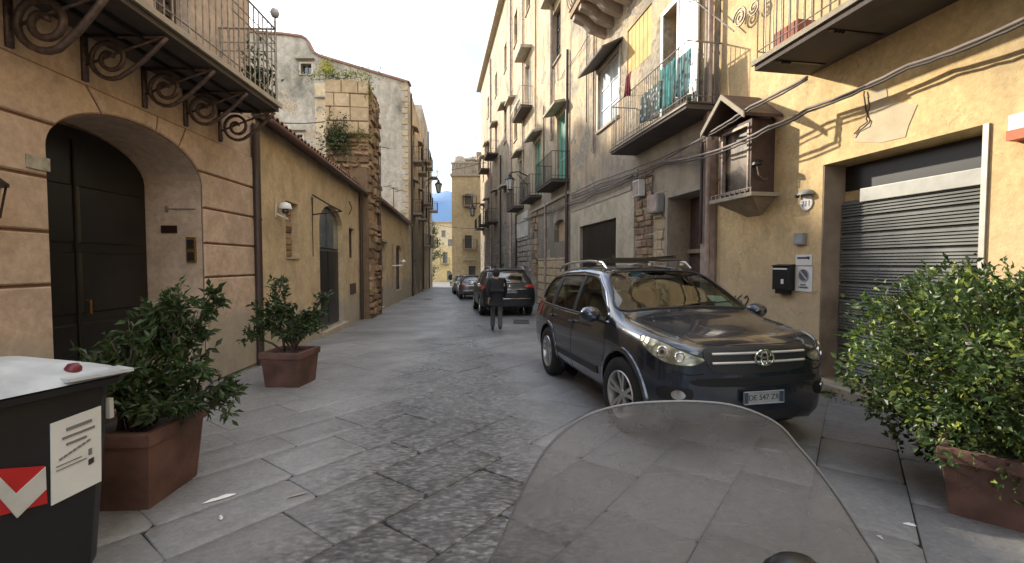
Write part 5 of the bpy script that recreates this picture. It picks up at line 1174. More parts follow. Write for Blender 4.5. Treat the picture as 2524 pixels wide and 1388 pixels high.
# ------------------------------------------------------------ vehicles
def lobj(mb, name, mat, parent, bevel=0, smooth=True, ang=38):
    if isinstance(mb, MB): mb.smooth = smooth
    me = mb.mesh(name, mat, (0, 0, 0), bevel) if isinstance(mb, MB) else mb
    o = bpy.data.objects.new(name, me); COL.objects.link(o); o.parent = parent; ORG[o.name] = Vector()
    if smooth and isinstance(mb, MB): autosmooth(o, ang)
    return o
def paint(name, col, metal=.35, rough=.35, coat=1.0):
    m, nt, b = mat_base(name); geo = N(nt, 'ShaderNodeNewGeometry')
    n = N(nt, 'ShaderNodeTexNoise', {'Vector': geo.outputs['Position'], 'Scale': 3, 'Detail': 7, 'Roughness': .7}); r = N(nt, 'ShaderNodeMapRange', {'Value': n.outputs[0], 1: .45, 2: .75, 3: 0, 4: .2})
    mm = N(nt, 'ShaderNodeMixRGB', {0: r.outputs[0], 1: c4(col), 2: (.12, .11, .10, 1)}); nt.links.new(mm.outputs[0], b.inputs['Base Color'])
    b.inputs['Metallic'].default_value = metal; b.inputs['Roughness'].default_value = rough; b.inputs['Coat Weight'].default_value = coat; b.inputs['Coat Roughness'].default_value = .05
    return m
M_tyre = simple('tyre_rubber', (.016, .016, .016), .85); M_rim = simple('alloy_rim', (.50, .50, .49), .3, .8, var=.1); M_chrome, _n, _b = mat_base('chrome'); _b.inputs['Metallic'].default_value = 1; _b.inputs['Roughness'].default_value = .12; _b.inputs['Base Color'].default_value = (.75, .75, .76, 1)
M_plastic = simple('black_plastic', (.018, .018, .019), .55); M_redlens = glass_mat('red_lens', (.35, .01, .015), .15)
M_lens = glass_mat('yellowed_lens', (.36, .37, .28), .12); M_seat = simple('seat_fabric', (.05, .048, .04), .9); M_seatl = simple('trim_beige', (.28, .25, .19), .85)
M_cg, nt, b_ = mat_base('car_glass'); tr = N(nt, 'ShaderNodeBsdfTransparent', {'Color': (.62, .70, .64, 1)}); gl = N(nt, 'ShaderNodeBsdfGlossy', {'Color': (1, 1, 1, 1), 'Roughness': .02})
fr = N(nt, 'ShaderNodeFresnel', {'IOR': 1.5}); mr = N(nt, 'ShaderNodeMapRange', {'Value': fr.outputs[0], 1: 0, 2: 1, 3: .04, 4: .5}); ms = N(nt, 'ShaderNodeMixShader', {0: mr.outputs[0], 1: tr.outputs[0], 2: gl.outputs[0]}); nt.links.new(ms.outputs[0], nt.nodes['Material Output'].inputs[0])
M_lens2, nt, b_ = mat_base('lamp_interior'); geo = N(nt, 'ShaderNodeNewGeometry'); vv = N(nt, 'ShaderNodeTexVoronoi', {'Vector': geo.outputs['Position'], 'Scale': 14}); cr_ = N(nt, 'ShaderNodeValToRGB', {'Fac': vv.outputs['Distance']}); cr_.color_ramp.elements[0].color = (.62, .62, .50, 1); cr_.color_ramp.elements[1].color = (.16, .17, .12, 1); cr_.color_ramp.elements[1].position = .7; nt.links.new(cr_.outputs[0], b_.inputs['Base Color']); b_.inputs['Metallic'].default_value = .35; b_.inputs['Roughness'].default_value = .25; b_.inputs['Coat Weight'].default_value = 1; bp_ = N(nt, 'ShaderNodeBump', {'Height': vv.outputs['Distance'], 'Strength': .5, 'Distance': .02}); nt.links.new(bp_.outputs[0], b_.inputs['Normal'])
M_bar = simple('bright_trim', (.70, .70, .72), .3, .55, var=.02)
WH = {}
def wheel_meshes():
    if WH: return WH
    m = MB(); r, w = .362, .225; m.lathe((0, 0, 0), [(.232, -w / 2 + .012), (.25, -w / 2), (.33, -w / 2), (.355, -w / 2 + .02), (r, -w / 2 + .045), (r, w / 2 - .045), (.355, w / 2 - .02), (.33, w / 2), (.25, w / 2), (.232, w / 2 - .012), (.22, 0), (.232, -w / 2 + .012)], 40, 'y', False)
    m.smooth = True; WH['tyre'] = m.mesh('tyre', M_tyre)
    m = MB(); m.lathe((0, 0, 0), [(.235, .105), (.228, .115), (.215, .105), (.20, .02), (.20, -.09), (.235, -.1)], 36, 'y', False)
    m.lathe((0, 0, 0), [(.0, .085), (.04, .085), (.052, .075), (.055, .02), (0, .0)], 20, 'y')
    for k in range(5):
        a = 2 * pi * k / 5
        for da in (-.2, .2):
            a1 = a + da * .55; a2 = a + da; t = .017
            c1, s1_, c2, s2_ = cos(a1), sin(a1), cos(a2), sin(a2)
            f = lambda c, s_, rr, off, y: (rr * c - off * s_, y, rr * s_ + off * c)
            m.hexa([f(c1, s1_, .04, -t, .05), f(c2, s2_, .218, -t * 1.2, .07), f(c2, s2_, .218, t * 1.2, .07), f(c1, s1_, .04, t, .05),
                    f(c1, s1_, .04, -t, .082), f(c2, s2_, .218, -t * 1.1, .105), f(c2, s2_, .218, t * 1.1, .105), f(c1, s1_, .04, t, .082)])
    WH['rim'] = m.mesh('rim', M_rim)
    m = MB(); m.lathe((0, 0, 0), [(.0, .0), (.20, .0), (.20, -.05), (0, -.05)], 24, 'y'); m.lathe((0, 0, 0), [(.0, .03), (.15, .03), (.15, .0), (0, 0)], 24, 'y'); WH['brake_disc'] = m.mesh('brake_disc', simple('brake_steel', (.07, .065, .06), .5, .6))
    return WH
def ring(x, w, zs, z3, z4, zb, y6, z6, y7, z7, zt):
    return [(x, 0, zs), (x, w * .84, zs), (x, w * .965, zs + .07), (x, w, z3), (x, w * .992, z4), (x, w * .965, zb), (x, y6, z6), (x, y7, z7), (x, y7 * .55, zt - .006), (x, 0, zt)]
ST = [ring(2.05, .66, .27, .46, .66, .80, .60, .885, .52, .915, .93), ring(1.96, .81, .25, .48, .70, .86, .73, .94, .60, .965, .985), ring(1.70, .895, .24, .52, .76, .94, .80, 1.0, .67, 1.02, 1.045),
      ring(1.30, .91, .24, .54, .80, .985, .82, 1.05, .70, 1.075, 1.10), ring(1.08, .91, .24, .54, .82, 1.0, .82, 1.085, .72, 1.105, 1.13), ring(.70, .91, .24, .54, .83, 1.02, .765, 1.30, .67, 1.37, 1.395),
      ring(.34, .91, .24, .54, .83, 1.03, .70, 1.51, .61, 1.585, 1.61), ring(-.2, .91, .24, .54, .83, 1.035, .68, 1.545, .58, 1.63, 1.66), ring(-1.0, .91, .24, .54, .83, 1.04, .68, 1.54, .58, 1.62, 1.65),
      ring(-1.6, .905, .25, .54, .83, 1.045, .66, 1.50, .56, 1.58, 1.61), ring(-1.9, .89, .26, .54, .83, 1.04, .64, 1.40, .54, 1.47, 1.49), ring(-2.06, .87, .28, .54, .82, 1.02, .72, 1.12, .56, 1.15, 1.16), ring(-2.17, .82, .32, .52, .74, .88, .70, .93, .55, .945, .95)]
def body_shell(st, sx, sy_, sz, nose=.13, tail=.06, lvl=3):
    vs = []; fs = []; nr = 18
    def idx(i, k): return i * nr + k % nr
    for r in st:
        half = [(x * sx, y * sy_, z * sz) for x, y, z in r]
        vs += half + [(x, -y, z) for x, y, z in half[8:0:-1]]
    n = len(st)
    for i in range(n - 1):
        for k in range(nr): fs.append((idx(i, k), idx(i, k + 1), idx(i + 1, k + 1), idx(i + 1, k)))
    for i, bl in ((0, nose), (n - 1, -tail)):
        b = len(vs)
        for j in range(1, 9):
            k_ = sin(j / 9 * pi) ** .4; x, y, z = st[i][j]; vs.append(((x + bl * k_) * sx, 0, z * sz))
        c = lambda j: idx(i, 0) if j == 0 else idx(i, 9) if j == 9 else b + j - 1
        for j in range(9):
            q = (idx(i, j), idx(i, j + 1), c(j + 1), c(j)); q2 = (c(j), c(j + 1), idx(i, (18 - j - 1) % 18), idx(i, (18 - j) % 18))
            for t in (q, q2):
                t = tuple(dict.fromkeys(t))
                if len(t) > 2: fs.append(t)
    me = bpy.data.meshes.new('b'); me.from_pydata(vs, [], fs); o = bpy.data.objects.new('b', me); COL.objects.link(o)
    md = o.modifiers.new('s', 'SUBSURF'); md.levels = lvl; md.render_levels = lvl
    dg = bpy.context.evaluated_depsgraph_get(); me2 = bpy.data.meshes.new_from_object(o.evaluated_get(dg)); bpy.data.objects.remove(o)
    bm = bmesh.new(); bm.from_mesh(me2); bmesh.ops.recalc_face_normals(bm, faces=bm.faces); bpy.data.meshes.remove(me2); return bm
def inpoly(x, y, p):
    c = False; n = len(p)
    for i in range(n):
        x1, y1 = p[i]; x2, y2 = p[i - 1]
        if (y1 > y) != (y2 > y) and x < (x2 - x1) * (y - y1) / (y2 - y1) + x1: c = not c
    return c
def smooth_outline(p, n=6):
    out = []; m = len(p)
    for i in range(m):
        a, b, c, d = (Vector(p[(i + k) % m]) for k in (-1, 0, 1, 2))
        for j in range(n):
            t = j / n; out.append(tuple(.5 * ((2 * b) + (c - a) * t + (2 * a - 5 * b + 4 * c - d) * t * t + (-a + 3 * b - 3 * c + d) * t ** 3)))
    return out
def dens(p, n=5): return [tuple(Vector(p[i]).lerp(Vector(p[(i + 1) % len(p)]), j / n)) for i in range(len(p)) for j in range(n)]
class Proj:
    def __init__(s, bm, sc3): s.bv = BVHTree.FromBMesh(bm); s.sc = sc3
    def pt(s, view, a, b, off):
        sx, sy_, sz = s.sc
        if view == 'side+': o, d = Vector((a * sx, 3, b * sz)), Vector((0, -1, 0))
        elif view == 'side-': o, d = Vector((a * sx, -3, b * sz)), Vector((0, 1, 0))
        elif view == 'front': o, d = Vector((5, a * sy_, b * sz)), Vector((-1, 0, 0))
        elif view == 'rear': o, d = Vector((-5, a * sy_, b * sz)), Vector((1, 0, 0))
        elif view == 'top': o, d = Vector((a * sx, b * sy_, 5)), Vector((0, 0, -1))
        elif view in ('diag+', 'diag-'):      # a runs across the corner, seen at 45 degrees from the front
            k = 1 if view == 'diag+' else -1; r2 = sqrt(.5); ax = Vector((-r2, k * r2, 0)); d = Vector((-r2, -k * r2, 0)); o = Vector((1.55 * sx, k * .5 * sy_, b * sz)) + ax * a * sx - d * 3
        elif view in ('rdiag+', 'rdiag-'):
            k = 1 if view == 'rdiag+' else -1; r2 = sqrt(.5); ax = Vector((r2, k * r2, 0)); d = Vector((r2, -k * r2, 0)); o = Vector((-1.6 * sx, k * .45 * sy_, b * sz)) + ax * a * sx - d * 3
        h, nrm, _, _ = s.bv.ray_cast(o, d)
        if h is None: h, nrm, _, _ = s.bv.find_nearest(o + d * 3)
        if nrm.dot(d) > 0: nrm = -nrm
        return h + nrm * off
    def patch(s, view, poly, off=.005, thick=.006, rings=5):
        m = MB(); n = len(poly); cx = sum(p[0] for p in poly) / n; cy = sum(p[1] for p in poly) / n; vs = []
        for k in range(rings): f = 1 - k / rings; vs += [s.pt(view, cx + (a - cx) * f, cy + (b - cy) * f, off) for a, b in poly]
        vs.append(s.pt(view, cx, cy, off)); fs = []
        for k in range(rings - 1):
            for i in range(n): j = (i + 1) % n; fs.append((k * n + i, k * n + j, (k + 1) * n + j, (k + 1) * n + i))
        for i in range(n): fs.append(((rings - 1) * n + i, (rings - 1) * n + (i + 1) % n, rings * n))
        bk = len(vs); vs += [s.pt(view, a, b, off - thick) for a, b in poly]
        for i in range(n): j = (i + 1) % n; fs.append((bk + i, bk + j, j, i))
        m.add(vs, fs); return m
    def line(s, view, pts, r=.004, off=.001, closed=False, n=6, dn=6):
        q = [];  L_ = len(pts) if closed else len(pts) - 1
        for i in range(L_):
            for j in range(dn): q.append(tuple(Vector(pts[i]).lerp(Vector(pts[(i + 1) % len(pts)]), j / dn)))
        if not closed: q.append(pts[-1])
        m = MB(); m.tube([s.pt(view, a, b, off) for a, b in q], r, n, closed=closed); return m
def make_car(name, label, loc, head, pitch, mat, sc3=(1, 1, 1), interior=True, group=None, front=True, wy=.80, tints=None, rails=True, rich=True):
    sx, sy_, sz = sc3; root = thing(name, label, 'car', loc, 0, group); root.rotation_euler = (0, pitch, head)
    bm = body_shell(ST, sx, sy_, sz); pj = Proj(bm, sc3)
    AX = (1.33, -1.22); RW = .362; WR_ = .415
    dlo = smooth_outline([(.90, 1.055), (.62, 1.29), (.30, 1.475), (-.3, 1.515), (-1.0, 1.505), (-1.5, 1.455), (-1.74, 1.33), (-1.76, 1.16), (-1.55, 1.085), (-.9, 1.065), (0, 1.05)], 5)
    ws = smooth_outline([(.745, 1.155), (.70, 1.32), (.585, 1.52), (.3, 1.56), (0, 1.565), (-.3, 1.56), (-.585, 1.52), (-.70, 1.32), (-.745, 1.155), (-.4, 1.165), (0, 1.17), (.4, 1.165)], 4)
    rw = smooth_outline([(.66, 1.17), (.60, 1.40), (.45, 1.48), (0, 1.49), (-.45, 1.48), (-.60, 1.40), (-.66, 1.17), (-.4, 1.13), (0, 1.12), (.4, 1.13)], 4)
    dele = []
    for f in bm.faces:
        c = f.calc_center_median(); x, y, z = c.x / sx, c.y / sy_, c.z / sz; nn = f.normal
        if abs(y) > .55 and any((c.x - a * sx) ** 2 + (c.z - RW) ** 2 < (WR_) ** 2 for a in AX): dele.append(f); continue
        if interior:
            if abs(nn.y) > .5 and inpoly(x, z, dlo): dele.append(f)
            elif nn.x > .25 and x > .2 and inpoly(y, z, ws): dele.append(f)
            elif nn.x < -.35 and x < -1.5 and inpoly(y, z, rw): dele.append(f)
    bmesh.ops.delete(bm, geom=dele, context='FACES')
    for v in bm.verts:
        if v.is_boundary and abs(v.co.y) > .5:
            for a in AX:
                d = Vector((v.co.x - a * sx, v.co.z - RW))
                if abs(d.length - WR_) < .06 and d.length > 0: d = d.normalized() * WR_; v.co.x = a * sx + d.x; v.co.z = RW + d.y
    for f in bm.faces: f.smooth = True
    me = bpy.data.meshes.new('body'); bm.to_mesh(me); bm.free(); me.materials.append(mat); body = lobj(me, 'body', mat, root)
    P1 = lambda mb, nm, m_, par=None, **k: lobj(mb, nm, m_, par or body, **k)
    gm = M_cg if interior else M_dglass
    for v_, sg in (('side+', 1), ('side-', -1)):
        P1(pj.patch(v_, dlo, .004), 'side_window', gm, root)
        m = MB(); m.tube([pj.pt(v_, a, b, .004) for a, b in dlo], .014, 6, closed=True); P1(m, 'window_seal', M_plastic, root)
        m = pj.line(v_, [(.95, 1.03), (0, 1.03), (-.9, 1.045), (-1.56, 1.065), (-1.80, 1.15), (-1.80, 1.34), (-1.56, 1.49), (-1.0, 1.545), (-.3, 1.555), (.28, 1.515), (.62, 1.335), (.93, 1.09)], .010, .004); P1(m, 'chrome_trim', M_chrome, root)
        for xa, xb in ((-.10, -.13), (-1.02, -1.10)):
            m = pj.patch(v_, dens([(xa + .045, 1.04), (xa + .03, 1.53), (xb - .03, 1.53), (xb - .04, 1.04)]), .012, .02, 3); P1(m, 'pillar', M_plastic, root)
        # doors, handle, seams, arches
        if rich:
            for pl in ([(.92, 1.02), (.95, .75), (.86, .42), (.80, .32)], [(-.12, 1.03), (-.13, .6), (-.14, .32)], [(-1.02, 1.04), (-1.0, .85), (-.86, .70), (-.84, .55), (-.80, .33)], [(.78, .33), (0, .33), (-.78, .33)]):
                P1(pj.line(v_, pl, .005, -.002), 'door_seam', M_dark, root)
            for x in (.03, -.86): m = MB(); q = [pj.pt(v_, x - .02, .93, .0), pj.pt(v_, x, .93, .045), pj.pt(v_, x - .16, .935, .045), pj.pt(v_, x - .18, .935, .0)]; m.tube(q, .014, 8); P1(m, 'door_handle', mat, root)
            m = pj.patch(v_, dens([(.75, .52), (-.76, .52), (-.76, .44), (.75, .44)], 8), .012, .014, 3); P1(m, 'rocker_moulding', M_plastic, root)
        for a in AX:
            m = MB(); q = []; nn_ = 22
            for i in range(nn_ + 1):
                t = -.35 + (pi + .7) * i / nn_; q.append((a * sx + (WR_ + .005) * cos(t), RW + (WR_ + .005) * sin(t)))
            vs = []
            for X, Z in q:
                c = Vector((X - a * sx, Z - RW)).normalized(); yo = max(pj.pt(v_, (X) / sx, min(Z / sz, .9), 0).y * sg, .80 * sy_)
                zi = Z
                vs += [(X, sg * (yo - .05), zi), (X, sg * (yo + .016), zi), (X + c.x * .045, sg * (yo + .012), zi + c.y * .045), (X + c.x * .055, sg * (yo - .03), zi + c.y * .055)]
            fs = [(i * 4 + k, i * 4 + k + 1, i * 4 + 5 + k, i * 4 + 4 + k) for i in range(nn_) for k in range(3)]
            m.add(vs, fs); P1(m, 'wheel_arch', mat if rich else M_plastic, root)
            m = MB(); vs = []
            for i in range(13):
                t = -.2 + (pi + .4) * i / 12
                for yy in (.86, .55): vs.append((a * sx + (WR_ - .003) * cos(t), sg * yy * sy_, RW + (WR_ - .003) * sin(t)))
            m.add(vs, [(2 * i, 2 * i + 1, 2 * i + 3, 2 * i + 2) for i in range(12)]); m.prism([(a * sx + WR_ * cos(2 * pi * i / 16), sg * .55 * sy_, RW + WR_ * sin(2 * pi * i / 16)) for i in range(16)], [(a * sx + WR_ * cos(2 * pi * i / 16), sg * .53 * sy_, RW + WR_ * sin(2 * pi * i / 16)) for i in range(16)])
            P1(m, 'wheel_well', M_dark, root)
            W_ = wheel_meshes(); wo = bpy.data.objects.new('wheel', W_['tyre']); COL.objects.link(wo); wo.parent = root; wo.location = (a * sx, sg * wy * sy_, RW); wo.rotation_euler = (0, U(0, 1.2), 0 if sg > 0 else pi)
            if a > 0 and rich: wo.rotation_euler[2] += .10
            for nm in ('rim', 'brake_disc'): r_ = bpy.data.objects.new(nm, W_[nm]); COL.objects.link(r_); r_.parent = wo
        # mirrors
        m = MB(); c = Vector((.86 * sx, sg * 1.02 * sy_, 1.10 * sz)); m.lathe(c, [(0, .09), (.05, .085), (.085, .05), (.10, 0), (.10, -.03), (.09, -.04), (0, -.035)], 14, 'x')
        m.v = [Vector((v.x, c.y + (v.y - c.y) * 1.15, c.z + (v.z - c.z) * .85)) for v in m.v]; mi = P1(m, 'mirror', M_black if not rich else mat, root)
        m = MB(); m.tube([(.86 * sx, sg * .86 * sy_, 1.03 * sz), (.85 * sx, sg * .95 * sy_, 1.06 * sz)], [.035, .03], 8); P1(m, 'mirror_arm', M_plastic, mi)
        m = MB(); m.prism([(c.x - .038, c.y + .1 * cos(2 * pi * i / 14), c.z + .07 * sin(2 * pi * i / 14)) for i in range(14)], [(c.x - .044, c.y + .1 * cos(2 * pi * i / 14), c.z + .07 * sin(2 * pi * i / 14)) for i in range(14)]); P1(m, 'mirror_glass', M_chrome, mi)
        if rails:
            m = MB(); q = [(.25, .565, 1.595), (.12, .57, 1.675), (-.3, .575, 1.705), (-1.0, .575, 1.70), (-1.5, .56, 1.665), (-1.68, .55, 1.58)]; m.tube([(x * sx, sg * y * sy_, z * sz) for x, y, z in q], [.013, .016, .016, .016, .016, .012], 8); P1(m, 'roof_rail', M_rim, root)
        # lamps
        hl = smooth_outline([(-.37, .80), (-.28, .765), (-.12, .775), (.03, .83), (.14, .905), (.175, .965), (.08, .965), (-.08, .93), (-.25, .875), (-.36, .835)], 4)
        lm = P1(pj.patch('diag' + ('+' if sg > 0 else '-'), hl, .012, .02, 6), 'headlight', M_lens2 if rich else M_dglass, root)
        if rich:
            m = MB(); m.tube([pj.pt('diag' + ('+' if sg > 0 else '-'), a, b, .012) for a, b in hl], .006, 5, closed=True); P1(m, 'lamp_rim', M_plastic, lm)
            for aa, rr in ((-.20, .036), (-.06, .042)):
                q = [pj.pt('diag' + ('+' if sg > 0 else '-'), aa + rr * cos(2 * pi * i / 18), .835 + .03 * (aa > -.1) + rr * sin(2 * pi * i / 18), .016) for i in range(18)]; m = MB(); m.tube(q, .006, 5, closed=True); P1(m, 'reflector_ring', M_chrome, lm)
            q = [pj.pt('diag' + ('+' if sg > 0 else '-'), -.06 + .016 * cos(2 * pi * i / 12), .865 + .016 * sin(2 * pi * i / 12), .016) for i in range(12)]; m = MB(); m.add(q, [tuple(range(12))]); P1(m, 'bulb', M_black, lm)
            m = pj.patch('front', [(sg * (.70 + .045 * cos(2 * pi * i / 16)), .525 + .04 * sin(2 * pi * i / 16)) for i in range(16)], .018, .02, 3); P1(m, 'fog_lamp', M_chrome, root)
        tl = smooth_outline([(-.05, .93), (.20, .92), (.42, .95), (.44, 1.02), (.25, 1.06), (.0, 1.02)], 4) if not rich else smooth_outline([(.1, .88), (.24, .88), (.28, 1.0), (.26, 1.12), (.18, 1.14), (.14, 1.0)], 4)
        P1(pj.patch('rdiag' + ('+' if sg > 0 else '-'), tl, .012, .02, 5), 'tail_light', M_redlens, root)
    P1(pj.patch('front', ws, .004), 'windshield', gm, root); m = MB(); m.tube([pj.pt('front', a, b, .003) for a, b in ws], .014, 6, closed=True); P1(m, 'windshield_seal', M_plastic, root)
    P1(pj.patch('rear', rw, .004), 'rear_window', gm, root); m = MB(); m.tube([pj.pt('rear', a, b, .003) for a, b in rw], .014, 6, closed=True); P1(m, 'window_seal', M_plastic, root)
    # nose
    gr = smooth_outline([(.49, .905), (.46, .76), (.36, .71), (0, .70), (-.36, .71), (-.46, .76), (-.49, .905), (-.2, .915), (0, .92), (.2, .915)], 4)
    go = P1(pj.patch('front', gr, .008, .02, 6), 'grille', M_plastic, root)
    for z in (.865, .79): P1(pj.line('front', [(.44, z), (.2, z + .004), (0, z + .006), (-.2, z + .004), (-.44, z)], .011, .022), 'chrome_bar', M_bar, go)
    if rich:
        em = MB()
        for (ra, rb, oy, oz) in ((.085, .060, 0, 0), (.030, .055, 0, .002), (.062, .026, 0, .030)): em.tube([pj.pt('front', oy + ra * cos(2 * pi * i / 24), .828 + oz + rb * sin(2 * pi * i / 24), .04) for i in range(24)], .008, 6, closed=True)
        P1(em, 'emblem', M_chrome, go)
        em = MB(); 
    lg = smooth_outline([(.62, .66), (.60, .585), (.45, .565), (0, .56), (-.45, .565), (-.60, .585), (-.62, .66), (0, .655)], 3)
    if rich:
        P1(pj.patch('front', smooth_outline([(.56, .655), (.54, .60), (0, .585), (-.54, .60), (-.56, .655), (0, .665)], 3), .004, .02, 4), 'bumper_grille', M_dark, root)
        for k_ in (1, -1):
            P1(pj.line('front', [(k_ * .50, .70), (k_ * .62, .69), (k_ * .74, .72)], .005, 0), 'bumper_seam', M_dark, root)
            P1(pj.patch('front', smooth_outline([(k_ * .60, .57), (k_ * .80, .58), (k_ * .80, .48), (k_ * .62, .47)], 4), .004, .02, 4), 'fog_recess', M_dark, root)
    P1(pj.patch('front', [(a * .68, b - .28) for a, b in lg], .006, .02, 4), 'lower_intake', M_dark, root)
    # hood creases and shut lines
    for sg in (1, -1):
        P1(pj.line('top', [(1.02, sg * .74), (1.4, sg * .72), (1.8, sg * .63), (1.98, sg * .52)], .005, -.001), 'hood_seam', M_dark, root)
        m = MB(); m.tube([pj.pt('front', sg * .1, 1.165, .015), pj.pt('front', sg * .1 + .28, 1.20, .012), pj.pt('front', sg * .1 + .5, 1.21, .012)], .008, 5); P1(m, 'wiper', M_black, root)
    P1(pj.line('top', [(2.0, -.52), (2.06, -.25), (2.08, 0), (2.06, .25), (2.0, .52)], .005, -.001), 'hood_seam', M_dark, root)
    # tail
    m = pj.patch('rear', dens([(.80, .50), (.80, .36), (-.80, .36), (-.80, .50)], 6), .01, .02, 3); P1(m, 'rear_bumper_insert', M_plastic, root)
    if not rich:
        P1(pj.line('rear', [(.55, .915), (0, .92), (-.55, .915)], .010, .012), 'chrome_bar', M_chrome, root); P1(pj.line('rear', [(.70, .60), (0, .60), (-.70, .60)], .006, .004), 'bumper_line', M_chrome, root)
        for sg in (1, -1): P1(pj.patch('rear', smooth_outline([(sg * .50, .99), (sg * .80, .96), (sg * .84, 1.03), (sg * .72, 1.08), (sg * .56, 1.05)], 4), .014, .02, 4), 'tail_light', M_redlens, root)
        P1(pj.line('rear', [(.64, 1.52), (0, 1.56), (-.64, 1.52)], .03, .02), 'spoiler', M_black, root)
        m = MB(); m.tube([pj.pt('rear', -.02, 1.16, .02), pj.pt('rear', .22, 1.24, .015), pj.pt('rear', .34, 1.30, .015)], .009, 5); P1(m, 'rear_wiper', M_black, root)
        m = MB()
        for k in range(3):
            a = pi / 2 + k * 2 * pi / 3; c0 = Vector((0, 1.01)); pts = [c0, c0 + Vector((cos(a - .5), sin(a - .5))) * .03, c0 + Vector((cos(a), sin(a))) * .052, c0 + Vector((cos(a + .5), sin(a + .5))) * .03]
            m.add([pj.pt('rear', p.x, p.y, .02) for p in pts], [(0, 1, 2, 3)])
        P1(m, 'emblem', M_chrome, root)
    # plates
    def plate(x, z, sgn, txt, wd=.52, hh=.11):
        m = MB(); m.box((x - .006, -wd / 2, z - hh / 2), (x + .006, wd / 2, z + hh / 2)); p_ = lobj(m, 'number_plate', M_plate, root, smooth=False)
        m = MB(); m.tube([(x + sgn * .008, -wd / 2, z - hh / 2), (x + sgn * .008, wd / 2, z - hh / 2), (x + sgn * .008, wd / 2, z + hh / 2), (x + sgn * .008, -wd / 2, z + hh / 2)], .006, 4, closed=True); lobj(m, 'plate_frame', M_grey, p_)
        for yy in (-wd / 2 + .022, wd / 2 - .022): m = MB(); m.box((x + sgn * .0065 - .0005, yy - .02, z - hh / 2 + .006), (x + sgn * .0065 + .0005, yy + .02, z + hh / 2 - .006)); lobj(m, 'plate_band', M_bluep, p_, smooth=False)
        cu = bpy.data.curves.new('t', 'FONT'); cu.body = txt; cu.size = .17 * wd if wd < .5 else .088; cu.extrude = .001; cu.align_x = 'CENTER'; cu.align_y = 'CENTER'; t = bpy.data.objects.new('t', cu); COL.objects.link(t)
        me = bpy.data.meshes.new_from_object(t.evaluated_get(bpy.context.evaluated_depsgraph_get())); bpy.data.objects.remove(t); me.materials.clear(); me.materials.append(M_ink)
        o = bpy.data.objects.new('plate_lettering', me); COL.objects.link(o); o.parent = p_; o.location = (x + sgn * .0075, 0, z); o.rotation_euler = (pi / 2, 0, pi / 2 * sgn)
    fz = pj.pt('front', 0, .50 / sz, 0).x; rz_ = pj.pt('rear', 0, .90 / sz, 0).x
    plate(fz + .03, .50, 1, 'DE 547 ZR', .38, .10)
    plate(rz_ - .015, .90 if not rich else .8, -1, 'CN 862 DP')
    if rails and rich:   # roof rack of two cross bars joined by a black frame
        m = MB()
        for x in (.0, -.85): m.box((x - .025, -.58, 1.690), (x + .025, .58, 1.712))
        rk = lobj(m, 'roof_rack', M_black, root, smooth=False)
        m = MB()
        for y in (-.42, .42): m.box((-.95, y - .018, 1.725), (.12, y + .018, 1.765))
        for x in (.08, -.40, -.90): m.box((x - .015, -.40, 1.720), (x + .015, .40, 1.735))
        lobj(m, 'rack_frame', M_black, rk, smooth=False)
        for x in (.0, -.85):
            for y in (-.57, .57): m = MB(); m.box((x - .03, y - .025, 1.64), (x + .03, y + .025, 1.69)); lobj(m, 'rack_foot', M_rim, rk, smooth=False)
    if interior:
        m = MB(); m.box((-1.9, -.76, .42), (1.05, .76, .55)); lobj(m, 'cabin_floor', M_dark, root, smooth=False)
        m = MB(); m.box((.62, -.72, .80), (1.05, .72, 1.03)); m.box((.78, -.70, 1.03), (1.05, .70, 1.075)); lobj(m, 'dashboard', simple('dash_grey', (.05, .05, .045), .8), root, bevel=.03)
        for y in (-.36, .36):
            m = MB(); m.box((-.25, y - .25, .62), (.28, y + .25, .80)); m.hexa([(-.30, y - .25, .75), (-.12, y - .25, .75), (-.12, y + .25, .75), (-.30, y + .25, .75), (-.55, y - .21, 1.28), (-.42, y - .21, 1.28), (-.42, y + .21, 1.28), (-.55, y + .21, 1.28)])
            st_ = lobj(m, 'seat', M_seat, root, bevel=.04); m = MB(); m.box((-.60, y - .13, 1.32), (-.47, y + .13, 1.48)); lobj(m, 'headrest', M_seatl, st_, bevel=.03)
        m = MB(); m.box((-1.1, -.62, .62), (-.65, .62, .80)); m.hexa([(-1.2, -.62, .7), (-1.05, -.62, .7), (-1.05, .62, .7), (-1.2, .62, .7), (-1.38, -.6, 1.25), (-1.26, -.6, 1.25), (-1.26, .6, 1.25), (-1.38, .6, 1.25)]); rs = lobj(m, 'rear_seat', M_seat, root, bevel=.04)
        for y in (-.38, .38): m = MB(); m.box((-1.42, y - .12, 1.27), (-1.30, y + .12, 1.42)); lobj(m, 'headrest', M_seatl, rs, bevel=.03)
        m = MB(); m.tube([(.50 + .07 * cos(t), .36 + .19 * sin(t), 1.02 + .17 * cos(t)) for t in [2 * pi * i / 20 for i in range(20)]], .014, 6, closed=True); m.tube([(.62, .36, .95), (.5, .36, 1.02)], .03, 8); lobj(m, 'steering_wheel', M_black, root)
        m = MB(); m.box((.52, -.10, 1.46), (.56, .10, 1.51)); lobj(m, 'inner_mirror', M_black, root, bevel=.01)
        m = MB(); m.add([pj.pt('front', a, b, -.02) for a, b in ((.40, 1.18), (.62, 1.18), (.60, 1.29), (.40, 1.30))], [(0, 1, 2, 3)]); lobj(m, 'parking_paper', simple('windscreen_paper', (.30, .38, .32), .7), root, smooth=False)
    return root
M_plate = simple('plate_white', (.26, .26, .26), .5); M_bluep = simple('plate_blue', (.04, .05, .08), .5)
hd = math.atan2(-.98, .2)
make_car('parked_suv', 'dark grey metallic suv with roof rails parked at an angle, nose toward the camera', (1.67, 5.86, gz(5.86)), hd, -.022, paint('slate_blue_paint', (.034, .044, .064), .6, .26))
hd2 = math.atan2(.986, -.168)
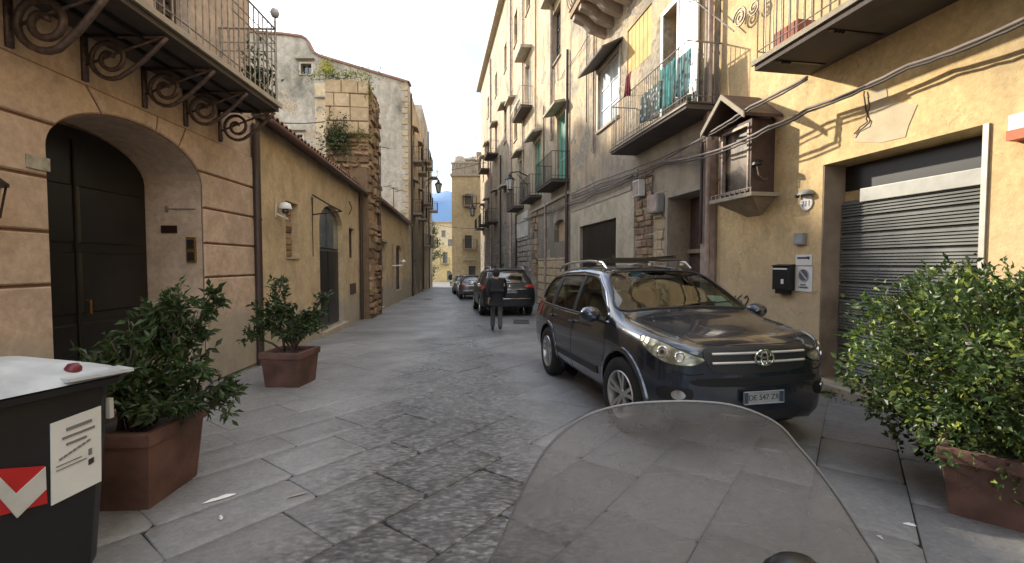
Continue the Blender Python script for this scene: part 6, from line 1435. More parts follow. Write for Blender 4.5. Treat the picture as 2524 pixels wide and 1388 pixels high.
M_bp = paint('black_car_paint', (.006, .006, .008), .0, .4, .35)
make_car('parked_suv', 'black suv seen from behind with wide red tail lights and white number plate', (-.46, 18.45, gz(18.45)), hd2, .022, M_bp, (1.07, 1.10, 1.06), False, None, rich=False)
make_car('parked_car', 'brownish grey small car parked in front of the black suv', (-2.62, 29.2, gz(29.2)), hd2, .022, paint('taupe_paint', (.10, .085, .08), .5, .3), (.92, .93, .88), False, None, rich=False, rails=False)
make_car('parked_car', 'farthest silver car, mostly hidden by the brownish grey one', (-3.75, 35.4, gz(35.4)), hd2, .022, paint('silver_paint', (.35, .35, .35), .6, .3), (.90, .93, .88), False, None, rich=False, rails=False)

# ------------------------------------------------------------ people
def skin_obj(name, verts, edges, rad, mat, parent, lvl=2, root=0):
    me = bpy.data.meshes.new(name); me.from_pydata(verts, edges, []); o = bpy.data.objects.new(name, me); COL.objects.link(o)
    md = o.modifiers.new('k', 'SKIN'); md.use_smooth_shade = True; o.modifiers.new('s', 'SUBSURF').levels = lvl
    for i, v in enumerate(me.skin_vertices[0].data): v.radius = rad[i] if hasattr(rad[i], '__len__') else (rad[i], rad[i]); v.use_root = (i == root)
    me2 = bpy.data.meshes.new_from_object(o.evaluated_get(bpy.context.evaluated_depsgraph_get())); bpy.data.objects.remove(o); me2.name = name
    me2.materials.clear(); me2.materials.append(mat); return lobj(me2, name, mat, parent)
def chain(spec):
    v = []; e = []; r = []; ix = {}
    for nm, par, p, rd in spec:
        ix[nm] = len(v); v.append(p); r.append(rd)
        if par: e.append((ix[par], ix[nm]))
    return v, e, r
def person(label, loc, h, head, stride=.30, mats=None, fig=0):
    """walking figure, faces local +x"""
    root = thing('person', label, 'person', loc, 0); root.rotation_euler = (0, 0, head); k = h / 1.75; K = lambda x, y, z: (x * k, y * k, z * k)
    sk, top_, trou, shoe, hair = mats; s = stride
    an = {1: (s * .5, .09, .10), -1: (-s * .55, -.09, .15)}; kn = {1: (s * .42, .09, .50), -1: (-s * .05, -.10, .52)}
    spec = [('pel', None, K(0, 0, .95), (.12 * k, .15 * k)), ('ab', 'pel', K(0, 0, 1.12), (.10 * k, .13 * k)), ('ch', 'ab', K(.01, 0, 1.32), (.11 * k, .16 * k)), ('nk', 'ch', K(.01, 0, 1.49), .055 * k), ('hd', 'nk', K(.03, 0, 1.60), .08 * k), ('cr', 'hd', K(.02, 0, 1.69), .075 * k)]
    for g in (1, -1):
        n = str(g); sw = -g * .18
        spec += [('sh' + n, 'ch', K(0, g * .18, 1.42), .06 * k), ('el' + n, 'sh' + n, K(sw * .35, g * .24, 1.15), .045 * k), ('wr' + n, 'el' + n, K(sw + .08, g * .22, .92), .03 * k), ('pa' + n, 'wr' + n, K(sw + .11, g * .215, .85), (.018 * k, .035 * k))]
        for q in range(4): y = g * (.215 + (q - 1.5) * .018); l = (.07, .085, .08, .065)[q]; spec += [('f%s%d' % (n, q), 'pa' + n, K(sw + .125, y, .82), .009 * k), ('g%s%d' % (n, q), 'f%s%d' % (n, q), K(sw + .135, y - g * .01, .82 - l), .007 * k)]
        spec += [('t' + n, 'wr' + n, K(sw + .14, g * .19, .87), .010 * k), ('u' + n, 't' + n, K(sw + .155, g * .185, .82), .008 * k)]
        spec += [('hp' + n, 'pel', K(0, g * .09, .90), .09 * k), ('kn' + n, 'hp' + n, K(*kn[g]), .06 * k), ('an' + n, 'kn' + n, K(*an[g]), .04 * k), ('to' + n, 'an' + n, K(an[g][0] + .14, an[g][1], an[g][2] - .06), .03 * k)]
    skin_obj('body', *chain(spec), sk, root)
    js = [('pel', None, K(0, 0, .93), (.18 * k, .215 * k)), ('ab', 'pel', K(0, 0, 1.12), (.17 * k, .20 * k)), ('ch', 'ab', K(.01, 0, 1.33), (.16 * k, .215 * k)), ('nk', 'ch', K(.0, 0, 1.49), .075 * k), ('hm', 'pel', K(0, 0, .74), (.18 * k, .225 * k))]
    for g in (1, -1): n = str(g); sw = -g * .18; js += [('sh' + n, 'ch', K(0, g * .19, 1.42), .09 * k), ('el' + n, 'sh' + n, K(sw * .35, g * .265, 1.15), .08 * k), ('wr' + n, 'el' + n, K(sw + .07, g * .235, .94), .058 * k)]
    jk = skin_obj('jacket', *chain(js), top_, root)
    ts = [('pel', None, K(0, 0, .92), (.13 * k, .16 * k))]
    for g in (1, -1): n = str(g); ts += [('hp' + n, 'pel', K(0, g * .09, .84), .105 * k), ('kn' + n, 'hp' + n, K(*kn[g]), .075 * k), ('an' + n, 'kn' + n, K(an[g][0], an[g][1], an[g][2] - .045), .066 * k)]
    skin_obj('trousers', *chain(ts), trou, root)
    for g in (1, -1):
        a = an[g]; m = MB(); z0 = a[2] - .10
        skin_obj('shoe', *chain([('a', None, K(a[0], a[1], a[2]), .05 * k), ('b', 'a', K(a[0] - .03, a[1], z0 + .045), .045 * k), ('c', 'b', K(a[0] + .10, a[1], z0 + .04), (.035 * k, .045 * k)), ('d', 'c', K(a[0] + .19, a[1], z0 + .035), (.028 * k, .038 * k))]), shoe, root)
    m = MB(); m.lathe(K(-.005, 0, 1.655), [(.0, .10 * k), (.05 * k, .09 * k), (.088 * k, .04 * k), (.098 * k, -.02 * k), (.09 * k, -.08 * k), (.06 * k, -.12 * k), (0, -.13 * k)], 16); lobj(m, 'hair', hair, root)
    m = MB(); m.lathe(K(.112, 0, 1.60), [(0, .012), (.012, 0), (.010, -.018), (0, -.022)], 8); lobj(m, 'nose', sk, root)
    return root
M_skin = simple('skin', (.40, .24, .17), .6, var=.05)
pm = [M_skin, simple('black_coat', (.010, .010, .012), .85), simple('dark_grey_trousers', (.075, .072, .075), .9), simple('black_boots', (.01, .01, .01), .6), simple('dark_hair', (.02, .015, .012), .8)]
person('person in a black coat and grey trousers walking away beside the black suv', (-.42, 12.15, gz(12.15)), 1.66, math.atan2(1, -.14), .34, pm)
person('distant person in dark clothes walking at the far end of the street', (-7.55, 56, gz(56)), 1.72, math.atan2(1, .3), .3, pm)

# ------------------------------------------------------------ foliage
def leaf_geo(pts, dirs, ln, wd, name, mat, parent, fold=.25, curl=.25, **k):
    """mesh of pointed folded leaves: pts (n,3), dirs (n,3) growth direction"""
    n = len(pts); rs = np.random.RandomState(len(pts)); d = dirs / np.linalg.norm(dirs, axis=1, keepdims=True); r = rs.normal(size=(n, 3)); s_ = np.cross(d, r); s_ /= np.linalg.norm(s_, axis=1, keepdims=True); up = np.cross(s_, d)
    up *= np.where(up[:, 2:3] < 0, -1, 1); L_ = (ln * rs.uniform(.6, 1.25, n))[:, None]; Wd = L_ * wd / ln
    v = np.stack([pts, pts + d * L_ * .42 + s_ * Wd * .5 + up * L_ * fold * .3, pts + d * L_ * .42 - up * L_ * .02, pts + d * L_ * .42 - s_ * Wd * .5 + up * L_ * fold * .3, pts + d * L_ * (1 - .1) - up * L_ * curl * .5], 1).reshape(-1, 3)
    base = np.arange(n)[:, None] * 5; f = (base + np.array([[0, 2, 1]])).tolist() + (base + np.array([[1, 2, 4]])).tolist() + (base + np.array([[0, 3, 2]])).tolist() + (base + np.array([[3, 4, 2]])).tolist()
    org = Vector(pts.mean(0)); me = bpy.data.meshes.new(name); me.from_pydata((v - np.array(org)).tolist(), [], f); me.materials.append(mat); o = link(name, me, parent, org); return setp(o, None, None, None, k.get('kind'))
def single_leaves(n, pts, dirs, ln, wd, mat, parent, rs):
    m = MB(); m.add([(0, 0, 0), (wd * .5, ln * .42, ln * .08), (0, ln * .42, -.01), (-wd * .5, ln * .42, ln * .08), (0, ln, -ln * .12)], [(0, 2, 1), (1, 2, 4), (0, 3, 2), (3, 4, 2)]); me = bpy.data.meshes.new('leaf'); me.from_pydata([tuple(v) for v in m.v], [], m.f); me.materials.append(mat)
    ii = rs.permutation(len(pts))[:n]
    for i in ii:
        q = Vector(dirs[i]).to_track_quat('Y', 'Z'); o = link('leaf', me, parent, Vector(pts[i]) + Vector(dirs[i]).normalized() * .02, q.to_euler(), U(.8, 1.3))
def pot(label, c, w, h, rz, group=None, top=1.0):
    t = thing('planter_pot', label, 'planter', (c[0], c[1], gz(c[1])), 0, group); t.rotation_euler = (0, 0, rz); m = MB(); a = w / 2; b_ = a * .86; i_ = a - .035
    def sq(r, z): return [(-r, -r, z), (r, -r, z), (r, r, z), (-r, r, z)]
    lv = [(b_, 0.0), (a * .985, h - .09), (a + .015, h - .085), (a + .018, h - .005), (a + .010, h), (i_, h), (i_ - .01, h - .07)]
    vs = [p for r, z in lv for p in sq(r, z)]; m.add(vs, [(k * 4 + i, k * 4 + (i + 1) % 4, k * 4 + 4 + (i + 1) % 4, k * 4 + 4 + i) for k in range(len(lv) - 1) for i in range(4)] + [(0, 3, 2, 1)])
    lobj(m, 'pot_wall', M_terra, t, bevel=.006); m = MB(); m.box((-i_ + .002, -i_ + .002, h - .13), (i_ - .002, i_ - .002, h - .055)); lobj(m, 'soil', M_joint, t, smooth=False); return t
def shrub(label, base, zt, stems, ln, wd, mat, per=70, seed=1, group=None, cat='shrub', name='potted_shrub', singles=60, spread=.10, r0=.016):
    rs = np.random.RandomState(seed); t = thing(name, label, cat, base, 0, group); b_ = Vector(base); P_ = []; D_ = []; m = MB(); m.smooth = True
    for (x, y, z, cr, wgt) in stems:
        tip = Vector((x, y, z)); st_ = b_ + Vector((rs.uniform(-.08, .08), rs.uniform(-.08, .08), 0)); mid = st_.lerp(tip, .5) + Vector((rs.uniform(-.05, .05), rs.uniform(-.05, .05), .06)); pth = [st_, st_.lerp(mid, .5) + Vector((0, 0, .03)), mid, mid.lerp(tip, .5) + Vector((0, 0, .02)), tip]
        m.tube(pth, [r0, r0 * .9, r0 * .75, r0 * .5, r0 * .25], 6)
        nb = max(3, int(9 * wgt))
        for q in range(nb):   # twigs with leaves along them
            f = rs.uniform(.35, 1); p0 = pth[int(f * 3.99)].lerp(pth[min(4, int(f * 3.99) + 1)], (f * 3.99) % 1); dv = Vector(rs.normal(size=3)); dv.z = abs(dv.z) * .5 + rs.uniform(-.4, .5); dv.normalize(); e = tip.lerp(p0, .35) + dv * cr * rs.uniform(.5, 1.05)
            m.tube([p0, p0.lerp(e, .5) + Vector((0, 0, .02)), e], [r0 * .4, r0 * .3, r0 * .15], 4)
            nl = int(per * wgt / nb * rs.uniform(.6, 1.4)) + 4
            for j in range(nl):
                g = rs.uniform(.25, 1.08); pp = p0.lerp(e, g) + Vector(rs.normal(size=3)) * .018; ax = (e - p0).normalized(); dd = Vector(rs.normal(size=3)) * .8 + ax * .6; dd.z += rs.uniform(-.5, .25); P_.append(tuple(pp)); D_.append(tuple(dd))
    m.build('stem', M_stem, t, smooth=True); P_ = np.array(P_); D_ = np.array(D_); leaf_geo(P_, D_, ln, wd, 'foliage', mat, t, kind='stuff'); single_leaves(singles, P_, D_, ln, wd, mat, t, rs); return t
GP = 'terracotta pots along the street'
pot('nearest left terracotta pot beside the black bin', (-2.62, 3.12), .58, .52, .06, GP)
rs = np.random.RandomState(3)
st = [(-2.35, 3.2, 1.38, .20, 1.1), (-2.35, 3.3, 1.18, .22, 1.2), (-2.55, 3.05, 1.12, .20, 1.0), (-2.66, 2.95, .98, .20, 1.0), (-2.3, 3.2, .88, .24, 1.2), (-2.15, 3.25, .70, .22, 1.2), (-2.05, 3.3, .58, .18, .9), (-2.5, 3.0, .85, .28, 1.6), (-2.65, 2.9, .78, .22, 1.3), (-2.3, 3.45, 1.35, .14, .6), (-2.25, 2.95, .66, .2, 1.0), (-2.55, 3.15, .68, .3, 1.6), (-2.5, 3.3, 1.28, .16, .8)]
shrub('leafy dark green shrub in the near left pot spilling over its rim', (-2.62, 3.12, .46), 0, st, .085, .03, M_leafd, 210, 4, 'shrubs in the left pots', singles=80)
pot('smaller far left terracotta pot in front of the ochre wall', (-3.08, 6.28), .54, .48, -.06, GP)
st = [(-3.2, 6.35, .98, .2, 1.3), (-3.45, 6.3, .85, .24, 1.4), (-2.9, 6.3, .80, .24, 1.4), (-3.35, 6.45, 1.42, .12, .7), (-3.33, 6.45, 1.2, .14, .8), (-3.6, 6.35, 1.0, .16, .7), (-2.75, 6.2, .72, .2, 1.0), (-2.55, 6.3, .95, .12, .5), (-2.62, 6.4, 1.22, .12, .5), (-3.1, 6.15, .68, .28, 1.6), (-3.65, 6.2, .66, .22, 1.0), (-2.9, 6.5, .92, .18, .8), (-3.38, 6.4, 1.0, .18, .8)]
shrub('dark green shrub with tall sprigs in the far left pot', (-3.08, 6.28, .40), 0, st, .085, .034, M_leafd, 150, 8, 'shrubs in the left pots', singles=50)
pot('large terracotta pot under the round bush at the right edge', (3.24, 2.84), .74, .44, pi / 4, GP)
def bush(label, c, rad, n, seed):
    rs = np.random.RandomState(seed); t = thing('round_bush', label, 'bush', (c[0], c[1], .3)); ph = rs.uniform(0, 2 * pi, n); ct = rs.uniform(-1, 1, n); st_ = np.sqrt(1 - ct ** 2); d = np.stack([st_ * np.cos(ph), st_ * np.sin(ph), ct], 1)
    bumps = 1 + .10 * np.sin(5 * ph + 2 * ct * 3) + .07 * np.sin(9 * ph - 5 * ct) + .06 * np.sin(13 * ct + 3 * ph); f = rs.beta(5, 1.3, n) * bumps; f += (rs.rand(n) < .05) * rs.uniform(0, .12, n)
    sq = np.sign(d) * np.abs(d) ** .82; P_ = np.array(c) + sq * np.array(rad) * f[:, None]; D_ = d + rs.normal(size=(n, 3)) * .75 + np.array([0, 0, .35]); keep = P_[:, 2] > .12
    cl = np.sin(P_[:, 0] * 17 + 3 * np.sin(P_[:, 2] * 11)) * np.sin(P_[:, 1] * 15 + 2) * np.sin(P_[:, 2] * 19 + 1); keep &= (rs.rand(n) < np.clip(.62 + .9 * cl, .12, 1))
    P_, D_ = P_[keep], D_[keep]; leaf_geo(P_, D_, .060, .030, 'foliage', M_leafb, t, kind='stuff'); m = MB(); m.smooth = True
    for k in range(46):
        a = rs.uniform(0, 2 * pi); el = rs.uniform(-.2, 1); dv = Vector((cos(a) * rad[0], sin(a) * rad[1], el * rad[2])) * .85; b_ = Vector((c[0] + rs.uniform(-.2, .2), c[1] + rs.uniform(-.2, .2), .34)); e = Vector(c) + dv; m.tube([b_, b_.lerp(e, .5) + Vector((0, 0, .08)), e], [.018, .01, .004], 5)
    m.build('branch', M_stem, t); out_ = np.argsort(-np.linalg.norm((P_ - np.array(c)) / np.array(rad), axis=1))[:3000]; single_leaves(220, P_[out_], D_[out_], .062, .031, M_leafb, t, rs)
    fl = MB()
    for k in range(26):
        i = out_[rs.randint(1500)]; q = Vector(P_[i]); fl.lathe(q, [(0, .012), (.014, .004), (.010, -.008), (0, -.012)], 6)
    fl.build('blossom', simple('pale_blossom', (.55, .45, .5), .7), t, kind='stuff'); return t
bush('large round leafy bush in the pot at the right edge', (3.50, 3.08, .90), (.90, .80, .69), 38000, 11)
# weeds on the ruined pier
def weeds(label, name, c, r, n, ln, wd, mat, seed, cat='weeds', down=0):
    rs = np.random.RandomState(seed); t = thing(name, label, cat, c); P_ = np.array(c) + rs.normal(size=(n, 3)) * np.array(r) * .5; D_ = rs.normal(size=(n, 3)) * .6 + np.array([0, -.3, .8 - down]); leaf_geo(P_, D_, ln, wd, 'foliage', mat, t, kind='stuff')
    m = MB()
    for k in range(10): q = Vector(P_[k]); m.tube([Vector(c) + Vector((rs.uniform(-1, 1) * r[0] * .4, .05, -r[2] * .4)), q], .008, 4)
    m.build('stem', M_stem, t); return t
q = FR.p(.95, 7.85, .0); weeds('yellow green weeds sprouting on top of the ruined pier', 'weeds', tuple(q), (1.3, .4, .16), 500, .14, .03, M_leafy, 5)
q = FR.p(1.35, 8.05, .0); weeds('bright yellow tuft standing on the left of the ruined pier top', 'weeds', tuple(q), (.22, .2, .3), 120, .2, .03, leafmat('yellow_leaf', (.35, .36, .03), (.6, .55, .06)), 15)
q = FR.p(1.05, 5.75, .12); weeds('dark green ivy hanging on the front of the ruined pier', 'ivy', tuple(q), (.55, .12, .75), 900, .09, .06, M_leafd, 6, 'ivy', 1.2)
q = FR.p(.35, 5.9, .1); weeds('sparse weeds under the squared blocks of the ruined pier', 'weeds', tuple(q), (.7, .1, .25), 260, .08, .03, M_leafy, 7, down=.6)
q = WR.p(S(15.5) * 0 + L2.sy(15.6), 7.5, .3); weeds('yellowish weeds trailing over the street corner of the ruined pier', 'weeds', tuple(q), (.15, .3, .6), 260, .12, .03, M_leafy, 9, down=1)
q = R1.p(5.9, gz(6) + .03, .3); weeds('small weeds growing along the step of the garage behind the bush', 'weeds', tuple(q), (.15, .5, .06), 260, .05, .015, M_leafy, 21)
# far tree
t = thing('street_tree', 'dark tree showing past the farthest left house', 'tree', (-11.3, 62, gz(60))); m = MB(); m.smooth = True
m.tube([(-11.3, 62, -1.4), (-11.2, 62, 1), (-11.2, 62, 3.5)], [.2, .17, .1], 8)
for k in range(6): m.tube([(-11.2, 62, 1.5 + .3 * k), (-11.2 + cos(k * 2.1) * 1.0, 62 + sin(k * 2.1), 3.4 + .6 * k)], [.08, .03], 5)
m.build('trunk', M_stem, t); rs = np.random.RandomState(2); n = 6000; cs = rs.normal(size=(26, 3)) * np.array([.85, .8, 1.9]) + np.array([-11.15, 62, 4.4]); P_ = cs[rs.randint(26, size=n)] + rs.normal(size=(n, 3)) * .33; leaf_geo(P_, rs.normal(size=(n, 3)), .2, .11, 'crown', M_leafd, t, kind='stuff')

# ------------------------------------------------------------ wheeled bin
BWo = Vector((-1.9, 2.3)); BW = Wall((BWo.x, BWo.y), (.29, .957), 1); gb = gz(2)
t = thing('wheeled_bin', 'black wheeled rubbish bin with a white lid, red and white chevron and paper notice', 'bin', BW.p(-.45, gb, -.4))
mb = MB(); lv = [(.06, .14), (.10, .11), (.9, .065), (1.0, .06)]
def rr(z, i): 
    s0, s1, d0, d1 = -.92 + i, -.0 - i, -.86 + i, -.0 - i; c = .07; P_ = BW.p
    return [P_(s0 + c, gb + z, d0), P_(s1 - c, gb + z, d0), P_(s1, gb + z, d0 + c), P_(s1, gb + z, d1 - c), P_(s1 - c, gb + z, d1), P_(s0 + c, gb + z, d1), P_(s0, gb + z, d1 - c), P_(s0, gb + z, d0 + c)]
vs = [p for z, i in lv for p in rr(z, i)]; mb.add(vs, [(k * 8 + i, k * 8 + (i + 1) % 8, k * 8 + 8 + (i + 1) % 8, k * 8 + 8 + i) for k in range(3) for i in range(8)] + [tuple(range(8))[::-1], tuple(range(24, 32))]); M_bin = simple('black_bin_plastic', (.012, .012, .013), .5)
autosmooth(mb.build('bin_body', M_bin, t, smooth=True, bevel=.008))
mb = MB(); lv = [(.985, .035), (.99, .02), (1.02, .015), (1.025, .03)]; vs = [p for z, i in lv for p in rr(z, i)]; mb.add(vs, [(k * 8 + i, k * 8 + (i + 1) % 8, k * 8 + 8 + (i + 1) % 8, k * 8 + 8 + i) for k in range(3) for i in range(8)]); mb.build('rim', M_bin, t)
M_lid = simple('white_lid_plastic', (.46, .49, .50), .5, var=.3, vs=5, bump=.25, bs=9)
mb = MB(); vs = []; nr = 9
for k in range(nr): f = k / (nr - 1); inset = .008 + .40 * f ** 1.0 * 1.0; zz = 1.03 + .105 * sin(f * pi / 2) ** .7; vs += rr(zz, inset)
mb.add(vs, [(k * 8 + i, k * 8 + (i + 1) % 8, k * 8 + 8 + (i + 1) % 8, k * 8 + 8 + i) for k in range(nr - 1) for i in range(8)] + [tuple(range((nr - 1) * 8, nr * 8))]); lid = mb.build('lid', M_lid, t, smooth=True, bevel=0); autosmooth(lid, 50)
mb = MB(); P_ = BW.p
mb.prism([P_(-.04 - .0, gb + 1.04, .02), P_(-.30, gb + 1.045, .01), P_(-.30, gb + 1.03, -.1), P_(-.02, gb + 1.04, -.12)], [P_(-.04, gb + 1.055, .02), P_(-.30, gb + 1.06, .01), P_(-.30, gb + 1.06, -.1), P_(-.02, gb + 1.055, -.12)]); mb.build('lid_lip', M_lid, lid)
ls, lz = BW.at(184, 912, -.09); mb = MB(); mb.smooth = True; mb.lathe(P_(ls, gb + 1.09, -.10), [(0, .02), (.02, .017), (.032, .0), (.032, -.04)], 14); mb.build('lock', simple('dark_red_plastic', (.12, .01, .02), .4), lid)
def face_pt(px, py):     # on the sloping street face of the bin
    z = .8
    for _ in range(4): d = -(.06 + (1.0 - z) * .055); s_, zw = BW.at(px, py, d); z = zw - gb
    return s_, zw, d + .006
def fpoly(pts, name, mat, off=0, par=t):
    mb = MB(); q = [face_pt(*p) for p in pts]; mb.prism([P_(a, z, d + off + .003) for a, z, d in q], [P_(a, z, d + off - .003) for a, z, d in q]); return mb.build(name, mat, par)
pp = fpoly([(122, 1045), (246, 1000), (247, 1185), (124, 1246)], 'paper_notice', M_paper)
def pq(u, v): # paper uv -> pixels
    x = 122 + 125 * u; return (x, (1045 - 45 * u) + ((1246 - 1045) * (1 - u) + (1185 - 1000) * u) * v)
for (u0, u1, v0, v1) in ((.3, .8, .12, .16), (.22, .86, .22, .25), (.3, .7, .31, .34), (.1, .6, .55, .56), (.1, .7, .60, .61), (.74, .80, .50, .58)): fpoly([pq(u0, v0), pq(u1, v0), pq(u1, v1), pq(u0, v1)], 'print_line', MATS.get('grey_print') or simple('grey_print', (.16, .16, .16), .8), .004, pp)
for k in range(7):
    u0 = .16 + k * .09; fpoly([pq(u0, .47 - .05 * k * .3), pq(u0 + .07, .46 - .05 * k * .3), pq(u0 + .07, .485 - .05 * k * .3), pq(u0, .495 - .05 * k * .3)], 'print_line', MATS['grey_print'], .004, pp)
fpoly([pq(.74, .64), pq(.84, .63), pq(.84, .70), pq(.74, .71)], 'print_mark', M_ink, .004, pp)
M_rs = simple('red_reflective', (.42, .02, .02), .4); M_ws = simple('white_reflective', (.50, .50, .47), .4)
rp_ = fpoly([(-60, 1160), (108, 1148), (114, 1240), (-60, 1285)], 'reflector_panel', M_rs)
fpoly([(-60, 1120), (-60, 1165), (38, 1276), (110, 1205), (108, 1150), (36, 1216)], 'white_chevron', M_ws, .004, rp_)
for s_ in (-.15, -.75): mb = MB(); mb.smooth = True; c = BW.p(s_, gb + .09, -.80); mb.tube([c - BW.u * .025, c + BW.u * .025], .09, 16); mb.build('wheel', M_tyre, t)
s_, z = BW.at(262, 1110, -.10); mb = MB(); mb.box(tuple(P_(-.075, gb + .80, -.11) - Vector((.01, .01, 0))), tuple(P_(-.075, gb + .90, -.11) + Vector((.012, .012, 0)))); mb.build('side_tag', M_ws, t)

# ------------------------------------------------------------ scooter windscreen in the right foreground
t = thing('scooter', 'front of a motor scooter with a dusty clear windscreen in the right foreground', 'scooter', (.5, .95, 0))
ol = [(1200, 1396), (1235, 1330), (1290, 1205), (1325, 1140), (1352, 1100), (1395, 1058), (1440, 1028), (1495, 1007), (1560, 995), (1640, 990), (1720, 990), (1800, 998), (1870, 1020), (1925, 1052), (1965, 1098), (2011, 1152), (2068, 1230), (2125, 1320), (2168, 1396)]
def wsp(px, py): u = (px - 1656) / 450; return WPT(px, py, .80 + .13 * (py - 990) / 400 - .10 * u * u)
mb = MB(); n = len(ol); K = 12; vs = []
half = n // 2
rows = []
for i in range(n): 
    pass
import itertools
Lf = ol[:10][::-1]; Rt = ol[9:]
def edge(side, f):   # f 0 top .. 1 bottom, by height
    y = 990 + 406 * f; ps = side
    for a, b_ in zip(ps, ps[1:]):
        if a[1] <= y <= b_[1] or a[1] >= y >= b_[1]: 
            return a[0] + (b_[0] - a[0]) * ((y - a[1]) / (b_[1] - a[1]) if b_[1] != a[1] else 0)
    return ps[-1][0]
NR, NC = 26, 20
for j in range(NR + 1):
    f = .0006 + (1 - .0006) * (j / NR) ** 1.8; y = 990 + 406 * f; xl, xr = edge(Lf, f), edge(Rt, f)
    for i in range(NC + 1): vs.append(wsp(xl + (xr - xl) * i / NC, y))
# carry the screen down to the steering head
lastrow = vs[-(NC + 1):]
prevrow = vs[-2 * (NC + 1):-(NC + 1)]
for k in range(1, 6):
    for q, p0 in zip(lastrow, prevrow): vs.append(q + (q - p0) * k)
R_ = NR + 6
mb.add(vs, [(j * (NC + 1) + i, j * (NC + 1) + i + 1, (j + 1) * (NC + 1) + i + 1, (j + 1) * (NC + 1) + i) for j in range(R_ - 1) for i in range(NC)])
M_ws_, nt, b_ = mat_base('dusty_screen'); geo = N(nt, 'ShaderNodeNewGeometry'); nn = N(nt, 'ShaderNodeTexNoise', {'Vector': geo.outputs['Position'], 'Scale': 7, 'Detail': 8, 'Roughness': .65})
mpz = N(nt, 'ShaderNodeMapping', {'Vector': geo.outputs['Position'], 'Rotation': (0, .5, .4), 'Scale': (3, 40, 90)}); n2z = N(nt, 'ShaderNodeTexNoise', {'Vector': mpz.outputs[0], 'Scale': 1, 'Detail': 3}); n2r = N(nt, 'ShaderNodeMapRange', {'Value': n2z.outputs[0], 1: .64, 2: .70, 3: 0, 4: .16})
dra = N(nt, 'ShaderNodeMapRange', {'Value': nn.outputs[0], 1: .35, 2: .68, 3: .32, 4: .64}); dr_ = N(nt, 'ShaderNodeMath', {0: dra.outputs[0], 1: n2r.outputs[0]}, operation='ADD'); tr = N(nt, 'ShaderNodeBsdfTransparent', {'Color': (.90, .89, .89, 1)}); df = N(nt, 'ShaderNodeBsdfDiffuse', {'Color': (.36, .355, .35, 1)}); tl_ = N(nt, 'ShaderNodeBsdfTranslucent', {'Color': (.36, .355, .35, 1)}); dt = N(nt, 'ShaderNodeMixShader', {0: .5, 1: df.outputs[0], 2: tl_.outputs[0]})
m1 = N(nt, 'ShaderNodeMixShader', {0: dr_.outputs[0], 1: tr.outputs[0], 2: dt.outputs[0]}); gl = N(nt, 'ShaderNodeBsdfGlossy', {'Color': (1, 1, 1, 1), 'Roughness': .06}); fr = N(nt, 'ShaderNodeFresnel', {'IOR': 1.22}); m2 = N(nt, 'ShaderNodeMixShader', {0: fr.outputs[0], 1: m1.outputs[0], 2: gl.outputs[0]}); nt.links.new(m2.outputs[0], nt.nodes['Material Output'].inputs[0])
mb.build('windscreen', M_ws_, t, smooth=True)
mb = MB(); mb.smooth = True; q = [wsp(*p) for p in smooth_outline([(1160, 1480)] + ol + [(2140, 1460)], 3)[3:3 + (n - 1) * 3 + 1]]; mb.tube(q, .0024, 6); mb.build('screen_edge', simple('acrylic_edge', (.20, .20, .20), .25), t, smooth=True)
c = WPT(1955, 1400, .74)
mb = MB(); mb.smooth = True; mb.lathe(c - Vector((0, 0, .06)), [(.0, .09), (.03, .085), (.048, .07), (.055, .04), (.05, .0), (0, -.01)], 18); mb.v = [Vector((c.x + (v.x - c.x) * 1.0, c.y + (v.y - c.y) * .6, v.z - .008)) for v in mb.v]; mb.build('mirror', M_black, t, smooth=True)
mb = MB(); mb.tube([c - Vector((0, 0, .05)), c - Vector((.02, .02, .2)), (.42, .64, .75)], .008, 6); mb.build('mirror_stem', M_black, t, smooth=True)
mb = MB(); mb.smooth = True; mb.tube([(-.02, .50, .72), (.08, .62, .75), (.27, .68, .74), (.46, .62, .75), (.56, .50, .72)], .014, 8); mb.build('handlebar', M_black, t)
for x in (-.04, .58): mb = MB(); mb.tube([(x, .48, .715), (x + (.06 if x < 0 else -.06), .60, .74)], .02, 10); mb.build('grip', M_tyre, t, smooth=True)
mb = MB(); mb.hexa([(.08, .92, .25), (.46, .92, .25), (.46, 1.02, .25), (.08, 1.02, .25), (.12, .80, .70), (.42, .80, .70), (.38, 1.0, .66), (.16, 1.0, .66)]); mb.build('leg_shield', M_plastic, t, bevel=.03, smooth=True)
mb = MB(); mb.lathe((.27, 1.3, gz(1.3) + .22), [(.13, -.05), (.2, -.055), (.22, -.03), (.22, .03), (.2, .055), (.13, .05), (.13, -.05)], 28, 'x'); wh = mb.build('wheel', M_tyre, t, smooth=True); mb = MB(); mb.lathe((.27, 1.3, gz(1.3) + .22), [(.0, -.04), (.13, -.045), (.13, .045), (0, .04)], 20, 'x'); mb.build('rim', M_rim, wh, smooth=True)
mb = MB(); mb.tube([(.27, .88, .66), (.27, 1.12, .42), (.27, 1.3, .30)], .03, 8); mb.build('fork', M_plastic, t, smooth=True)

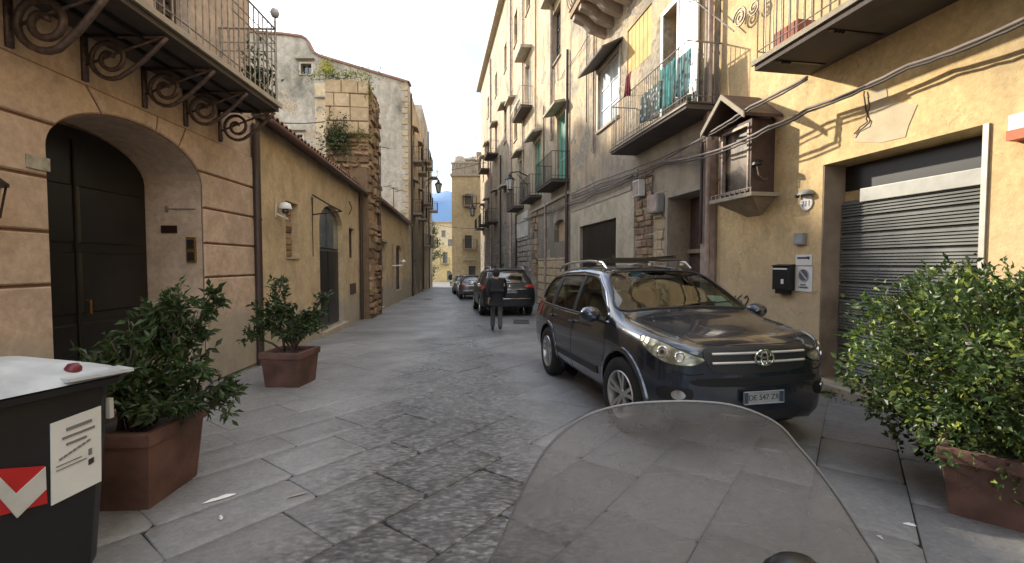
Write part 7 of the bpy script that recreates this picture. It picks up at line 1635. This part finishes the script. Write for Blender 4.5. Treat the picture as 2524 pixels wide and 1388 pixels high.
# ------------------------------------------------------------ litter and small street things
def litter(label, px, py, w, l, rz, mat=M_white, h=.012):
    d = WPT(px, py, 1.0) - Vector((0, 0, CAMZ)); tt = (gz(0) + 0 - CAMZ) / (d.z + .022 * d.y); q = Vector((0, 0, CAMZ)) + d * tt; q.z = gz(q.y) + .006
    m = MB(); n = 10; vs = []; rs = random.Random(px)
    for i in range(n): a = 2 * pi * i / n; r_ = rs.uniform(.75, 1.1); x, y = l * cos(a) * r_, w * sin(a) * r_; vs.append((q.x + x * cos(rz) - y * sin(rz), q.y + x * sin(rz) + y * cos(rz), q.z + .004))
    vs2 = [(q.x + (v[0] - q.x) * .5, q.y + (v[1] - q.y) * .5, q.z + h * rs.uniform(.8, 1.6)) for v in vs]; m.add(vs + vs2, [(i, (i + 1) % n, n + (i + 1) % n, n + i) for i in range(n)] + [tuple(range(n, 2 * n)), tuple(range(n))[::-1]]); m.build('paper_scrap', mat, label=label, cat='litter')
litter('long white paper scrap on the paving between the left pots and the middle', 541, 1232, .020, .11, .75)
litter('crumpled tiny white scrap in a joint below the long white scrap', 545, 1280, .012, .03, 2.3)
litter('pale torn label lying on the slab right of the long white scrap', 735, 1222, .015, .09, .6, simple('faded_paper', (.33, .32, .30), .8), .005)
litter('small white scrap near the right terracotta pot', 2242, 1297, .015, .035, -.4)
litter('tiny pale scrap left of the white scrap by the right pot', 2168, 1328, .008, .02, 1.8)
m = MB(); Yb = 14.0; c = Vector(((1285 - CX) / FPX * Yb, Yb, gz(Yb))); m.hexa([c + Vector(v) for v in ((-.25, -.12, .004), (.24, -.12, .004), (.24, .12, .004), (-.25, .12, .004), (-.24, -.10, .07), (.23, -.10, .07), (.23, .11, .10), (-.24, .11, .10))]); m.build('rubber_ramp', M_black, label='black rubber wedge lying on the road behind the black suv', cat='ramp', bevel=.01)
Yb = 44.0; t = thing('banner_board', 'white lattice board standing beyond the parked cars', 'board', ((1127 - CX) / FPX * Yb, Yb, gz(Yb))); c = ORG[t.name]; m = MB(); m.box(tuple(c + Vector((-.45, 0, .15))), tuple(c + Vector((.45, .05, 1.25)))); m.build('panel', M_white, t)
for k in range(4): m = MB(); m.box(tuple(c + Vector((-.40, -.02, .28 + .24 * k))), tuple(c + Vector((.40, -.002, .38 + .24 * k)))); m.build('stripe', M_grey, t)
for x in (-.4, .4): m = MB(); m.tube([c + Vector((x, .02, 0)), c + Vector((x, .02, .2))], .03, 6); m.build('leg', M_iron, t)
m = MB(); c0 = Vector(((1110 - CX) / FPX * 33, 33, 0)); q = [Vector((-5.0, 27, gz(27) + .008))]; m.lathe(q[0], [(0, .0), (.3, 0), (.3, .006), (0, .006)], 18); m.build('manhole_cover', M_iron, label='round iron manhole cover in the left part of the road', cat='manhole cover')
# plant hanging on the left balcony
q = L1.p(L1.at(540, 150)[0], 4.25, .55); weeds('dark leafy plant standing on the left iron balcony behind the rail', 'balcony_plant', tuple(q), (.18, .3, .35), 500, .1, .035, M_leafd, 12, 'plant')
